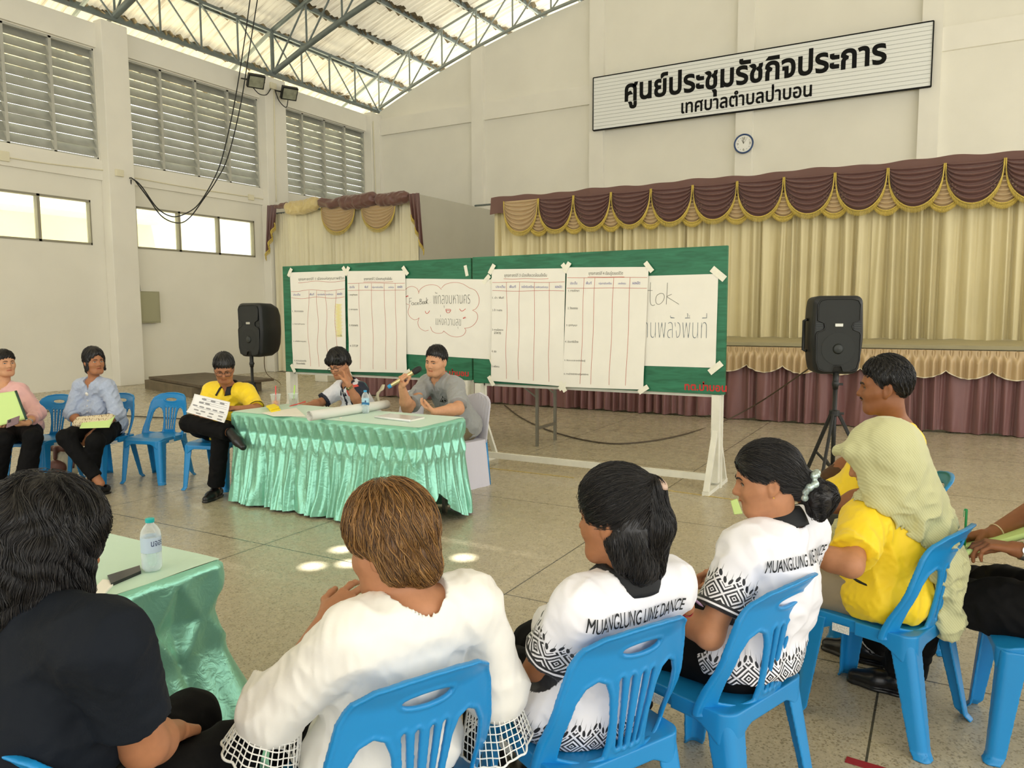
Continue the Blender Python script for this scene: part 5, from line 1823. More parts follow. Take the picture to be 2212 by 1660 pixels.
def face_bits(root, H, open_=1., glasses=None, brow=1.0, B=None):
    """eyes with dark irises, lash line, brows, spectacles, laid on the face itself"""
    Hn = FACE[0]
    xs_, zs_ = np.linspace(-.06, .06, 49), np.linspace(-.02, .04, 25)
    G = np.array([H.w(x, .14, z) for z in zs_ for x in xs_], np.float32); t = np.zeros(len(G), np.float32)
    for _ in range(30): t += np.clip(Hn(G - t[:, None] * H.f.astype(np.float32)), -.01, .03) * .8
    Yg = (.14 - t / H.k).reshape(25, 49)
    def yf(x, z):
        i = int(np.clip(round((z + .02) / .06 * 24), 0, 24)); j = int(np.clip(round((x + .06) / .12 * 48), 0, 48))
        return Yg[i, j]
    m = MB(); d = MB(); b = MB(); l = MB()
    for s in (-1, 1):
        n = 16
        for mb, rx, rz, off in ((m, .0125, .0056 * open_, .0012), (d, .0058, .0054 * open_, .0022)):
            V = [H.w(s * .032, yf(s * .032, 0) + off, 0)]
            for k in range(n):
                a = 2 * PI * k / n
                x, z = s * .032 + rx * math.cos(a), rz * math.sin(a) * (1 - .25 * (math.sin(a) < 0))
                V.append(H.w(x, yf(x, z) + off * .8, z))
            mb.add(V, [(0, 1 + k, 1 + (k + 1) % n) for k in range(n)])
        up_ = [(s * .032 + .0140 * math.cos(a), .0062 * open_ * math.sin(a) + .0004) for a in np.linspace(.05, PI - .05, 9)]
        l.tube([H.w(x, yf(x, z) + .0016, z) for x, z in up_], .0013, 5)
        arc = [(s * x, z) for x, z in ((.012, .0195), (.022, .0235), (.034, .0240), (.046, .0190))]
        b.tube([H.w(x, yf(x, z) + .0012, z) for x, z in arc], [.0026 * brow, .0034 * brow, .0030 * brow, .0014 * brow], 6)
    m.build('eye', eyew, root, smooth=True, fixn=False); d.build('iris', iris, root, smooth=True, fixn=False)
    l.build('eyelash', browm, root, smooth=True)
    b.build('eyebrow', browm, root, smooth=True)
    if glasses:
        g = MB()
        fm_ = mat('spectacle_frame', S(28, 26, 26), .35)
        for s in (-1, 1):
            ring = []
            for k in range(24):
                a = 2 * PI * k / 24; ca, sa = math.cos(a), math.sin(a)
                q = (abs(ca) ** 3.2 + abs(sa) ** 3.2) ** (-1 / 3.2)
                ring.append(H.w(s * .034 + .0265 * ca * q, .1005 - .25 * (.0265 * ca * q * s) ** 2 * 20, -.004 + .0185 * sa * q))
            g.tube(ring, .0020, 6, closed=True)
            g.tube([H.w(s * .0605, .0965, .004), H.w(s * .079, .05, .006), H.w(s * .082, -.01, .010)], .0018, 6)
        g.tube([H.w(-.008, .101, .002), H.w(0, .104, .004), H.w(.008, .101, .002)], .0018, 6)
        g.build('glasses', fm_, root, smooth=True)


def on_field(f, X, it=4):
    """slide points onto the surface f = 0"""
    X = np.asarray(X, np.float32).copy()
    e = .004
    for _ in range(it):
        d = f(X)
        g = np.stack([f(X + e * np.eye(3, dtype=np.float32)[k]) - f(X - e * np.eye(3, dtype=np.float32)[k]) for k in range(3)], 1)
        g /= np.linalg.norm(g, axis=1)[:, None] + 1e-9
        X -= g * d[:, None]
    return X, g


def strands(f, roots, dirfn, n, step, lift=.003, r=.0013, seed=0, cols=None, jit=.25, follow=1.0):
    """fine tubes that grow over the surface of f following dirfn; returns V, Q, C"""
    rng = np.random.default_rng(seed)
    P = np.asarray(roots, np.float32)
    m = len(P)
    lf = (lift * rng.uniform(.1, 1.6, m)).astype(np.float32)
    ln = rng.uniform(.75, 1.1, m).astype(np.float32)
    off = rng.normal(size=(m, 3)).astype(np.float32) * jit
    path = []
    X, g = on_field(f, P, 3)
    for j in range(n):
        path.append(X + g * lf[:, None] * (0.35 + .65 * min(1, j / 2)))
        d = dirfn(X, j) + off * (.4 + .6 * np.sin(j * .9 + off[:, :1] * 6))
        t = d - g * (np.einsum('ij,ij->i', d, g) * follow)[:, None]
        t /= np.linalg.norm(t, axis=1)[:, None] + 1e-9
        X = X + t * (step * ln)[:, None]
        X, g = on_field(f, X, 1)
    path = np.stack(path, 1)                              # m, n, 3
    T = np.gradient(path, axis=1); T /= np.linalg.norm(T, axis=2)[..., None] + 1e-9
    ref = rng.normal(size=(m, 1, 3)).astype(np.float32)
    x = np.cross(T, ref); x /= np.linalg.norm(x, axis=2)[..., None] + 1e-9
    y = np.cross(T, x)
    rad = (r * (1 - .85 * (np.linspace(0, 1, n) ** 2)))[None, :, None] * rng.uniform(.6, 1.3, (m, 1, 1))
    ring = [path + rad * (math.cos(a) * x + math.sin(a) * y) for a in (0, 2.094, 4.189)]
    V = np.stack(ring, 2).reshape(-1, 3)
    base = (np.arange(m) * n * 3)[:, None, None] + (np.arange(n - 1) * 3)[None, :, None]
    k = np.array([0, 1, 2])[None, None]
    k2 = (k + 1) % 3
    Q = np.stack([base + k, base + k2, base + 3 + k2, base + 3 + k], -1).reshape(-1, 4)
    cols = np.array([[.02, .015, .012]]) if cols is None else cols
    c = cols[rng.integers(0, len(cols), m)] * rng.uniform(.7, 1.3, (m, 1))
    C = np.repeat(c, n * 3, 0)
    return V, Q, C


def hair_obj(root, f, base_col, h, dirfn, nstr, n, step, seed, cols=None, r=.0013, lift=.004, jit=.25, name='hair', keep=None, follow=1.0, lo=None, hi=None):
    if lo is None: lo, hi = f.lo, f.hi
    V, Q = nets(f, lo, hi, h)
    C = np.repeat(np.array([base_col]), len(V), 0)
    rng = np.random.default_rng(seed)
    cand = V
    if keep is not None: cand = V[keep(V)]
    rt = cand[rng.integers(0, len(cand), nstr)]
    V2, Q2, C2 = strands(f, rt, dirfn, n, step, lift, r, seed, cols, jit, follow)
    return fast_obj(name, np.concatenate([V, V2]), np.concatenate([Q, Q2 + len(V)]), hairm, root, True, np.concatenate([C, C2]))


def look(c, a, dz=0.):
    """facing direction: a degrees to the left (as photographed) of the sight line back to the photographer"""
    q = -np.asarray(c, float)[:2]; q = q / np.linalg.norm(q)
    t = math.radians(-a)
    return unit((q[0] * math.cos(t) - q[1] * math.sin(t), q[0] * math.sin(t) + q[1] * math.cos(t), dz))


class HF:
    """hair volume: grown skull minus the face, plus locks; with a ripple of strands"""
    def __init__(s, H, front=.052, low=-.05, thick=.020, top=.0, extra=None, ripple=.0025, face=(.070, .10, .072), fz=-.035, nape=None, wide=0., wavek=1., tap=None):
        s.H, s.front, s.low = H, front, low
        s.tap = thick * .85 if tap is None else tap
        F = Field()
        W = 1 + wide
        H.ell(F, (0, -.012, .036 + top * .4), (.074 * W + thick, .096 + thick, .084 + thick + top), .03)
        if nape is not None: H.ell(F, (0, -.052, nape), (.062 + thick * .6, .055 + thick * .6, .06), .04)
        s.F = F; s.cut = Field(); s.ripple = ripple
        H.ell(s.cut, (0, .105, fz), face, .01)
        s.extra = extra
        s.wk = wavek
        lo, hi = F.box(.03)
        if extra is not None:
            l2, h2 = extra.box(.03); lo, hi = np.minimum(lo, l2), np.maximum(hi, h2)
        s.lo, s.hi = lo, hi
    def __call__(s, X):
        L = s.H.loc(X)
        d = s.F(X)
        lw = s.low(L) if callable(s.low) else s.low
        c = -s.cut(X)
        d = d + s.tap * smoothstep(.045, .0, L[:, 2] - lw) + s.tap * .8 * smoothstep(.030, .0, -c)
        k = .012
        hh = np.maximum(k - np.abs(d - c), 0) / k
        d = np.maximum(d, c) + hh * hh * k * .25
        x = L[:, 0]
        d = np.maximum(d, (lw - L[:, 2]) * s.H.k)
        if s.extra is not None:
            e = s.extra(X); k = .015
            hh = np.maximum(k - np.abs(d - e), 0) / k
            d = np.minimum(d, e) - hh * hh * k * .25
        az = np.arctan2(L[:, 0], -L[:, 1])
        d = d - s.ripple * np.sin(az * 23 * s.wk + 5 * np.sin(L[:, 2] * 40) + 2 * np.sin(L[:, 1] * 50)) * smoothstep(.02, .0, np.abs(d))
        return d


# ---- clothing
def cloth(name, root, m, core, lo, hi, h, clip=None, inner=None, gap=.004, wr=None, pat=None, colors=None, thin=.8):
    """a garment: the volume core, hollowed by the body inside it and clipped at its openings"""
    def f(X):
        d = core(X)
        if wr is not None: d = d + wr(X) * smoothstep(.03, .0, np.abs(d))
        if inner is not None: d = np.maximum(d, -(inner(X) - gap))
        if clip is not None: d = np.maximum(d, clip(X))
        return d * thin
    V, Q = nets(f, lo, hi, h)
    return fast_obj(name, V, Q, m, root, True, None if colors is None else colors(V), None if pat is None else pat(V))


def smn(a, b, k):
    hh = np.maximum(k - np.abs(a - b), 0) / k
    return np.minimum(a, b) - hh * hh * k * .25


def sleeve_field(J, sd, frac, r0, r1, m=1., flare=0., past=None):
    """upper sleeve from the shoulder to the fraction frac of the upper arm (or on to the forearm past)"""
    s, e, w = (np.asarray(J[k + sd], float) for k in ('sh', 'el', 'wr'))
    U, F, O = Field(), Field(), Field()
    if past is None:
        d = unit(e - s); q = s + (e - s) * frac
        F.cap(s, q, r0, r1, .03); F.cap(q, q + d * .05, r1, r1 + flare, .02)
    else:
        d = unit(w - e); q = e + (w - e) * past
        U.cap(s, e, r0, (r0 + r1) / 2, .03)
        F.cap(e, q, (r0 + r1) / 2, r1 + flare, .03); F.cap(q, q + d * .05, r1 + flare, r1 + flare, .02)
    O.cap(q + d * .05, q + d * .2, r1 + flare - .012, r1 + flare - .006, .01)
    return F, q, d, U, O


def sleeve_sd(S_, X):
    F, q, d, U, O = S_
    e = np.maximum(np.maximum(F(X), (X - q.astype(np.float32)) @ d.astype(np.float32)), -O(X))
    return smn(e, U(X), .03) if U.P else e


def shirt(root, name, m, J, B, h, hem, slv=.62, r0=.068, r1=.058, grow=.014, neck_r=.075, seed=1, wl=.10, amp=.006, past=None, flare=0., vneck=0., pat=None, neck_drop=.0, lower=None, colors=None):
    T, up, fwd, rgt = B['T'], B['up'], B['fwd'], B['rgt']
    pel, nek = np.asarray(J['pelvis'], float), np.asarray(J['neck'], float)
    SL = {sd: sleeve_field(J, sd, slv, r0, r1, flare=flare, past=past) for sd in 'LR'}
    low = lower
    if low is None:
        low = Field(); low.ell(pel + up * .03, rows(rgt, fwd, up), (.205, .155, .13), .05)
    spine = unit(nek - pel)
    base = np.asarray(J['hem'], float) if 'hem' in J else pel - spine * hem
    hemd = np.asarray(J.get('hemdir', spine), float)
    nc = nek + up * (.035 - neck_drop) + fwd * .012
    f1, f2 = wrinkle(seed, wl, amp), wrinkle(seed + 7, wl * .45, amp * .35)
    def core(X):
        d = T(X) - grow
        if low.P: d = smn(d, low(X), .04)
        d = np.maximum(d, (base - X) @ hemd.astype(np.float32))
        for sd in 'LR': d = smn(d, sleeve_sd(SL[sd], X), .03)
        return d + (f1(X) + f2(X)) * smoothstep(.03, .0, np.abs(d))
    def clip(X):
        # neck opening
        y = X - nc.astype(np.float32)
        ax = y @ up.astype(np.float32); fy = y @ fwd.astype(np.float32); rx = y @ rgt.astype(np.float32)
        rr = np.sqrt(rx ** 2 + (fy * .85) ** 2)
        c = np.where(ax > -.06, neck_r - rr + np.minimum(0, ax) * .6, -1)
        if vneck:
            v = np.where((fy > 0) & (ax > -vneck) & (ax < .03), (.5 * (ax + vneck)) * .55 - np.abs(rx), -1)
            c = np.maximum(c, v)
        return c
    lo, hi = T.box(.06)
    for sd in 'LR':
        for q in (SL[sd][0], SL[sd][3]):
            if q.P: l2, h2 = q.box(.03); lo, hi = np.minimum(lo, l2), np.maximum(hi, h2)
    if low.P:
        l2, h2 = low.box(.03); lo, hi = np.minimum(lo, l2), np.maximum(hi, h2)
    o = cloth(name, root, m, core, lo, hi, h, clip, pat=pat, colors=colors)
    return o, SL, core


def trousers(root, m, J, B, h, grow=.010, end=.93, seed=3, top=.05, amp=.005, flare=.012, name='trousers', wl=.11, g=1.0):
    T = B['T']
    pel = np.asarray(J['pelvis'], float)
    F, E = Field(), []
    for sd in 'LR':
        hp, kn, an = (np.asarray(J[q + sd], float) for q in ('hip', 'kn', 'an'))
        F.cap(hp, hp + (kn - hp) * .5, .092 * g + grow, .082 * g + grow, .04); F.cap(hp + (kn - hp) * .5, kn, .082 * g + grow, .062 + grow, .04)
        q = kn + (an - kn) * end; d = unit(an - kn)
        C = Field(); C.cap(kn, q, .064 + grow, .046 + grow + flare, .03); C.cap(q, q + d * .05, .046 + grow + flare, .046 + grow + flare, .02)
        E.append((C, q, d))
    f1 = wrinkle(seed, wl, amp)
    def core(X):
        d = F(X)
        for C, q, v in E: d = smn(d, np.maximum(C(X), (X - q.astype(np.float32)) @ v.astype(np.float32)), .03)
        t = np.maximum(T(X) - grow * .6, X[:, 2] - (pel[2] + top))
        d = smn(d, t, .04)
        return d + f1(X) * smoothstep(.03, .0, np.abs(d))
    lo, hi = F.box(.04)
    for C, q, v in E:
        l2, h2 = C.box(.02); lo, hi = np.minimum(lo, l2), np.maximum(hi, h2)
    lo[:2] = np.minimum(lo[:2], pel[:2] - .26); hi[:2] = np.maximum(hi[:2], pel[:2] + .26); hi[2] = max(hi[2], pel[2] + top + .03)
    return cloth(name, root, m, core, lo, hi, h)


def shoe(root, an, toe, m, h=.005, L=.25, hgt=.075, open_=False, name='shoe'):
    """shoe under the ankle pointing along toe; sole on the floor"""
    an = np.asarray(an, float); d = unit((toe[0], toe[1], 0)); r = np.cross(d, (0, 0, 1))
    z0 = .0
    c = np.array([an[0], an[1], 0])
    F = Field()
    heel, ball, tip = c - d * .05 + (0, 0, .045), c + d * .10 + (0, 0, .036), c + d * (L - .085) + (0, 0, .030)
    F.cap(heel, c + d * .02 + (0, 0, .055), .038, .040, .03); F.cap(c + d * .02 + (0, 0, .05), ball, .040, .040, .03); F.cap(ball, tip, .040, .029, .03)
    O = Field(); O.cap(c + d * -.015 + (0, 0, .06), np.array([an[0], an[1], max(an[2], .10)]) + (0, 0, .05), .036, .045, .01)
    def f(X):
        q = F(X)
        q = np.maximum(q, (z0 + .004 - X[:, 2]))
        q = np.maximum(q, -O(X))
        # welt of the sole
        s = np.maximum(F(X * np.array([1, 1, .0], np.float32) + np.array([0, 0, .035], np.float32)) - .004, np.maximum(X[:, 2] - .016, .0005 - X[:, 2]))
        return np.minimum(q, s)
    lo, hi = F.box(.02); lo[2] = -.006; hi[2] = .13
    V, Q = nets(f, lo, hi, h)
    return fast_obj(name, V, Q, m, root)


def collar(root, m, J, B, h=.004, r=.062, hgt=.045, spread=.02, seed=0, lift=.026, name='collar', open_=.25):
    """turned-down collar: a band round the neck that leans out"""
    nek, up, fwd, rgt = np.asarray(J['neck'], float), B['up'], B['fwd'], B['rgt']
    n = 60
    m_ = MB()
    def pt(u, v):
        a = -PI / 2 + open_ + (2 * PI - 2 * open_) * u          # starts at the front
        back = (1 + math.sin(a - PI)) / 2 if False else (1 - math.sin(-a)) / 2
        ca, sa = math.cos(a), math.sin(a)
        bk = (1 + sa) / 2                                        # 1 at the back
        rad = r
        cen = nek + fwd * .012
        if v < .5:
            t = v * 2
            rr = rad * (1.08 - .05 * t); z = .012 + hgt * t * (.75 + .25 * bk) + lift
        else:
            t = (v - .5) * 2
            rr = rad * (1.05 + .46 * t + .18 * t * (1 - bk)); z = .012 + hgt * (.75 + .25 * bk) + .006 * math.sin(t * PI) - hgt * t * (1.15 + .55 * (1 - bk)) + lift
        dr = .022 * (1 - bk)
        return cen + rgt * rr * ca - fwd * (rr * sa * .92) - up * (dr - z + .02)
    m_.grid(pt, n, 12)
    o = m_.build(name, m, root, smooth=True, fixn=False)
    md = o.modifiers.new('thick', 'SOLIDIFY'); md.thickness = .0035; md.offset = 0
    return o


def ring_on(root, name, m, c, ax, r, w, th=.002, flat=None):
    """band (watch strap, bracelet, cuff) round an arm"""
    ax = unit(ax)
    return MB().lathe([(r, -w / 2), (r + th, -w / 2), (r + th, w / 2), (r, w / 2), (r, -w / 2)], 26, c=tuple(c), axis=ax).build(name, m, root, smooth=True, sharp=40)


def watch(root, wr, el, face_dir, m, r=.030):
    c = np.asarray(wr) + unit(np.asarray(el) - np.asarray(wr)) * .03
    ax = unit(np.asarray(el) - np.asarray(wr))
    ring_on(root, 'watch_strap', m, c, ax, r, .018, .003)
    fd = unit(np.asarray(face_dir) - ax * (np.asarray(face_dir) @ ax))
    o = MB().lathe([(.0001, .006), (.016, .006), (.017, .0), (.016, -.004)], 20, c=tuple(c + fd * (r + .002)), axis=fd).build('watch_face', m, root, smooth=True, sharp=40)
    return o


def wrap_text(root, body, B, core, J, centre, width, m, hgt=None, wt=.02, name='lettering', tilt=0., off=.007, n=(14, 3)):
    """letters laid on the back of a shirt"""
    outer, lo, hi = glyph_polys(body, 1, wt, 4)
    sx = width / (hi[0] - lo[0]); sy = (hgt / (hi[1] - lo[1])) if hgt else sx
    up, fwd, rgt = B['up'], B['fwd'], B['rgt']
    mb = MB()
    for P, Hh in outer:
        loops = [P] + Hh
        tri = tessellate_polygon([[Vector((x, y, 0)) for x, y in L] for L in loops])
        bm = bmesh.new()
        vs = [bm.verts.new((x, y, 0)) for L in loops for x, y in L]
        for t in tri:
            try: bm.faces.new([vs[i] for i in t])
            except ValueError: pass
        for _ in range(3):
            long = [e for e in bm.edges if e.calc_length() * sx > .012]
            if not long: break
            bmesh.ops.subdivide_edges(bm, edges=long, cuts=1, use_grid_fill=False)
            bmesh.ops.triangulate(bm, faces=bm.faces)
        bm.verts.index_update()
        mb.add([v.co[:] for v in bm.verts], [[v.index for v in f.verts] for f in bm.faces])
        bm.free()
    V = np.array(mb.V)
    x = (V[:, 0] - (lo[0] + hi[0]) / 2) * sx; y = V[:, 1] * sy
    c, s = math.cos(tilt), math.sin(tilt)
    x, y = c * x - s * y, s * x + c * y
    P0 = np.asarray(centre)[None] + x[:, None] * rgt + y[:, None] * up - fwd * .25
    # march forward until the cloth is met
    t = np.zeros(len(P0), np.float32)
    for _ in range(40):
        d = core((P0 + t[:, None] * fwd).astype(np.float32))
        t += np.clip(d, -.02, .05) * .7
    P1 = P0 + (t - off)[:, None] * fwd
    o = mesh_obj(name, P1, mb.F, m, root)
    return o
# ================================================================= the people themselves
def pose(p, rz, k=1., seat=.43, lean=0., knee=.40, kz=.49, splay=.10, an=.40, side=0.):
    """seated joints from the chair: p floor centre, rz facing; lean back (+) in metres at the neck"""
    c, s = math.cos(rz), math.sin(rz)
    def L(x, y, z): return np.array([p[0] + c * x - s * y, p[1] + s * x + c * y, z])
    J = dict(pelvis=L(side, -.075, seat + .095 * k), waist=L(side, -.085 - lean * .3, seat + .23 * k), chest=L(side, -.09 - lean * .7, seat + .385 * k), neck=L(side, -.085 - lean, seat + .535 * k),
             hipL=L(side - .085, -.05, seat + .085), hipR=L(side + .085, -.05, seat + .085),
             knL=L(side - splay, knee - .04, kz), knR=L(side + splay, knee - .04, kz), anL=L(side - splay, an - .04, .085), anR=L(side + splay, an - .04, .085))
    w = .165 * k
    for sd, q in (('L', -1), ('R', 1)):
        J['sh' + sd] = L(side + q * w, -.085 - lean * .9, seat + .50 * k)
        J['el' + sd] = L(side + q * (w + .05), -.03, seat + .25 * k); J['wr' + sd] = L(side + q * .10, .18, seat + .19)
    J['L'] = L; J['fwd'] = np.array([-s, c, 0]); J['rgt'] = np.array([c, s, 0])
    return J


def person(label, J, group=None):
    p = J['pelvis']
    t = thing('person', label, 'person', (p[0], p[1], 0), 0, group)
    return t


def place(t):
    """children were built in room coordinates: keep them where they are"""
    for ch in t.children: ch.matrix_parent_inverse = Matrix.Translation(-t.location)


BLK = np.array([[.010, .009, .010], [.016, .014, .014], [.006, .006, .008], [.028, .024, .022]])
white_poly = mat('white_polyester', S(236, 236, 244), .5, sheen=.15, bump=(160, .05))
black_knit = mat('black_knit', S(22, 24, 28), .75, bump=(200, .2))
black_trs = mat('black_trousers', S(10, 10, 12), .85, spec=.2, bump=(140, .15))
navy_m = mat('navy_jersey', S(13, 20, 30), .8, spec=.25, bump=(180, .15))
yellow_m = mat('yellow_jersey', S(250, 216, 30), .6, sheen=.15, bump=(150, .1))


def printed_mat():
    """white sports shirt with a black woven-diamond print near the cuffs and hem (pattern coordinates from the garment)"""
    m = bpy.data.materials.new('printed_shirt'); m.use_nodes = True
    nt = m.node_tree; N = nt.nodes.new; L = nt.links.new
    p = nt.nodes['Principled BSDF']; p.inputs['Roughness'].default_value = .5; p.inputs['Sheen Weight'].default_value = .1
    at_ = N('ShaderNodeAttribute'); at_.attribute_name = 'Pat'
    sp = N('ShaderNodeSeparateXYZ'); L(at_.outputs['Vector'], sp.inputs[0])
    def M(op, a, b=None):
        n = N('ShaderNodeMath'); n.operation = op
        for i, q in enumerate((a, b)):
            if q is None: continue
            if isinstance(q, (int, float)): n.inputs[i].default_value = q
            else: L(q, n.inputs[i])
        return n.outputs[0]
    u, v, kind = sp.outputs[0], sp.outputs[1], sp.outputs[2]      # u around, v above the hem (metres), kind >0 where printed
    U = M('MULTIPLY', u, 1 / .062); V = M('MULTIPLY', v, 1 / .062)
    fu = M('ABSOLUTE', M('SUBTRACT', M('FRACT', U), .5)); fv = M('ABSOLUTE', M('SUBTRACT', M('FRACT', M('ADD', V, .08)), .5))
    dia = M('ADD', fu, fv)                                         # 0 centre .. 1 corner
    rings = M('GREATER_THAN', M('FRACT', M('MULTIPLY', dia, 4.4)), .46)
    cross = M('LESS_THAN', M('ABSOLUTE', M('SUBTRACT', fu, fv)), .035)
    tooth = M('GREATER_THAN', M('SINE', M('MULTIPLY', M('ADD', U, V), 75.0)), .2)
    ink = M('MAXIMUM', M('MULTIPLY', rings, M('GREATER_THAN', dia, .12)), M('LESS_THAN', dia, .06))
    ink = M('MULTIPLY', ink, M('SUBTRACT', 1, M('MULTIPLY', M('MULTIPLY', M('GREATER_THAN', dia, .42), M('LESS_THAN', dia, .55)), tooth)))
    zig = M('MULTIPLY', fu, .062)                                  # zig-zag upper edge
    lim = M('SUBTRACT', .078, zig)
    body = M('LESS_THAN', v, lim)
    # tips: small drops and fading needles above the zig-zag
    un = M('FRACT', M('MULTIPLY', u, 1 / .0155)); dn = M('ABSOLUTE', M('SUBTRACT', un, .5))
    over = M('SUBTRACT', v, lim)
    drop = M('LESS_THAN', M('ADD', M('POWER', M('MULTIPLY', dn, 3.0), 2.0), M('POWER', M('MULTIPLY', M('SUBTRACT', over, .012), 125.0), 2.0)), 1.0)
    needle = M('MULTIPLY', M('LESS_THAN', dn, M('SUBTRACT', .13, M('MULTIPLY', over, 3.2))), M('GREATER_THAN', over, .016))
    tips = M('MULTIPLY', M('MAXIMUM', drop, M('MULTIPLY', needle, .75)), M('MULTIPLY', M('GREATER_THAN', over, .003), M('LESS_THAN', over, .046)))
    pr = M('MAXIMUM', M('MULTIPLY', ink, body), tips)
    # knitted cuff: black with a white line
    cuff = M('LESS_THAN', v, .0); cl = M('MULTIPLY', M('GREATER_THAN', v, -.014), M('LESS_THAN', v, -.008))
    cf = M('MULTIPLY', cuff, M('SUBTRACT', 1, cl))
    tot = M('MULTIPLY', M('MAXIMUM', M('MULTIPLY', pr, M('GREATER_THAN', v, .0)), cf), M('GREATER_THAN', kind, .5))
    mx = N('ShaderNodeMix'); mx.data_type = 'RGBA'; L(tot, mx.inputs[0])
    mx.inputs[6].default_value = S(238, 238, 246); mx.inputs[7].default_value = S(24, 26, 34)
    L(mx.outputs[2], p.inputs['Base Color'])
    return m
printed = printed_mat()


def print_coords(J, B, SL, hem_c, hem_d, cuff_knit=.022):
    up, fwd, rgt = B['up'], B['fwd'], B['rgt']
    def f(V):
        P = np.zeros((len(V), 3), np.float32); P[:, 1] = 9
        X = V - np.asarray(hem_c)
        h = X @ np.asarray(hem_d)
        a = np.arctan2(X @ rgt, -(X @ fwd))
        P[:, 0] = a * .17; P[:, 1] = h + .002; P[:, 2] = 1
        for sd in 'LR':
            F, q, d = SL[sd][:3]
            s = np.asarray(J['sh' + sd])
            Y = V - q
            t = -(Y @ d)
            rad = np.linalg.norm(Y - np.outer(Y @ d, d), axis=1)
            on = (F(V) < .012) & (t < .17) & (rad < .10)
            ref = unit(np.cross(d, fwd)); r2 = np.cross(d, ref)
            an = np.arctan2(Y @ ref, Y @ r2)
            P[on, 0] = an[on] * .058; P[on, 1] = t[on] - cuff_knit; P[on, 2] = 1
        return P
    return f


HN, HF_ = .0040, .0045           # skin cell near and far
# ---------------------------------------------------------------- woman in dark navy, foreground
def cast_navy():
    J = pose(rf(-.92, 1.58), 0., .98, lean=.02, kz=.50, knee=.47)
    F0 = 1.50
    J['neck'] = at(88, 1330, F0 + .02); J['chest'] = at(70, 1530, F0 - .0); J['waist'] = at(60, 1680, F0)
    J['pelvis'] = at(55, 1840, F0 + .0)
    J['shR'] = at(238, 1392, F0 - .10); J['shL'] = at(-75, 1385, F0 + .14)
    J['elR'] = at(312, 1612, F0 + .02); J['wrR'] = at(378, 1580, F0 + .24)
    J['elL'] = at(-150, 1600, F0 + .30); J['wrL'] = at(150, 1620, F0 + .42)
    f = J['fwd']
    c = J['pelvis']; r = J['rgt']
    J['hipR'] = c + r * .085 + f * .02; J['hipL'] = c - r * .085 + f * .02
    J['knR'] = at(492, 1632, 1.86); J['knL'] = J['knR'] - r * .22 + f * .06
    J['anR'] = np.array([J['knR'][0] + .02, J['knR'][1] - .02, .085]); J['anL'] = np.array([J['knL'][0], J['knL'][1] - .05, .085])
    t = person('woman in dark navy short-sleeved shirt with wavy black hair, seated beside the near table', J)
    fd = unit(np.array(J['fwd']) * 1 + .10 * r + (0, 0, -.12))
    H = Head(at(98, 1198, 1.56), fd, k=.97)
    hd = dict(fwd=unit((-.45, .55, -.35)), nrm=(0, -.2, -1), side=(-1, 0, 0), curl=(.55, .6), thumb=.6)
    hl = dict(fwd=unit((.6, .5, -.2)), nrm=(0, -.2, -1), side=(1, 0, 0), curl=(.5, .6), thumb=.5)
    B = build_body(J, H, False, 1., SK['tan'], HN, girth=1.06, bust=.03, hands=dict(R=hd, L=hl))
    fast_obj('body', B['V'], B['Q'], skinm, t, colors=B['C'])
    face_bits(t, H)
    shirt(t, 'shirt', navy_m, J, B, .006, .06, slv=.66, r0=.072, r1=.068, grow=.012, seed=11, amp=.006, wl=.13)
    collar(t, navy_m, J, B, r=.072, hgt=.045)
    trousers(t, black_trs, J, B, .007, seed=5)
    for sd in 'LR': shoe(t, J['an' + sd], f, shoe_black)
    ex = Field()
    for a, b, ra, rb in (((-.07, -.05, .02), (-.085, -.045, -.10), .050, .035), ((.07, -.05, .02), (.088, -.03, -.09), .048, .032), ((0, -.08, .0), (0, -.085, -.12), .065, .05), ((-.045, -.075, -.02), (-.05, -.08, -.125), .05, .04), ((.045, -.075, -.02), (.05, -.075, -.12), .05, .04), ((.075, .02, .04), (.092, .030, -.06), .030, .020)):
        H.cap(ex, a, b, ra, rb, .04)
    hf = HF(H, thick=.034, low=-.16, extra=ex, ripple=.0022, top=.014, wavek=.6, face=(.074, .10, .085))
    up = H.u.astype(np.float32)
    c0 = H.w(.01, -.02, .13).astype(np.float32)
    def dirf(X, j):
        L = H.loc(X)
        d = (X - c0); d /= np.linalg.norm(d, axis=1)[:, None] + 1e-9
        w = .55 * np.sin(L[:, 2] * 75 + L[:, 0] * 60 + L[:, 1] * 30)[:, None] * np.cross(d, up)
        return d * .9 - up * (.35 + .5 * (L[:, 2:3] < .03)) + w
    hair_obj(t, hf, (.010, .009, .010), .0055, dirf, 6500, 13, .012, 21, BLK, r=.0007, lift=.007, jit=.16, keep=None, follow=.85)
    place(t); return t


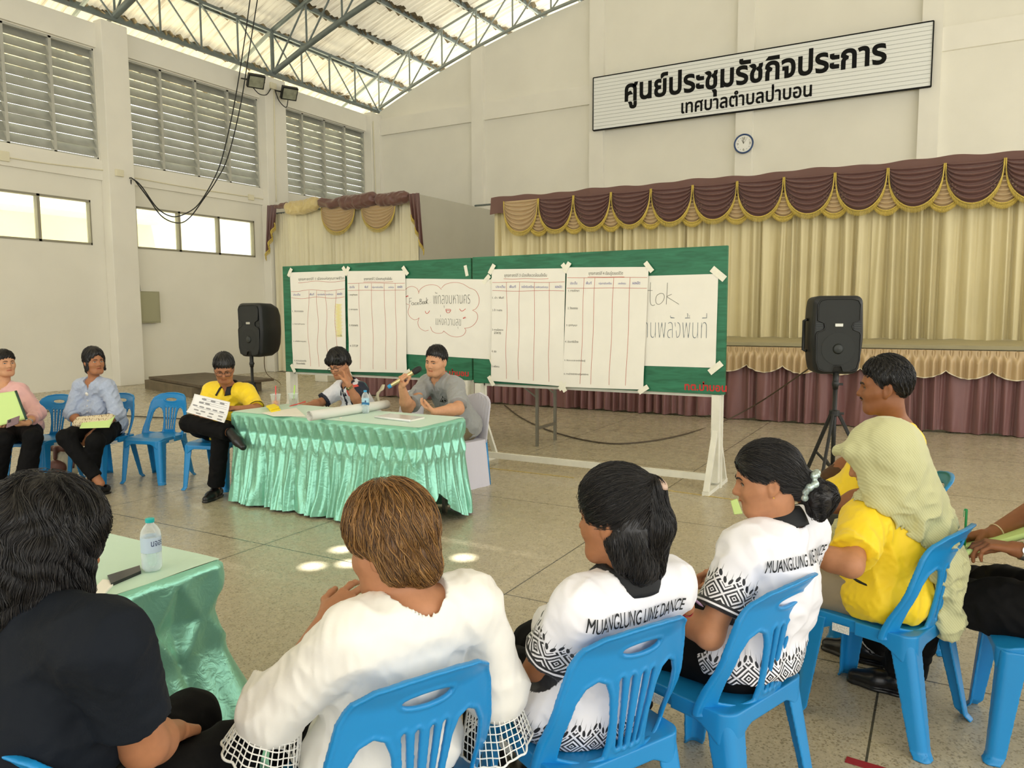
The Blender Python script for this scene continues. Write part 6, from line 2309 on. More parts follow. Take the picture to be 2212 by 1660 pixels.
def lace_cuff(root, c, ax, r0, r1, L, m, up=(0, 0, 1), name='lace_cuff', nu=34, nv=7, sag=.0):
    """open crochet: scalloped rings and radiating threads flaring from a sleeve end"""
    ax = unit(ax); x = unit(np.cross(ax, up)); y = np.cross(x, ax)
    mb = MB()
    def pt(u, v):
        a = 2 * PI * u
        r = r0 + (r1 - r0) * v
        Lu = L * (1 + .18 * math.cos(a + .6)) 
        return np.asarray(c) + ax * Lu * v + (x * math.cos(a) + y * math.sin(a)) * r * (1 + .05 * math.sin(a * 9) * v) + np.array((0, 0, -sag * v * v))
    for i in range(nu):
        mb.tube([pt(i / nu + .02 * v, v) for v in np.linspace(0, 1, 7)], .0016, 5)
    for j in range(nv + 1):
        v = j / nv
        mb.tube([pt(k / 90, v + (.035 * abs(math.sin(k / 90 * PI * nu / 2)) if j == nv else 0)) for k in range(90)], .0017 if j < nv else .0032, 5, closed=True)
    mb.tube([pt(k / 60, 0) + .003 * np.sin(k) for k in range(60)], .005, 6, closed=True)
    return mb.build(name, m, root, smooth=True)


# ---------------------------------------------------------------- woman in the white lace-cuff blouse
def cast_white():
    p, rz = chair_at(1066, 1428, 64), math.radians(64)
    J = pose(p, rz, .90, seat=.42, lean=.06)
    f, r = J['fwd'], J['rgt']
    J['neck'] = at(893, 1322, 1.78); J['pelvis'] = J['pelvis'] + f * .05; J['chest'] = J['neck'] * .55 + J['pelvis'] * .45; J['waist'] = J['neck'] * .25 + J['pelvis'] * .75 + f * .01
    nk = J['neck']
    J['shL'] = nk - r * .165 - (0, 0, .03) ; J['shR'] = nk + r * .165 - (0, 0, .02)
    J['elL'] = reach(J['shL'], .27, 590, 1535, False); J['wrL'] = reach(J['elL'], .24, 706, 1336, False)
    J['elR'] = at(1078, 1490, 1.98); J['wrR'] = J['elR'] + unit(f * .9 - r * .45 + (0, 0, .1)) * .22
    t = person('woman with short golden-brown hair in a white blouse with crochet lace cuffs', J)
    fd = unit(f * .8 - r * .45 + (0, 0, -.2))
    H = Head(at(843, 1176, 1.80), fd, k=1.02)
    hl = dict(fwd=unit(f * .25 + r * .75 + (0, 0, .25)), nrm=unit(f * .3 + (0, 0, -.7)), side=(0, 0, 1), curl=(.25, .3), thumb=.0, spread=.2)
    hr = dict(fwd=unit(f * .8 - r * .4), nrm=(0, 0, -1), side=-r, curl=(.4, .5), thumb=.5)
    B = build_body(J, H, False, .98, SK['mid'], HN, girth=1.05, bust=.03, hands=dict(L=hl, R=hr))
    fast_obj('body', B['V'], B['Q'], skinm, t, colors=B['C'])
    face_bits(t, H)
    chiffon = mat('white_chiffon', S(244, 242, 236), .55, sheen=.2, bump=(90, .06))
    low = Field(); low.ell(J['pelvis'] + (0, 0, .02), rows(r, f, (0, 0, 1)), (.205, .165, .11), .05)
    o, SL, core = shirt(t, 'blouse', chiffon, J, B, .0055, .10, past=.22, r0=.072, r1=.078, grow=.016, seed=31, amp=.006, wl=.12, neck_r=.070, lower=low, neck_drop=.006)
    lace = mat('white_lace', S(246, 245, 240), .6)
    for sd in 'LR':
        dd = unit(np.array((0, 0, -.9)) - C_R * (.30 if sd == 'L' else -.05))
        lace_cuff(t, J['el' + sd] + dd * .03 + (SL[sd][1] - J['el' + sd]) * .4, dd, .066, .092, .115, lace)
    # seam and back placket, neck chain
    gold_c = mat('gold_chain', S(196, 150, 60), .3, metal=.9)
    ch = MB()
    nc = nk + B['up'] * .006
    ch.tube([nc + r * .068 * math.cos(a) - f * (.066 * math.sin(a)) + B['up'] * (.012 - .026 * math.sin(a) ** 2) for a in np.linspace(-.4, PI + .4, 24)], .0018, 5)
    ch.build('neck_chain', gold_c, t, smooth=True)
    trousers(t, black_trs, J, B, .007, seed=6)
    for sd in 'LR': shoe(t, J['an' + sd], f, shoe_black)
    ex = Field()
    for a, b, ra, rb in (((0, -.06, .02), (0, -.072, -.055), .062, .046), ((-.05, -.04, .0), (-.052, -.045, -.045), .045, .034), ((.05, -.04, .0), (.052, -.045, -.045), .045, .034)):
        H.cap(ex, a, b, ra, rb, .03)
    hf = HF(H, thick=.019, low=-.03, extra=ex, ripple=.0015, top=.010, face=(.070, .10, .09), wavek=1.3)
    up = H.u.astype(np.float32); rg = H.r.astype(np.float32); fw = H.f.astype(np.float32)
    c0 = H.w(.012, -.005, .125).astype(np.float32)
    def dirf(X, j):
        L = H.loc(X)
        d = X - c0; d /= np.linalg.norm(d, axis=1)[:, None] + 1e-9
        sw = np.where(L[:, 0] > .01, .35, -.75)[:, None]
        return d - up * .35 + rg * (sw * np.clip(.05 - L[:, 2:3], 0, .12) * 6 * -1) + .12 * np.sin(L[:, 2:3] * 60 + L[:, 0:1] * 30) * rg
    cols = np.array([[.34, .17, .05], [.26, .12, .035], [.50, .28, .10], [.42, .22, .07], [.12, .055, .022], [.10, .05, .025], [.06, .035, .02], [.30, .16, .05]])
    hair_obj(t, hf, (.15, .07, .022), .0055, dirf, 9000, 11, .0115, 22, cols, r=.00055, lift=.005, jit=.10)
    # darker short crop at the nape
    place(t); return t


# ---------------------------------------------------------------- two women in the printed white shirts
def printed_shirt(t, J, B, seed, slv, hem_c, hem_d, lower, amp=.007, lw=.225, tilt=0., cz=.03, chop=0.):
    J['hem'], J['hemdir'] = hem_c, hem_d
    SLr = {}
    o, SL, core = shirt(t, 'shirt', printed, J, B, .0055, .1, slv=slv, r0=.074, r1=.066, grow=.014, seed=seed, amp=amp, wl=.12, lower=lower, neck_r=.078,
                        pat=lambda V: print_coords(J, B, {sd: sleeve_field(J, sd, slv, .074, .066) for sd in 'LR'}, hem_c, hem_d)(V))
    collar(t, black_knit, J, B, r=.067, hgt=.046, lift=.046)
    c = J['chest'] * .55 + J['neck'] * .45 + B['up'] * cz
    wrap_text(t, 'MUANGLUNG LINE DANCE', B, core, J, c + B['rgt'] * chop, lw * 1.2, black_knit, hgt=.037, wt=.009, tilt=tilt)
    return o, SL, core


def cast_ponytail():
    p, rz = chair_at(1496, 1334, 62), math.radians(62)
    J = pose(p, rz, .90, seat=.42, lean=.05)
    f, r = J['fwd'], J['rgt']
    J['neck'] = at(1352, 1268, 2.04); nk = J['neck']
    J['pelvis'] = J['pelvis'] + f * .05; J['chest'] = nk * .58 + J['pelvis'] * .42; J['waist'] = nk * .26 + J['pelvis'] * .74 + f * .01
    J['shL'] = nk - r * .165 - (0, 0, .03); J['shR'] = nk + r * .165 - (0, 0, .03)
    J['elL'] = reach(J['shL'], .25, 1168, 1440, False); J['wrL'] = reach(J['elL'], .20, 1150, 1475, False)
    J['elR'] = J['shR'] + unit(r * .12 + f * .75 - np.array((0, 0, .75))) * .24; J['wrR'] = reach(J['elR'], .20, 1482, 1312, True)
    t = person('woman in printed white shirt with a black half-ponytail, looking away from the camera', J)
    fd = unit(f * .9 - r * .35 + (0, 0, -.1))
    H = Head(at(1330, 1118, 2.04), fd, k=1.02)
    hl = dict(fwd=unit(f * .55 - r * .25 + (0, 0, -.55)), nrm=unit(r * .5 - (0, 0, .6)), side=r, curl=(.35, .45), thumb=.3)
    hr = dict(fwd=unit(-r * .35 + f * .3 + (0, 0, .8)), nrm=unit(-r + f * .2), side=f, curl=(.9, .9), thumb=.7)
    B = build_body(J, H, False, .97, SK['tan'], HN, girth=1.05, bust=.03, hands=dict(L=hl, R=hr))
    fast_obj('body', B['V'], B['Q'], skinm, t, colors=B['C'])
    face_bits(t, H)
    low = Field(); low.ell(J['pelvis'] + (0, 0, .0) + f * .02, rows(r, f, (0, 0, 1)), (.215, .17, .12), .06)
    printed_shirt(t, J, B, 41, .74, J['pelvis'] - (0, 0, .075), unit((0, 0, 1.)), low, lw=.27, tilt=-.02, chop=-.03, cz=.06)
    trousers(t, black_trs, J, B, .007, seed=8)
    for sd in 'LR': shoe(t, J['an' + sd], f, shoe_black)
    ring_on(t, 'bracelet', mat('red_string', S(150, 30, 34), .6), J['wrR'], unit(J['wrR'] - J['elR']), .027, .004)
    ex = Field()
    H.cap(ex, (.012, -.104, .075), (.018, -.104, -.02), .032, .040, .02); H.cap(ex, (.018, -.104, -.02), (.03, -.085, -.09), .040, .026, .03)
    for a, b, ra, rb in (((-.03, -.065, -.02), (-.03, -.075, -.125), .048, .036), ((.02, -.07, -.02), (.02, -.075, -.13), .048, .036), ((.065, -.04, -.05), (.092, -.06, -.115), .030, .014), ((-.06, -.03, -.05), (-.066, -.045, -.11), .026, .014)):
        H.cap(ex, a, b, ra, rb, .03)
    hf = HF(H, thick=.016, low=-.04, extra=ex, ripple=.0012, top=.004, face=(.066, .10, .085), wavek=1.6)
    tie = H.w(.03, -.115, .085).astype(np.float32)
    up = H.u.astype(np.float32); rg = H.r.astype(np.float32)
    def dirf(X, j):
        L = H.loc(X)
        d = tie - X; n = np.linalg.norm(d, axis=1)[:, None]; d /= n + 1e-9
        upper = ((L[:, 2:3] > -.015) & (n > .03) & (L[:, 1:2] > -.115))
        return np.where(upper, d, -up + .25 * np.sin(L[:, 2:3] * 40 + L[:, 0:1] * 50) * rg + .3 * rg * (L[:, 2:3] < -.1) * np.sign(L[:, 0:1]))
    hair_obj(t, hf, (.008, .008, .011), .0055, dirf, 6000, 11, .012, 23, BLK, r=.0007, lift=.005, jit=.12)
    MB().lathe([(.016, -.006), (.022, 0), (.016, .006)], 16, c=tuple(H.w(.022, -.128, .088)), axis=unit(H.f * -.6 + H.u * .6)).build('hair_tie', mat('hair_tie', S(196, 168, 150), .5), t, smooth=True)
    place(t); return t


def cast_bun():
    p, rz = chair_at(1776, 1240, 70), math.radians(70)
    J = pose(p, rz, .92, seat=.42, lean=.07)
    for q in J:
        if q not in ('L', 'fwd', 'rgt'): J[q] = J[q] + J['fwd'] * .05
    f, r = J['fwd'], J['rgt']
    J['neck'] = at(1683, 1150, 2.40); nk = J['neck']
    J['pelvis'] = J['pelvis'] * .5 + .5 * np.array([nk[0], nk[1], J['pelvis'][2]]) ; J['pelvis'][2] = .51
    for q, s in (('L', -1), ('R', 1)): J['hip' + q] = J['pelvis'] + r * s * .085 + f * .03
    J['chest'] = nk * .58 + J['pelvis'] * .42 - f * .035; J['waist'] = nk * .26 + J['pelvis'] * .74 - f * .015
    J['shL'] = nk - r * .17 - (0, 0, .03) + f * .02; J['shR'] = nk + r * .165 - (0, 0, .03)
    J['elL'] = reach(J['shL'], .27, 1530, 1380, True); J['wrL'] = J['elL'] + unit(f * .9 + r * .25 + (0, 0, .10)) * .22
    J['elR'] = J['shR'] + unit(r * .25 + f * .3 - np.array((0, 0, 1))) * .25; J['wrR'] = J['elR'] + unit(f - r * .3) * .22
    t = person('woman in printed white shirt with a low black bun in a silver scrunchie', J)
    fd = unit(f * .8 - r * .62 + (0, 0, -.16))
    H = Head(at(1655, 1038, 2.38), fd, k=.94)
    hl = dict(fwd=unit(f * .9 + r * .2), nrm=(0, 0, -1), side=r, curl=(.6, .7), thumb=.5)
    B = build_body(J, H, False, .97, SK['mid'], HN, girth=1.03, bust=.03, hands=dict(L=hl, R=dict(hl, side=-r)))
    fast_obj('body', B['V'], B['Q'], skinm, t, colors=B['C'])
    face_bits(t, H)
    low = Field(); low.ell(J['pelvis'] + (0, 0, .0), rows(r, f, (0, 0, 1)), (.19, .155, .11), .06)
    printed_shirt(t, J, B, 43, .72, J['pelvis'] - (0, 0, .03), unit((0, 0, 1.)), low, lw=.26, tilt=-.02, chop=-.015, cz=.01)
    trousers(t, black_trs, J, B, .007, seed=9)
    for sd in 'LR': shoe(t, J['an' + sd], f, shoe_black)
    MB().lathe([(.0025, 0), (.0025, .004)], 8, c=tuple(H.w(-.084, -.008, -.04)), axis=-H.r).build('earring', mat('gold_stud', S(220, 180, 90), .2, metal=1.), t)
    ex = Field()
    bun = H.w(.0, -.150, -.045)
    H.cap(ex, (0, -.08, .0), (0, -.135, -.03), .050, .030, .03); H.cap(ex, (0, -.135, -.03), (0.005, -.165, -.075), .030, .046, .02); H.cap(ex, (.005, -.165, -.075), (.0, -.150, -.12), .045, .032, .03)
    H.cap(ex, (0, -.075, -.01), (0, -.09, -.045), .05, .03, .03)
    hf = HF(H, thick=.015, low=lambda L: np.where(L[:, 1] > -.03, -.005, -.07), extra=ex, ripple=.001, top=.0, face=(.068, .105, .085), wavek=1.8)
    tie = H.w(0, -.128, -.03).astype(np.float32)
    up = H.u.astype(np.float32); rg = H.r.astype(np.float32)
    def dirf(X, j):
        L = H.loc(X)
        d = tie - X; n = np.linalg.norm(d, axis=1)[:, None]; d /= n + 1e-9
        bunp = (L[:, 1:2] < -.125)
        curl = np.stack([np.sin(L[:, 2] * 120 + L[:, 0] * 90), np.cos(L[:, 1] * 110), np.sin(L[:, 0] * 130) - .7], 1) @ H.B.astype(np.float32)
        return np.where(bunp, curl.astype(np.float32), d)
    hair_obj(t, hf, (.012, .010, .010), .0055, dirf, 5000, 11, .012, 24, BLK, r=.0007, lift=.004, jit=.12)
    sc = Field(); tt = unit(H.f * -.75 - H.u * .65)
    a1 = unit(np.cross(tt, H.r)); 
    for k in range(14):
        a = 2 * PI * k / 14
        sc.ball(np.asarray(tie, float) + (H.r * math.cos(a) + a1 * math.sin(a)) * (.040 + .006 * (k % 2)) + tt * .008 * math.sin(k * 2.3), .0125, .008)
    lo, hi = sc.box(.01); V, Q = nets(sc, lo, hi, .004)
    fast_obj('scrunchie', V, Q, mat('silver_scrunchie', S(178, 196, 192), .22, metal=.55, noise=(180, .4)), t)
    place(t); return t


# ---------------------------------------------------------------- woman in the pale green headscarf
def cast_scarf():
    p, rz = (-.22, 3.25), math.radians(71)
    J = pose(p, rz, .95, seat=.42, lean=.0, kz=.46)
    f, r = J['fwd'], J['rgt']
    J['neck'] = at(1925, 1098, 2.92); nk = J['neck']
    J['chest'] = nk * .58 + J['pelvis'] * .42 - f * .03; J['waist'] = nk * .26 + J['pelvis'] * .74 - f * .01
    J['shL'] = nk - r * .16 - (0, 0, .035) + f * .03; J['shR'] = nk + r * .16 - (0, 0, .035)
    J['elL'] = reach(J['shL'], .25, 1838, 1222, True); J['wrL'] = J['elL'] + unit(f * 1. - r * .05 + (0, 0, .08)) * .22
    J['elR'] = J['shR'] + unit(r * .2 + f * .25 - np.array((0, 0, 1))) * .25; J['wrR'] = J['elR'] + unit(f - r * .35) * .22
    t = person('woman in a pale green headscarf and yellow t-shirt looking down', J)
    fd = unit(f * .92 - r * .30 + (0, 0, -.42))
    H = Head(at(1893, 992, 2.84), fd, k=.98)
    hl = dict(fwd=unit(f), nrm=(0, 0, -1), side=r, curl=(.6, .7), thumb=.5)
    B = build_body(J, H, False, .97, SK['mid'], HN, girth=1.08, bust=.03, hands=dict(L=hl, R=dict(hl, side=-r)))
    fast_obj('body', B['V'], B['Q'], skinm, t, colors=B['C'])
    face_bits(t, H, .6)
    low = Field(); low.ell(J['pelvis'] + (0, 0, .0) - f * .02, rows(r, f, (0, 0, 1)), (.215, .175, .13), .06)
    J['hem'], J['hemdir'] = J['pelvis'] - (0, 0, .075), unit((0, 0, 1.))
    o, SL, core = shirt(t, 't_shirt', yellow_m, J, B, .006, .1, slv=.78, r0=.085, r1=.078, grow=.018, seed=51, amp=.009, wl=.12, lower=low)
    # thin black strap round the waist
    khaki = mat('khaki_trousers', S(150, 138, 116), .75, bump=(140, .15))
    trousers(t, khaki, J, B, .007, seed=10, end=.78)
    for sd in 'LR': shoe(t, J['an' + sd], f, shoe_black)
    # headscarf: close over the head, gathered under the chin, falling over shoulders and down the back
    G = Field()
    H.ell(G, (0, -.012, .036), (.092, .115, .100), .03); H.ell(G, (0, .02, -.04), (.085, .075, .105), .04)
    H.cap(G, (0, -.03, -.07), (0, .0, -.12), .085, .082, .05)
    dn = np.array((0, 0, -1.))
    back = nk - f * .075
    G.cap(H.w(0, -.07, .0), back + dn * .02, .085, .105, .06)
    G.cap(back + r * .03, back + r * .05 + dn * .18 - f * .09, .085, .075, .07)
    G.cap(back + r * .05 + dn * .18 - f * .09, back + r * .07 + dn * .42 - f * .12, .075, .060, .06)
    G.cap(nk + (0, 0, -.005), J['shL'] + (0, 0, .01) + r * .03, .075, .06, .05); G.cap(nk, J['shR'] + (0, 0, .0), .08, .075, .05)
    G.cap(nk + f * .07 - (0, 0, .02), nk + f * .20 - r * .10 - (0, 0, .22), .07, .045, .05)
    G.cap(J['shR'], J['shR'] - f * .05 + dn * .3, .085, .06, .05)
    G.cap(H.w(0, -.06, .03), back + r * .04 + dn * .05, .105, .125, .06)
    G.cap(H.w(-.03, .015, -.125), nk - r * .12 + f * .09 - (0, 0, .10), .072, .062, .05); G.cap(nk - r * .12 + f * .09 - (0, 0, .10), nk - r * .13 + f * .20 - (0, 0, .26), .062, .045, .04)
    cut = Field(); H.ell(cut, (0, .10, -.018), (.060, .075, .080), .01)
    brim = Field(); H.cap(brim, (-.07, .06, .075), (.0, .115, .07), .018, .018, .03); H.cap(brim, (.07, .06, .075), (.0, .115, .07), .018, .018, .03)
    H.cap(brim, (-.085, .03, .05), (-.07, .075, .055), .018, .018, .03)
    w1, w2 = wrinkle(61, .10, .014, (1, 1, .25)), wrinkle(62, .045, .004, (1, 1, .2))
    skin_in = B['skin']
    q0 = (back + dn * .42 + r * .10).astype(np.float32)
    def gf(X):
        d = smn(G(X), brim(X), .03)
        lower_ = smoothstep(nk[2] + .16, nk[2] - .05, X[:, 2])
        d = d + (w1(X) + w2(X)) * (.35 + .9 * lower_)
        d = np.maximum(d, -cut(X))
        # hem: slants from the left shoulder down to a corner at the back
        hem = (nk[2] - .10) - X[:, 2] - np.clip(((X - nk.astype(np.float32)) @ (-f).astype(np.float32)) * 2.6, -.12, .36) - np.clip(((X - nk.astype(np.float32)) @ r.astype(np.float32)) * .9, -.03, .2)
        hem = hem - np.clip(((X - nk.astype(np.float32)) @ f.astype(np.float32) - .02) * 1.6, 0, .22)
        d = np.maximum(d, hem * .35)
        return np.maximum(d, -(core(X) - .003)) * .75
    lo, hi = G.box(.04)
    V, Q = nets(gf, lo, hi, .006)
    def scarf_mat():
        m = bpy.data.materials.new('green_scarf'); m.use_nodes = True
        nt = m.node_tree; p_ = nt.nodes['Principled BSDF']
        tc = nt.nodes.new('ShaderNodeTexCoord'); wv = nt.nodes.new('ShaderNodeTexWave')
        wv.inputs['Scale'].default_value = 48; wv.inputs['Distortion'].default_value = 1.5; wv.inputs['Detail Scale'].default_value = .6
        wv.bands_direction = 'DIAGONAL'
        nt.links.new(tc.outputs['Object'], wv.inputs['Vector'])
        cr = nt.nodes.new('ShaderNodeValToRGB'); cr.color_ramp.elements[0].color = S(192, 192, 146); cr.color_ramp.elements[1].color = S(204, 204, 158)
        nt.links.new(wv.outputs['Fac'], cr.inputs['Fac']); nt.links.new(cr.outputs['Color'], p_.inputs['Base Color'])
        b = nt.nodes.new('ShaderNodeBump'); b.inputs['Strength'].default_value = .25; b.inputs['Distance'].default_value = .002
        nt.links.new(wv.outputs['Fac'], b.inputs['Height']); nt.links.new(b.outputs[0], p_.inputs['Normal'])
        p_.inputs['Roughness'].default_value = .75; p_.inputs['Sheen Weight'].default_value = .2
        return m
    fast_obj('headscarf', V, Q, scarf_mat(), t)
    st = MB()
    bc = J['waist'] * .75 + J['pelvis'] * .25
    st.tube([bc + r * .185 * math.cos(a) + f * .150 * math.sin(a) + (0, 0, .02 * math.sin(a)) for a in np.linspace(0, 2 * PI, 48)[:-1]], .007, 6, closed=True)
    st.build('bag_strap', black_p, t, smooth=True)
    place(t); return t


def short_hair(t, H, seed, cols=None, low=-.035, front=(.068, .10, .085), fz=-.035, thick=.014, top=.01, nstr=900, base=(.010, .009, .009), r=.0013, part=(0, .03, .125), h=.0055, step=.010, lift=.004, extra=None, ripple=.002, n=7, side=0.):
    hf = HF(H, thick=thick, low=low, ripple=ripple, top=top, face=front, fz=fz, extra=extra)
    c0 = H.w(*part).astype(np.float32); up = H.u.astype(np.float32); rg = H.r.astype(np.float32)
    def dirf(X, j):
        d = X - c0; d /= np.linalg.norm(d, axis=1)[:, None] + 1e-9
        return d - up * .3 + rg * side
    return hair_obj(t, hf, base, h, dirf, nstr, n, step, seed, cols if cols is not None else BLK, r=r, lift=lift, jit=.3)


def mens_line(L):
    """hairline: temples high, sideburn before the ear, nape low"""
    y = L[:, 1]
    return .055 * smoothstep(.01, .055, y) + np.where(y > -.035, -.0 + .012 * smoothstep(.005, -.03, y), 0) - .065 * smoothstep(-.035, -.075, y)


# ---------------------------------------------------------------- man in profile
def cast_profile():
    p, rz = tuple(rf(1.80, 3.68)[:2]), math.radians(100)
    J = pose(p, rz, .98, seat=.43, lean=.04)
    f, r = J['fwd'], J['rgt']
    J['neck'] = at(1942, 925, 3.66); nk = J['neck']
    for q in ('hipL', 'hipR', 'knL', 'knR', 'anL', 'anR', 'pelvis'): J[q] = J[q] + f * .16
    J['chest'] = nk * .6 + J['pelvis'] * .4 + f * .03; J['waist'] = nk * .28 + J['pelvis'] * .72 + f * .02
    J['shL'] = nk - r * .185 - (0, 0, .045); J['shR'] = nk + r * .185 - (0, 0, .045)
    J['elL'] = reach(J['shL'], .28, 1880, 1078, True); J['wrL'] = reach(J['elL'], .25, 1765, 1110, False)
    J['elR'] = reach(J['shR'], .29, 1850, 995, False); J['wrR'] = reach(J['elR'], .24, 1768, 1042, True)
    t = person('man with a moustache and yellow shirt seen in profile behind the headscarf', J)
    fd = unit(f * .98 + r * .10 + (0, 0, -.03))
    H = Head(at(1910, 838, 3.64), fd, k=1.07)
    hl = dict(fwd=unit(f), nrm=(0, 0, -1), side=r, curl=(.6, .6), thumb=.5)
    B = build_body(J, H, True, 1.05, SK['dark'], HN, girth=1.02, hands=dict(L=hl, R=dict(hl, side=-r, fwd=unit(f * .8 - (0, 0, .4)))), lips=False, belly=.07)
    fast_obj('body', B['V'], B['Q'], skinm, t, colors=B['C'])
    face_bits(t, H, .8, brow=1.4)
    shirt(t, 'shirt', yellow_m, J, B, .007, .08, slv=.7, r0=.085, r1=.078, grow=.012, seed=61, amp=.007, wl=.13)
    trousers(t, black_trs, J, B, .008, seed=12)
    for sd in 'LR': shoe(t, J['an' + sd], f, shoe_black)
    d = unit(J['wrR'] - J['elR'])

    S0 = Field(); S0.cap(J['elR'], J['wrR'] - d * .02, .050, .038, .02)
    lo, hi = S0.box(.01); w1 = wrinkle(3, .05, .003)
    V, Q = nets(lambda X: S0(X) + w1(X), lo, hi, .006)
    fast_obj('arm_sleeve', V, Q, mat('brown_sleeve', S(78, 54, 34), .8), t)
    mo = MB(); mo.tube([H.w(x, y, z) for x, y, z in ((-.028, .080, -.054), (-.013, .093, -.048), (0, .096, -.047), (.013, .093, -.048), (.028, .080, -.054))], [.002, .0046, .0046, .0046, .002], 6)
    mo.build('moustache', browm, t, smooth=True)
    short_hair(t, H, 26, thick=.013, top=.013, front=(.066, .085, .088), fz=-.030, low=mens_line, nstr=3000, step=.007, h=.005)
    place(t); return t


# ---------------------------------------------------------------- writer at the frame edge
def cast_writer():
    p, rz = tuple(rf(1.99, 2.65)[:2]), math.radians(96.5)
    J = pose(p, rz, 1.02, seat=.43, lean=.02)
    f, r = J['fwd'], J['rgt']
    J['knL'] = at(2010, 1290, 2.98); J['anL'] = at(1952, 1432, 3.16); J['anL'][2] = .10
    J['knR'] = at(2035, 1262, 3.22); J['anR'] = at(1880, 1395, 3.46); J['anR'][2] = .10
    J['wrL'] = at(2190, 1186, 2.78); J['elL'] = at(2345, 1225, 2.72)
    J['wrR'] = at(2140, 1156, 2.98); J['elR'] = at(2310, 1060, 3.06)
    nk = J['neck']; J['shL'] = nk - r * .18 - (0, 0, .05); J['shR'] = nk + r * .18 - (0, 0, .05)
    t = person('person in black trousers at the frame edge writing on a green folder, steel wristwatch', J)
    H = Head(nk + f * .06 + np.array((0, 0, .19)), unit(f + (0, 0, -.3)), k=1.0)
    hl = dict(fwd=unit(f * .9 + (0, 0, .1)), nrm=(0, 0, -1), side=r, curl=(.55, .6), thumb=.5)
    hr = dict(fwd=unit(f * .85 - (0, 0, .35)), nrm=unit(-r * .7 - (0, 0, .6)), side=(0, 0, 1), curl=(.8, .9), thumb=.9)
    B = build_body(J, H, True, 1., SK['dark'], HN, girth=1.05, hands=dict(L=hl, R=hr), lips=False)
    fast_obj('body', B['V'], B['Q'], skinm, t, colors=B['C'])
    face_bits(t, H)
    shirt(t, 'shirt', mat('dark_shirt', S(30, 30, 34), .7), J, B, .008, .08, slv=.75, r0=.085, r1=.075, grow=.018, seed=63)
    trousers(t, black_trs, J, B, .006, seed=13, amp=.009, end=.98, grow=.02)
    for sd in 'LR':
        shoe(t, J['an' + sd], (-.98, .1, 0) if sd == 'L' else (-.97, .2, 0), shoe_black, L=.27)
        so = MB().tube([J['an' + sd] + (0, 0, -.045), J['an' + sd] + (0, 0, .06)], [.038, .042], 14).build('sock', mat('white_sock', S(224, 224, 224), .8), t, smooth=True)
    watch(t, J['wrL'], J['elL'], (-.1, -.9, .35), mat('watch_steel', S(200, 200, 196), .25, metal=.9), .031)
    ring_on(t, 'bracelet', mat('cream_string', S(206, 186, 150), .6), J['wrR'] + unit(J['elR'] - J['wrR']) * .03, unit(J['elR'] - J['wrR']), .031, .005)
    short_hair(t, H, 27, nstr=300)
    place(t); return t
# ---------------------------------------------------------------- the far row and the panel
def cast_pink():
    J = pose(tuple(rf(-4.66, 7.05)[:2]), rz_of((.35, -.94)), .98, lean=.02)
    f, r = J['fwd'], J['rgt']
    J['neck'] = at(10, 838, 7.0); nk = J['neck']
    J['chest'] = nk * .58 + J['pelvis'] * .42; J['waist'] = nk * .26 + J['pelvis'] * .74
    J['shL'] = nk - r * .165 - (0, 0, .04); J['shR'] = nk + r * .165 - (0, 0, .04)
    J['elL'] = reach(J['shL'], .26, 82, 893, True); J['wrL'] = reach(J['elL'], .22, 60, 915, True)
    J['elR'] = reach(J['shR'], .26, -45, 895, True); J['wrR'] = reach(J['elR'], .22, 2, 922, True)
    J['knL'] = at(72, 945, 6.72); J['anL'] = at(52, 1030, 6.78)
    J['knR'] = at(8, 950, 6.70); J['anR'] = at(-12, 1025, 6.85)
    for q in 'LR': J['an' + q][2] = .09
    t = person('woman in a pink long-sleeved shirt holding a green folder and a phone', J)
    q = at(10, 785, 6.98); H = Head(q, look(q, -22, .0), unit((.05, 0, 1)), k=1.0)
    hl = dict(fwd=unit(f * .3 + r * .8 + (0, 0, -.15)), nrm=(0, .3, 1), side=f, curl=(.5, .6), thumb=.3)
    hr = dict(fwd=unit(f * .35 - r * .7 + (0, 0, .05)), nrm=(0, .3, 1), side=f, curl=(.6, .7), thumb=.5)
    B = build_body(J, H, False, 1., SK['light'], HF_, girth=1.04, bust=.025, hands=dict(L=hl, R=hr), wide=.04)
    fast_obj('body', B['V'], B['Q'], skinm, t, colors=B['C'])
    face_bits(t, H, .7)
    pk = mat('pink_satin_shirt', S(222, 172, 170), .45, sheen=.3, bump=(40, .1))
    shirt(t, 'shirt', pk, J, B, .0065, .07, past=.62, r0=.072, r1=.052, grow=.017, seed=71, amp=.007, wl=.11, vneck=.10)
    collar(t, pk, J, B, r=.070, hgt=.04, open_=.5)
    trousers(t, black_trs, J, B, .0075, seed=14, flare=.03)
    for sd in 'LR': shoe(t, J['an' + sd], f, mat('dark_green_leather', S(36, 40, 36), .4))
    short_hair(t, H, 28, thick=.008, top=.0, front=(.070, .11, .085), low=lambda L: np.where(L[:, 1] > -.03, .01, -.07), nstr=700, part=(0, -.14, 0), side=0.)
    watch(t, J['wrL'], J['elL'], (0, -1, .5), mat('watch_steel', S(200, 200, 196), .25, metal=.9), .027)
    place(t); return t


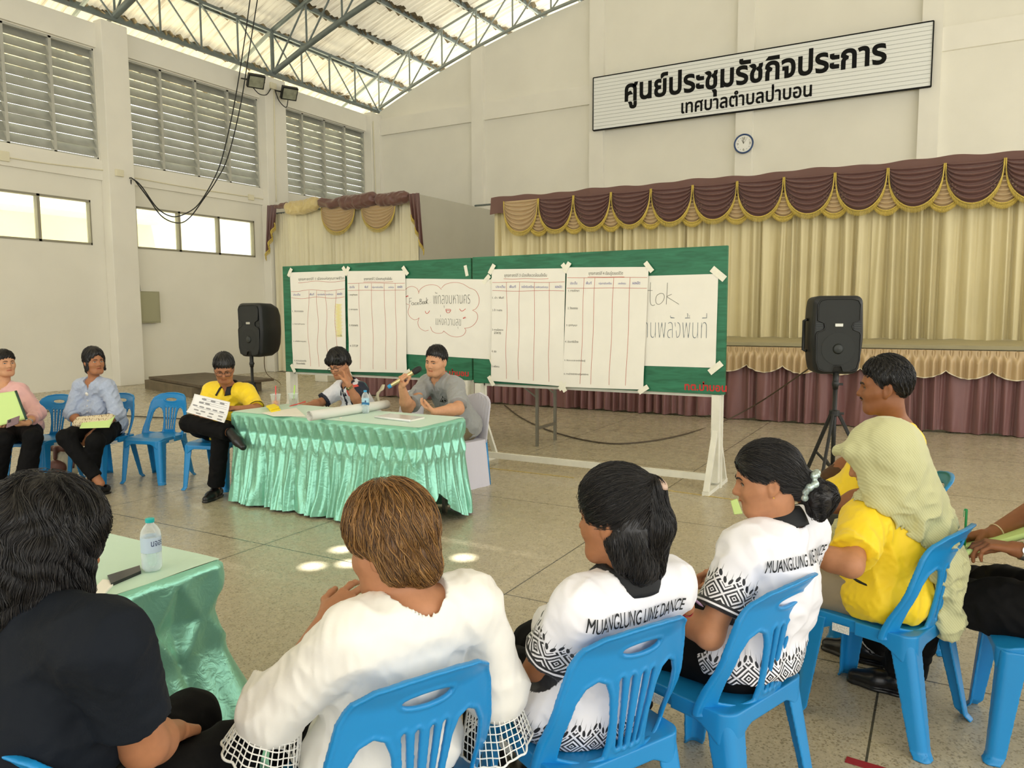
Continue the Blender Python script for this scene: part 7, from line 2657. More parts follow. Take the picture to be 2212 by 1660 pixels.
def cast_blue():
    J = pose((-6.985, 4.336), rz_of((.175, -.98)), 1.0, lean=.0)
    f, r = J['fwd'], J['rgt']
    J['neck'] = at(203, 828, 7.17); nk = J['neck']
    J['chest'] = nk * .58 + J['pelvis'] * .42; J['waist'] = nk * .26 + J['pelvis'] * .74
    J['shL'] = nk - r * .165 - (0, 0, .04); J['shR'] = nk + r * .165 - (0, 0, .04)
    J['elL'] = reach(J['shL'], .26, 254, 892, True); J['wrL'] = reach(J['elL'], .25, 206, 930, True)
    J['elR'] = reach(J['shR'], .26, 154, 892, True); J['wrR'] = reach(J['elR'], .24, 178, 928, True)
    J['knR'] = at(142, 946, 6.72); J['anR'] = at(216, 1022, 6.72)
    J['knL'] = at(206, 955, 6.76); J['anL'] = at(196, 1024, 6.88)
    for q in 'LR': J['an' + q][2] = .10
    t = person('woman in a light blue collarless blouse, hands crossed over a patterned bag', J)
    q = at(203, 782, 7.12); H = Head(q, look(q, -26, .02), unit((-.03, 0, 1)), k=.99)
    hl = dict(fwd=unit(f * .5 + r * .55 + (0, 0, -.5)), nrm=(0, .2, -1), side=-f, curl=(.35, .4), thumb=.4)
    hr = dict(fwd=unit(f * .4 - r * .35 + (0, 0, -.6)), nrm=(0, .3, -1), side=r, curl=(.3, .4), thumb=.4)
    B = build_body(J, H, False, .97, SK['tan'], HF_, girth=.98, bust=.025, hands=dict(L=hl, R=hr))
    fast_obj('body', B['V'], B['Q'], skinm, t, colors=B['C'])
    face_bits(t, H)
    bl = mat('blue_linen', S(172, 184, 208), .75, sheen=.2, bump=(260, .2), noise=(60, .06))
    shirt(t, 'blouse', bl, J, B, .006, .08, past=.16, r0=.072, r1=.060, grow=.018, seed=73, amp=.008, wl=.10, vneck=.085, neck_r=.066)
    cb = MB()
    for sd in 'LR':
        d = unit(J['wr' + sd] - J['el' + sd]); c = J['el' + sd] + d * .045
        cb.lathe([(.060, -.02), (.064, 0), (.060, .022)], 24, c=tuple(c), axis=d)
    cb.build('rolled_cuff', bl, t, smooth=True, sharp=60)
    bt = MB()
    T = B['T']
    for k in range(4):
        q = J['neck'] - B['up'] * (.11 + .055 * k) + f * .16
        P, g = on_field(lambda X: T(X) - .019, q[None], 6)
        bt.lathe([(.007 if k else .019, .0), (.006 if k else .017, .004), (.0001, .0045)], 14, c=tuple(P[0]), axis=g[0])
    bt.build('button', mat('pearl_button', S(232, 230, 222), .3), t, smooth=True)
    trousers(t, black_trs, J, B, .0075, seed=15, flare=.002, end=.86)
    for sd in 'LR':
        shoe(t, J['an' + sd], f + (.15 * r if sd == 'R' else 0), shoe_black, L=.24, hgt=.05)
    ring_on(t, 'bracelet', mat('red_string', S(150, 30, 34), .6), J['wrL'] + unit(J['elL'] - J['wrL']) * .035, unit(J['elL'] - J['wrL']), .028, .006)
    ex = Field()
    for s in (-1, 1): H.cap(ex, (s * .066, .03, .045), (s * .080, .028, -.075), .014, .008, .02)
    H.cap(ex, (0, -.09, .0), (0, -.10, -.08), .05, .035, .04)
    short_hair(t, H, 29, thick=.013, top=.012, front=(.058, .10, .095), fz=-.028, low=lambda L: np.where(L[:, 1] > -.02, -.03, -.09), nstr=900, extra=ex, n=9)
    place(t); return t


def cast_yellow():
    J = pose((-5.80, 4.70), rz_of((.30, -.95)), 1.02, lean=.0)
    f, r = J['fwd'], J['rgt']
    J['neck'] = at(494, 838, 6.95); nk = J['neck']
    J['chest'] = nk * .58 + J['pelvis'] * .42; J['waist'] = nk * .26 + J['pelvis'] * .74
    J['shL'] = nk - r * .185 - (0, 0, .05); J['shR'] = nk + r * .185 - (0, 0, .05)
    J['elL'] = reach(J['shL'], .28, 556, 888, True); J['wrL'] = reach(J['elL'], .23, 512, 884, True)
    J['elR'] = reach(J['shR'], .28, 428, 905, True); J['wrR'] = reach(J['elR'], .23, 448, 905, True)
    J['knR'] = at(408, 915, 6.58); J['anR'] = at(498, 935, 6.35)
    J['knL'] = at(478, 935, 6.48); J['anL'] = at(466, 1048, 6.60)
    J['anL'][2] = .09
    t = person('man in glasses and a yellow polo shirt reading a printed sheet, one leg crossed', J)
    q = at(484, 797, 6.80); H = Head(q, look(q, 4, -.45), k=1.02)
    hl = dict(fwd=unit(r * .85 + f * .25 + (0, 0, .05)), nrm=unit(f * .4 + (0, 0, -.6)), side=(0, 0, 1), curl=(.5, .6), thumb=.6)
    hr = dict(fwd=unit(f * .4 - r * .3 + (0, 0, -.2)), nrm=(0, 0, -1), side=-r, curl=(.5, .6), thumb=.5)
    B = build_body(J, H, True, 1.02, SK['tan'], HF_, girth=1.08, hands=dict(L=hl, R=hr), lips=False, belly=.03)
    fast_obj('body', B['V'], B['Q'], skinm, t, colors=B['C'])
    face_bits(t, H, .4, glasses=True)
    o, SL, core = shirt(t, 'polo_shirt', yellow_m, J, B, .006, .07, slv=.82, r0=.082, r1=.072, grow=.02, seed=75, amp=.007, wl=.12, vneck=.085)
    collar(t, black_knit, J, B, r=.074, hgt=.045, open_=.32)
    for sd in 'LR':
        q, d = SL[sd][1], SL[sd][2]
        ring_on(t, 'sleeve_band', black_knit, q - d * .006, d, .071, .026, .004)
    trousers(t, black_trs, J, B, .0075, seed=16, flare=.012, end=.96)
    shoe(t, J['anL'], f - r * .1, shoe_black, L=.26)
    ft = Field(); a = J['anR']; dd = unit(-r * .75 + f * .35 - (0, 0, .5))
    ft.cap(a, a + dd * .12, .042, .04, .03); ft.cap(a + dd * .12, a + dd * .2, .04, .03, .03)
    lo, hi = ft.box(.01); V, Q = nets(ft, lo, hi, .006); fast_obj('shoe', V, Q, shoe_black, t)
    short_hair(t, H, 32, thick=.014, top=.012, front=(.066, .085, .085), fz=-.045, low=lambda L: mens_line(L) - .018 * (L[:, 1] > .02), nstr=1200, cols=np.array([[.014, .014, .014], [.03, .03, .03], [.09, .09, .085], [.012, .011, .011]]), part=(0, -.03, .12))
    place(t); return t


def cast_writer_woman():
    p = rf(-1.34, 7.30)
    J = pose(tuple(p[:2]), rz_of((-.30, -.95)), .98, lean=-.10)
    f, r = J['fwd'], J['rgt']
    J['neck'] = at(757, 833, 7.12); nk = J['neck']
    J['pelvis'] = J['pelvis'] * .6 + np.array([nk[0], nk[1], J['pelvis'][2]]) * .4; J['pelvis'][2] = .525
    for q, s in (('L', -1), ('R', 1)): J['hip' + q] = J['pelvis'] + r * s * .085 + f * .03
    J['chest'] = nk * .58 + J['pelvis'] * .42; J['waist'] = nk * .26 + J['pelvis'] * .74
    J['shL'] = nk - r * .165 - (0, 0, .04); J['shR'] = nk + r * .165 - (0, 0, .04)
    J['elL'] = at(774, 872, 6.86); J['wrL'] = reach(J['elL'], .22, 752, 830, True)
    J['elR'] = reach(J['shR'], .26, 690, 872, True); J['wrR'] = reach(J['elR'], .22, 660, 877, True)
    t = person('woman in glasses and a white and navy polo writing, cheek on hand', J)
    q = at(733, 789, 6.98); H = Head(q, look(q, 40, -.38), unit((-.10, 0, 1)), k=1.0)
    hl = dict(fwd=unit(H.w(-.092, .0, .01) - J['wrL']), nrm=unit(H.c - J['wrL']), side=f, curl=(.15, .25), thumb=.2)
    hr = dict(fwd=unit(r * .9 + f * .25 - (0, 0, .1)), nrm=(0, 0, -1), side=f, curl=(.7, .7), thumb=.8)
    B = build_body(J, H, False, .98, SK['mid'], HF_, girth=1.0, bust=.025, hands=dict(L=hl, R=hr))
    fast_obj('body', B['V'], B['Q'], skinm, t, colors=B['C'])
    face_bits(t, H, .5, glasses=True)
    # white with the left sleeve navy, small patches of navy, teal and red on that shoulder
    sl = sleeve_field(J, 'L', .82, .078, .072)[0]
    sr, qR, dR = sleeve_field(J, 'R', .82, .078, .072)[:3]
    wt, nv, rd, tl = (np.array(S(*c)[:3]) for c in ((228, 230, 238), (28, 36, 56), (222, 84, 74), (34, 88, 92)))
    rng = np.random.default_rng(4)
    cells = rng.normal(size=(34, 3)) * .055 + J['shL'] + B['up'] * .04 + B['rgt'] * .02
    ccol = [nv, rd, wt, nv, tl, wt, rd, nv]
    def cols(V):
        C = np.repeat(wt[None], len(V), 0)
        ax = unit(J['elL'] - J['shL'])
        t_ = (V - J['shL']) @ ax
        on = (sl(V) < .012)
        C[on & (t_ > .035)] = nv
        mz = (t_ <= .035) & (np.linalg.norm(V - J['shL'] - B['up'] * .03, axis=1) < .125) & ((V - J['neck']) @ (-B['rgt']) > .075)
        k = np.argmin(((V[mz][:, None] - cells[None]) ** 2).sum(-1), 1)
        C[mz] = np.array(ccol)[k % len(ccol)]
        tt = (V - qR) @ dR
        C[(sr(V) < .012) & (tt > -.025)] = nv
        y = V - J['neck']
        pl = (np.abs(y @ B['rgt']) < .016) & (y @ B['fwd'] > .03) & (y @ B['up'] > -.20)
        C[pl] = nv
        return C
    pm = mat('patched_polo', (1, 1, 1, 1), .65, attr='Col', bump=(180, .1))
    shirt(t, 'polo_shirt', pm, J, B, .0055, .08, slv=.82, r0=.078, r1=.070, grow=.018, seed=77, amp=.006, wl=.11, colors=cols)
    collar(t, mat('navy_knit', S(30, 36, 54), .75), J, B, r=.070, hgt=.045, open_=.3)
    trousers(t, black_trs, J, B, .0085, seed=17)
    for sd in 'LR': shoe(t, J['an' + sd], f, shoe_black, h=.006)
    watch(t, J['wrL'], J['elL'], (0, -1, .2), mat('watch_gold', S(206, 186, 140), .25, metal=.9), .028)
    lg = MB()
    P, g = on_field(lambda X: B['T'](X) - .020, (J['neck'] - B['up'] * .15 + B['rgt'] * .07 + f * .15)[None], 6)
    x = unit(np.cross(B['up'], g[0])); yv = np.cross(g[0], x); P0 = P[0] + g[0] * .003
    stroke(lg, spline([(-.02, 0), (-.012, .02), (.004, .022), (.01, .005), (-.006, -.012), (.016, -.02), (.022, .012), (.01, .026)], 4), lambda a, b: P0 + x * a + yv * b, .004)
    lg.build('logo', mat('orange_print', S(226, 150, 120), .7), t, fixn=False)
    bt = MB()
    for k in range(3):
        P, g = on_field(lambda X: B['T'](X) - .020, (J['neck'] - B['up'] * (.08 + .05 * k) + f * .15)[None], 6)
        bt.lathe([(.006, .0), (.005, .004), (.0001, .0045)], 12, c=tuple(P[0]), axis=g[0])
    bt.build('button', mat('pearl_button', S(232, 230, 222), .3), t, smooth=True)
    ex = Field()
    H.cap(ex, (0, -.06, .06), (0, -.09, .0), .07, .055, .04)
    H.cap(ex, (-.055, .055, .085), (.05, .07, .075), .026, .022, .03); H.cap(ex, (.05, .06, .075), (.075, .04, .03), .024, .014, .03)
    short_hair(t, H, 33, thick=.020, top=.022, front=(.064, .10, .085), fz=-.045, low=lambda L: np.where(L[:, 1] > -.01, -.005, -.06), nstr=1000, extra=ex, part=(.02, -.03, .13))
    place(t); return t


def cast_speaker():
    J = pose((-3.86, 5.78), rz_of((-.28, -.96)), 1.06, seat=.44, lean=-.14)
    f, r = J['fwd'], J['rgt']
    J['neck'] = at(952, 822, 6.86); nk = J['neck']
    J['chest'] = nk * .58 + J['pelvis'] * .42; J['waist'] = nk * .26 + J['pelvis'] * .74
    J['shL'] = nk - r * .195 - (0, 0, .045) - f * .01; J['shR'] = nk + r * .195 - (0, 0, .045)
    J['elR'] = at(880, 882, 6.55); J['wrR'] = reach(J['elR'], .26, 868, 836, True)
    J['elL'] = at(990, 884, 6.45); J['wrL'] = reach(J['elL'], .26, 938, 890, True)
    t = person('man in a grey polo shirt speaking into a gold microphone at the table', J)
    q = at(942, 782, 6.76); H = Head(q, look(q, 34, -.12), unit((.06, 0, 1)), k=1.06)
    mic_d = unit(at(902, 806, 6.48) - at(858, 832, 6.48))
    hr = dict(fwd=unit((0, 0, .8) + f * .25 - r * .25), nrm=unit(-r * .2 + f * -.8), side=-r, curls=[(1.05, .95), (1.1, 1.0), (1.15, 1.0), (1.2, 1.05)], thumb=.8)
    hl = dict(fwd=unit(r * .85 + f * .2 + (0, 0, .25)), nrm=unit((0, 0, .8) - f * .35 + r * .2), side=(0, 0, 1), curl=(.35, .45), thumb=.3)
    B = build_body(J, H, True, 1.05, SK['light'], HF_, girth=1.1, hands=dict(R=hr, L=hl), lips=True, belly=.03, wide=.06)
    fast_obj('body', B['V'], B['Q'], skinm, t, colors=B['C'])
    face_bits(t, H, .55)
    gp = mat('grey_polo', S(150, 152, 152), .75, sheen=.15, bump=(220, .15))
    o, SL, core = shirt(t, 'polo_shirt', gp, J, B, .006, .09, slv=.84, r0=.084, r1=.078, grow=.019, seed=79, amp=.007, wl=.13, vneck=.095)
    collar(t, gp, J, B, r=.076, hgt=.045, open_=.42)
    trousers(t, mat('olive_trousers', S(112, 102, 74), .75, bump=(140, .15)), J, B, .008, seed=18)
    for sd in 'LR': shoe(t, J['an' + sd], f, shoe_black, h=.006)
    em = MB()
    fs = lambda X: B['T'](X) - .021
    P, g = on_field(fs, (J['neck'] - B['up'] * .20 - B['rgt'] * .085 + f * .15)[None], 6)
    x = unit(np.cross(B['up'], g[0])); yv = np.cross(g[0], x); P0 = P[0] + g[0] * .004
    to = lambda a, b: P0 + x * a + yv * b
    stroke(em, [(-.045, -.006), (-.022, .012), (0, .030), (.022, .012), (.045, -.006), (.022, -.012), (0, -.026), (-.022, -.012), (-.045, -.006)], to, .004)
    em.add([to(-.028, -.004), to(-.008, .010), to(-.004, -.016)], [(0, 1, 2)]); em.add([to(.028, -.004), to(.008, .010), to(.004, -.016)], [(0, 1, 2)])
    em.add([to(-.006, .030), to(.006, .030), to(0, .046)], [(0, 1, 2)])
    em.build('emblem', blk, t, fixn=False)
    pkt = MB()
    stroke(pkt, [(-.055, -.065), (-.055, .075), (.055, .075), (.055, -.065)], lambda a, b: P0 + x * a + yv * b - g[0] * .001, .003)
    pkt.build('pocket_seam', mat('grey_seam', S(128, 130, 130), .8), t, fixn=False)
    short_hair(t, H, 34, thick=.010, top=.010, front=(.066, .085, .090), fz=-.030, low=mens_line, nstr=1300, step=.006, part=(0, -.02, .12))
    place(t)
    # the microphone in his fist
    kn = J['wrR'] + unit(hr['fwd']) * .085 + unit(hr['nrm']) * .028
    m0 = thing('microphone', 'gold handheld microphone with a black head and a blue end cap', 'microphone', tuple(kn))
    d = mic_d
    MB().lathe([(.014, -.125), (.0165, -.10), (.018, 0), (.021, .07), (.022, .085)], 20, axis=d).build('handle', mat('mic_gold', S(214, 198, 150), .28, metal=.8), m0, smooth=True, sharp=50)
    MB().lathe([(.0225, .085), (.026, .10), (.027, .125), (.024, .15), (.014, .165), (.0001, .168)], 20, axis=d).build('mic_head', mat('mic_mesh', S(30, 30, 30), .6, bump=(700, .6)), m0, smooth=True)
    MB().lathe([(.0001, -.158), (.013, -.157), (.0165, -.15), (.0175, -.125)], 20, axis=d).build('end_cap', mat('mic_blue', S(38, 146, 200), .4), m0, smooth=True)
    return t


CAST = [cast_navy, cast_white, cast_ponytail, cast_bun, cast_scarf, cast_profile, cast_writer, cast_pink, cast_blue, cast_yellow, cast_writer_woman, cast_speaker]
import time as _time
for fn in CAST:
    _t = _time.time(); fn(); print('CAST', fn.__name__, round(_time.time() - _t, 1))
# ================================================================= things on tables, laps and floor
green_p = mat('green_card', S(204, 232, 150), .7)
pet = clear_mat('clear_plastic', (.93, .97, .98, 1), .80)
def bottle(p, lab, h, r, cap, lab_c, band_c, name='water_bottle', txt=None, rz=0.):
    t = thing(name, lab, 'bottle', tuple(p), rz)
    MB().lathe([(.0001, .004), (r * .8, .002), (r, .012), (r, h * .34), (r * .95, h * .36), (r, h * .38), (r, h * .68), (r * .93, h * .76), (r * .62, h * .86), (r * .40, h * .90), (r * .40, h * .95)], 28).build('bottle_body', pet, t, smooth=True, sharp=60)
    MB().lathe([(.0001, .006), (r * .78, .006), (r * .95, .016), (r * .95, h * .60), (.0001, h * .60)], 24).build('water', clear_mat('water', (.88, .95, .97, 1), .9), t, smooth=True, sharp=60)
    MB().lathe([(r * .43, h * .925), (r * .45, h * .93), (r * .45, h * .995), (r * .40, h), (.0001, h)], 24).build('cap', mat(cap[0], S(*cap[1]), .4), t, smooth=True, sharp=50)
    MB().lathe([(r * 1.01, h * .37), (r * 1.012, h * .66)], 32, cap=False).build('label', mat(lab_c[0], S(*lab_c[1]), .45), t, smooth=True)
    b = MB()
    rr = r * 1.018
    def on(a, z): return (rr * math.cos(a), rr * math.sin(a), z)
    b.grid(lambda u, v: on(-.1 + 1.9 * u, h * (.37 + .27 * v)), 14, 2) if txt else b.grid(lambda u, v: on(2 * PI * u, h * (.38 + .10 * v + .02 * math.sin(u * 12))), 40, 2)
    b.build('label_band', mat(band_c[0], S(*band_c[1]), .45), t, smooth=True, fixn=False)
    d = MB()
    if txt: writing(d, txt, lambda x, y: on(-1.75 + x / rr, h * .50 + y), .1, width=r * 1.35, height=.017, wt=.01)
    else: d.grid(lambda u, v: on(-1.75 + .42 * (u - .5) * math.sqrt(max(.05, 1 - (2 * v - 1) ** 2)), h * (.53 + .10 * (v - .5))), 8, 8)
    d.build('label_emblem', mat('label_ink', S(58, 70, 110) if txt else S(20, 26, 34), .5), t, fixn=False)
    return t
q = onz(329, 1232, TZ + .004)
a_cam = math.atan2(-q[1], -q[0]) + 1.75
bottle(q, 'clear water bottle with a turquoise cap on the near satin table', .172, .031, ('turquoise_cap', (30, 178, 178)), ('label_pale', (190, 208, 226)), ('label_teal', (28, 152, 150)), txt='นจอร', rz=a_cam)
q = onz(790, 893, TZ + .008)
bottle(q, 'clear water bottle with a light blue cap on the panel table', .19, .031, ('blue_cap', (60, 160, 214)), ('label_sky', (170, 208, 226)), ('label_navy', (36, 110, 160)), rz=math.atan2(-q[1], -q[0]) + 1.75)

def slab(name, corners, z, th, m, lab, cat, parts=None):
    """flat thing from four seen corners at height z"""
    P = [onz(u, v, z) for u, v in corners]; c = sum(P) / 4
    t = MB().prism([(p[0] - c[0], p[1] - c[1]) for p in P], lambda x, y, d: (x, y, d), 0, th).build(name, m)
    t.location = tuple(c)
    return tag(t, lab, cat)
phone_m = mat('black_glass', S(24, 24, 28), .12)
slab('phone', [(232, 1250), (302, 1228), (305, 1240), (240, 1268)], TZ + .003, .010, phone_m, 'black phone lying on the near satin table beside the bottle', 'phone')
slab('paper_pad', [(190, 1290), (222, 1256), (252, 1258), (215, 1298)], TZ + .003, .006, paper, 'white paper pad at the edge of the near satin table', 'paper')
slab('paper_sheets', [(565, 893), (640, 882), (660, 900), (590, 900)], TZ + .009, .003, paper, 'white sheets of paper in front of the writing woman', 'paper')
sty = mat('sticky_yellow', S(250, 226, 30), .6)
for (cs, lab) in (([(575, 880), (592, 876), (603, 882), (585, 887)], 'yellow sticky note pad, upper one of the overlapping two'), ([(580, 885), (600, 881), (606, 888), (586, 892)], 'yellow sticky note pad, nearer one of the overlapping two')):
    slab('sticky_notes', cs, TZ + (.009 if 'nearer' in lab else .0245), .014, sty, lab, 'sticky notes')
slab('sticky_note', [(745, 893), (760, 889), (765, 892), (750, 897)], TZ + .009, .004, mat('sticky_lime', S(214, 220, 90), .6), 'small lime slip beside the paper roll and the blue-capped bottle', 'sticky note')
slab('paper_scrap', [(733, 903), (738, 902), (739, 904), (734, 905)], TZ + .009, .002, paper, 'tiny white scrap on the mint cloth before the paper roll', 'paper')
nb = thing('notebook', 'white bound report lying near the right end of the panel table', 'notebook', tuple(onz(862, 908, TZ + .009)))
P = [onz(u, v, TZ + .009) - np.array(nb.location) for u, v in ((810, 903), (886, 912), (917, 905), (842, 897))]
MB().prism([(p[0], p[1]) for p in P], lambda x, y, d: (x, y, d), 0, .012).build('pages', paper, nb)
MB().prism([(p[0], p[1]) for p in P], lambda x, y, d: (x, y, d), .0122, .0135).build('cover', mat('clear_cover', S(206, 208, 208), .2), nb)
MB().tube([P[0] + (0, 0, .008), P[1] + (0, 0, .008)], .009, 10).build('spine', mat('white_spine', S(238, 238, 240), .3), nb, smooth=True)
# long paper roll
a, b = onz(668, 900, TZ + .045), onz(836, 874, TZ + .045)
t = thing('paper_roll', 'long thick roll of white chart paper lying across the panel table', 'paper roll', tuple((a + b) / 2))
o = np.array(t.location); d = unit(b - a); L = np.linalg.norm(b - a)
x = unit(np.cross(d, (0, 0, 1))); up = np.cross(x, d)
m = MB()
def rollf(u, v):
    th = u * 2 * PI * 3.4; r = .017 + .0068 * u * 3.2 + .002 * math.sin(v * 4) * u
    off = .02 * (1 - u) * (-1 if v < .5 else 1) + (.03 * (1 - u) if v < .5 else 0)
    return d * (L * (v - .5) + off) + (x * math.cos(th) + up * math.sin(th)) * r
m.grid(rollf, 110, 6)
ro = m.build('rolled_paper', mat('roll_paper', S(222, 222, 214), .7), t, smooth=True, fixn=False)
md = ro.modifiers.new('thick', 'SOLIDIFY'); md.thickness = .0015

def cup(u, v, liq, straw, lab, fill, lean):
    p = onz(u, v, TZ + .008)
    t = thing('plastic_cup', lab, 'cup', tuple(p))
    MB().lathe([(.0001, .001), (.030, .0), (.044, .105), (.047, .108), (.046, .112), (.043, .108)], 28).build('cup_wall', pet, t, smooth=True, sharp=60)
    MB().lathe([(.0001, .004), (.029, .004), (.029 + .0135 * fill, .1 * fill), (.0001, .1 * fill)], 24).build('drink', liq, t, smooth=True, sharp=50)
    MB().tube([(0, 0, .02), (lean * .10, 0, .185)], .0055, 8).build('straw', straw, t, smooth=True)
cup(596, 879, mat('thai_tea', S(226, 140, 60), .4, noise=(90, .35)), mat('red_straw', S(222, 84, 84), .4), 'clear cup of orange iced tea with a red straw on the panel table', .55, .06)
cup(634, 877, mat('milky_drink', S(176, 156, 124), .4), mat('green_straw', S(176, 222, 100), .4), 'clear cup with a pale brown drink and a light green straw', .62, .22)

def pen(p, d, m, lab, L=.145, r=.0045, name='pen', group=None):
    d = unit(d)
    t = thing(name, lab, 'pen', tuple(p))
    MB().lathe([(.0008, -L * .55), (r * .8, -L * .47), (r, -L * .44), (r, L * .42), (r * .9, L * .45)], 10, axis=d).build('barrel', m, t, smooth=True, sharp=50)
    n = unit(np.cross(d, (0, 1, .2)))
    MB().obox(d * L * .34 + n * (r + .0035), d * L * .10, n * .0012, np.cross(d, n) * .0018).obox(d * L * .43 + n * r * .8, d * .004, n * .004, np.cross(d, n) * .0018).build('clip', m, t)
    return t
pen(at(644, 873, 6.60), unit(at(664, 868, 6.62) - at(634, 876, 6.58)), mat('red_pen', S(196, 58, 48), .4), 'red pen in the hand of the woman writing at the table')
pen(at(2086, 1138, 2.93), unit(at(2088, 1104, 2.93) - at(2084, 1175, 2.93)), mat('green_pen', S(30, 150, 80), .35), 'green pen upright in the hand of the writer at the frame edge', .15)
pen(at(1478, 1278, 2.20), unit(at(1465, 1268, 2.20) - at(1492, 1290, 2.20)), mat('purple_pen', S(140, 110, 140), .4), 'thin purple pen between the two women in printed shirts', .13, .004)

def bent_sheet(name, corners, m, lab, cat, bend=.02, th=.0015, parts=None, n=14):
    """corners (u, v, F): tl, tr, br, bl; bent about its long middle"""
    P = [at(*c) for c in corners]; c0 = sum(P) / 4
    nrm = unit(np.cross(P[1] - P[0], P[3] - P[0]))
    t = thing(name, lab, cat, tuple(c0))
    def f(s, q, l=0.):
        p = (P[0] * (1 - s) + P[1] * s) * (1 - q) + (P[3] * (1 - s) + P[2] * s) * q
        return p - c0 + nrm * (bend * math.sin(PI * q) + l)
    o = MB().grid(f, n, n).build('sheet', m, t, smooth=True, fixn=False)
    md = o.modifiers.new('thick', 'SOLIDIFY'); md.thickness = th; md.offset = 0
    return t, f
white_p = mat('bright_paper', S(244, 244, 246), .7)
t, f = bent_sheet('printed_sheet', [(420, 851, 6.52), (497, 869, 6.46), (484, 914, 6.28), (402, 890, 6.36)], white_p, 'printed white sheet with grey diagram boxes held by the man in glasses', 'paper', .02)
s_ = -1 if (np.array(f(.5, .5, .1)) - np.array(f(.5, .5))) @ (C_O - np.array(t.location)) < 0 else 1
dia = MB()
def blob(s, q, w, h):
    V = [f(s + w * math.copysign(abs(math.cos(a)) ** .5, math.cos(a)), q + h * math.copysign(abs(math.sin(a)) ** .5, math.sin(a)), .0025 * s_) for a in np.linspace(0, 2 * PI, 17)[:-1]]
    dia.add(V, [tuple(range(16))])
rng = random.Random(2)
for j, (q, row) in enumerate(((.14, (.3, .55, .8)), (.30, (.25, .42)), (.50, (.12, .3, .48, .66, .84)), (.72, (.2, .38, .6, .85)), (.9, (.3, .6, .86)))):
    for s in row: blob(s, q, .065, .035)
dia.build('printed_boxes', mat('print_grey', S(150, 150, 154), .7), t, fixn=False)
lnm = MB()
for q in (.10, .18, .26, .34, .58): stroke(lnm, [(.18 + .1 * (q < .3), q), (.95, q)], lambda a, b: f(a, b, .0025 * s_), .008)
lnm.build('printed_lines', mat('print_dark', S(90, 92, 98), .7), t, fixn=False)
t, f = bent_sheet('green_folder', [(-40, 855, 6.62), (34, 845, 6.60), (57, 906, 6.54), (-20, 925, 6.56)], green_p, 'light green folder held upright by the woman in pink', 'folder', .0, .008)
MB().tube([f(1.0, k / 8) for k in range(9)], .010, 8).build('spine', mat('dark_green_spine', S(34, 66, 52), .5), t, smooth=True)
ph = thing('phone', 'phone with a mauve case in the hands of the woman in pink', 'phone', tuple(at(28, 912, 6.46)))
d = unit(at(38, 908, 6.46) - at(16, 916, 6.46)); u_ = unit(np.cross(np.cross(d, (0, 0, 1)), d) + np.array((0, .5, 0)))
MB().obox((0, 0, 0), d * .055, u_ * .036, np.cross(d, u_) * .0045).build('phone_body', mat('mauve_case', S(120, 96, 104), .3), ph, bevel=.003)
MB().obox(-np.cross(d, u_) * .006 * (1 if -np.cross(d, u_)[1] < 0 else -1) - d * .03 + u_ * .015, d * .012, u_ * .012, np.cross(d, u_) * .002).build('camera_bump', phone_m, ph, bevel=.002)
t, f = bent_sheet('green_folder', [(180, 905, 6.92), (249, 898, 6.92), (236, 924, 6.74), (172, 926, 6.76)], green_p, 'light green paper under the patterned bag on the lap of the woman in blue', 'folder', .0, .004)
bg = Field(); c = at(200, 913, 6.75)
A_, B_ = at(164, 912, 6.88), at(234, 906, 6.88)
bg.cap(A_ + (0, 0, -.02), B_ + (0, 0, -.02), .034, .034, .03); bg.cap(A_ + (0, .03, .02), B_ + (0, .03, .02), .026, .026, .03)
lo, hi = bg.box(.01); V, Q = nets(bg, lo, hi, .007)
def bagmat():
    m = bpy.data.materials.new('patterned_fabric'); m.use_nodes = True; nt = m.node_tree; p = nt.nodes['Principled BSDF']
    tc = nt.nodes.new('ShaderNodeTexCoord'); w = nt.nodes.new('ShaderNodeTexMagic'); w.inputs['Scale'].default_value = 22; w.inputs['Distortion'].default_value = 1.6; w.turbulence_depth = 3
    nt.links.new(tc.outputs['Object'], w.inputs['Vector'])
    cr = nt.nodes.new('ShaderNodeValToRGB'); e = cr.color_ramp.elements; e[0].position, e[0].color = .28, S(134, 106, 74); e[1].position, e[1].color = .45, S(214, 200, 168)
    nt.links.new(w.outputs['Fac'], cr.inputs['Fac']); nt.links.new(cr.outputs['Color'], p.inputs['Base Color']); p.inputs['Roughness'].default_value = .8
    return m
tag(fast_obj('fabric_bag', V, Q, bagmat()), 'cream and brown patterned fabric bag on the lap of the woman in blue', 'bag')
t, f = bent_sheet('green_folder', [(770, 1330, 2.22), (824, 1290, 2.24), (840, 1345, 2.08), (790, 1375, 2.06)], green_p, 'pale green sheet held by the woman in the white blouse', 'folder', .0, .003)
t, f = bent_sheet('green_folder', [(2046, 1186, 3.00), (2230, 1128, 3.02), (2236, 1150, 2.86), (2062, 1202, 2.84)], green_p, 'light green folder on the knee of the writer at the frame edge', 'folder', .0, .004)
MB().tube([f(k / 8, 1.02) for k in range(9)], .012, 8).build('rolled_edge', green_p, t, smooth=True)
t, f = bent_sheet('green_folder', [(1578, 1083, 3.02), (1592, 1078, 3.04), (1604, 1110, 2.95), (1586, 1112, 2.93)], green_p, 'corner of a green sheet beyond the face of the woman with the bun', 'folder', .0, .003)
# dark pouch in the lap of the man in profile
c = at(1796, 1135, 3.45); bg = Field(); bg.cap(c + (-.06, 0, 0), c + (.07, .02, 0), .05, .05, .03); lo, hi = bg.box(.01); V, Q = nets(bg, lo, hi, .007)
tag(fast_obj('black_pouch', V, Q, mat('pouch_black', S(24, 28, 26), .6)), 'small black pouch low between the woman with the bun and the headscarf', 'pouch')

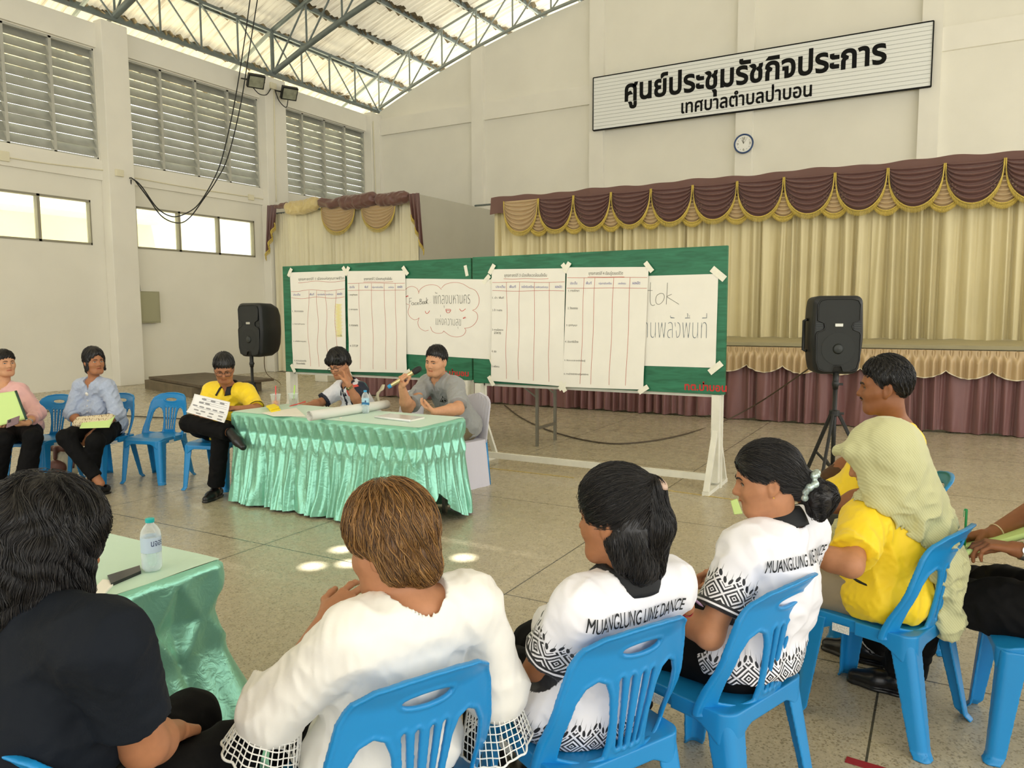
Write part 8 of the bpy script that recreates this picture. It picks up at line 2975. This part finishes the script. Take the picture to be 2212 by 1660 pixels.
# backpack on the floor
p = onz(122, 1028)
bp_ = thing('backpack', 'cream and brown backpack on the floor under the chairs', 'backpack', (p[0], p[1] + .08, 0), .3)
f = Field(); f.ell((0, 0, .15), np.eye(3), (.15, .095, .155), .03); f.cap((-.10, 0, .05), (.10, 0, .05), .055, .055, .05)
w = wrinkle(5, .08, .006)
fn = lambda X: np.maximum((f(X) + w(X)) * .85, .002 - X[:, 2])
V, Q = nets(fn, (-.2, -.16, -.01), (.2, .16, .34), .008); fast_obj('pack_body', V, Q, mat('cream_canvas', S(218, 206, 174), .8, bump=(90, .2)), bp_)
f2 = Field(); f2.ell((0, -.085, .085), np.eye(3), (.10, .05, .08), .03); V, Q = nets(f2, (-.13, -.15, .0), (.13, -.02, .18), .007); fast_obj('front_pocket', V, Q, mat('brown_leather', S(112, 66, 50), .5), bp_)
f3 = Field(); f3.cap((-.08, -.06, .27), (.08, -.06, .27), .03, .03, .03); f3.cap((0, -.09, .27), (0, -.105, .18), .022, .018, .03); V, Q = nets(f3, (-.13, -.15, .12), (.13, 0, .33), .007); fast_obj('flap', V, Q, MATS['brown_leather'], bp_)
MB().tube(spline([(-.10, .02, .29), (-.13, 0, .35), (-.17, -.02, .28), (-.165, -.03, .14), (-.12, -.04, .05)], 6), .010, 6).tube(spline([(.10, .02, .27), (.15, -.02, .2), (.16, -.06, .08)], 6), .010, 6).build('strap', MATS['brown_leather'], bp_, smooth=True)
# tote bag hung on the covered chair
c = at(822, 868, 7.25)
tb = thing('tote_bag', 'cream cloth strap bag hanging on the white chair behind the writing woman', 'bag', tuple(c))
g_ = lambda u, v, F: at(u, v, F) - c
m = MB()
pts = [g_(800, 892, 7.28), g_(806, 872, 7.25), g_(818, 850, 7.22), g_(828, 832, 7.22), g_(826, 842, 7.18), g_(816, 850, 7.16), g_(818, 868, 7.14), g_(822, 880, 7.12)]
S_ = spline(pts, 8)
m.add([p + np.array((0, 0, .0)) + C_R * .013 for p in S_] + [p - C_R * .013 for p in S_], [(i, i + 1, len(S_) + i + 1, len(S_) + i) for i in range(len(S_) - 1)])
st = m.build('strap', mat('cream_webbing', S(214, 206, 180), .8), tb, smooth=True, fixn=False)
md = st.modifiers.new('thick', 'SOLIDIFY'); md.thickness = .004
MB().lathe([(.0001, -.12), (.07, -.11), (.085, 0), (.075, .05), (.0001, .055)], 18, c=tuple(g_(812, 905, 7.2))).build('bag_body', mat('navy_canvas', S(42, 50, 74), .8), tb, smooth=True)
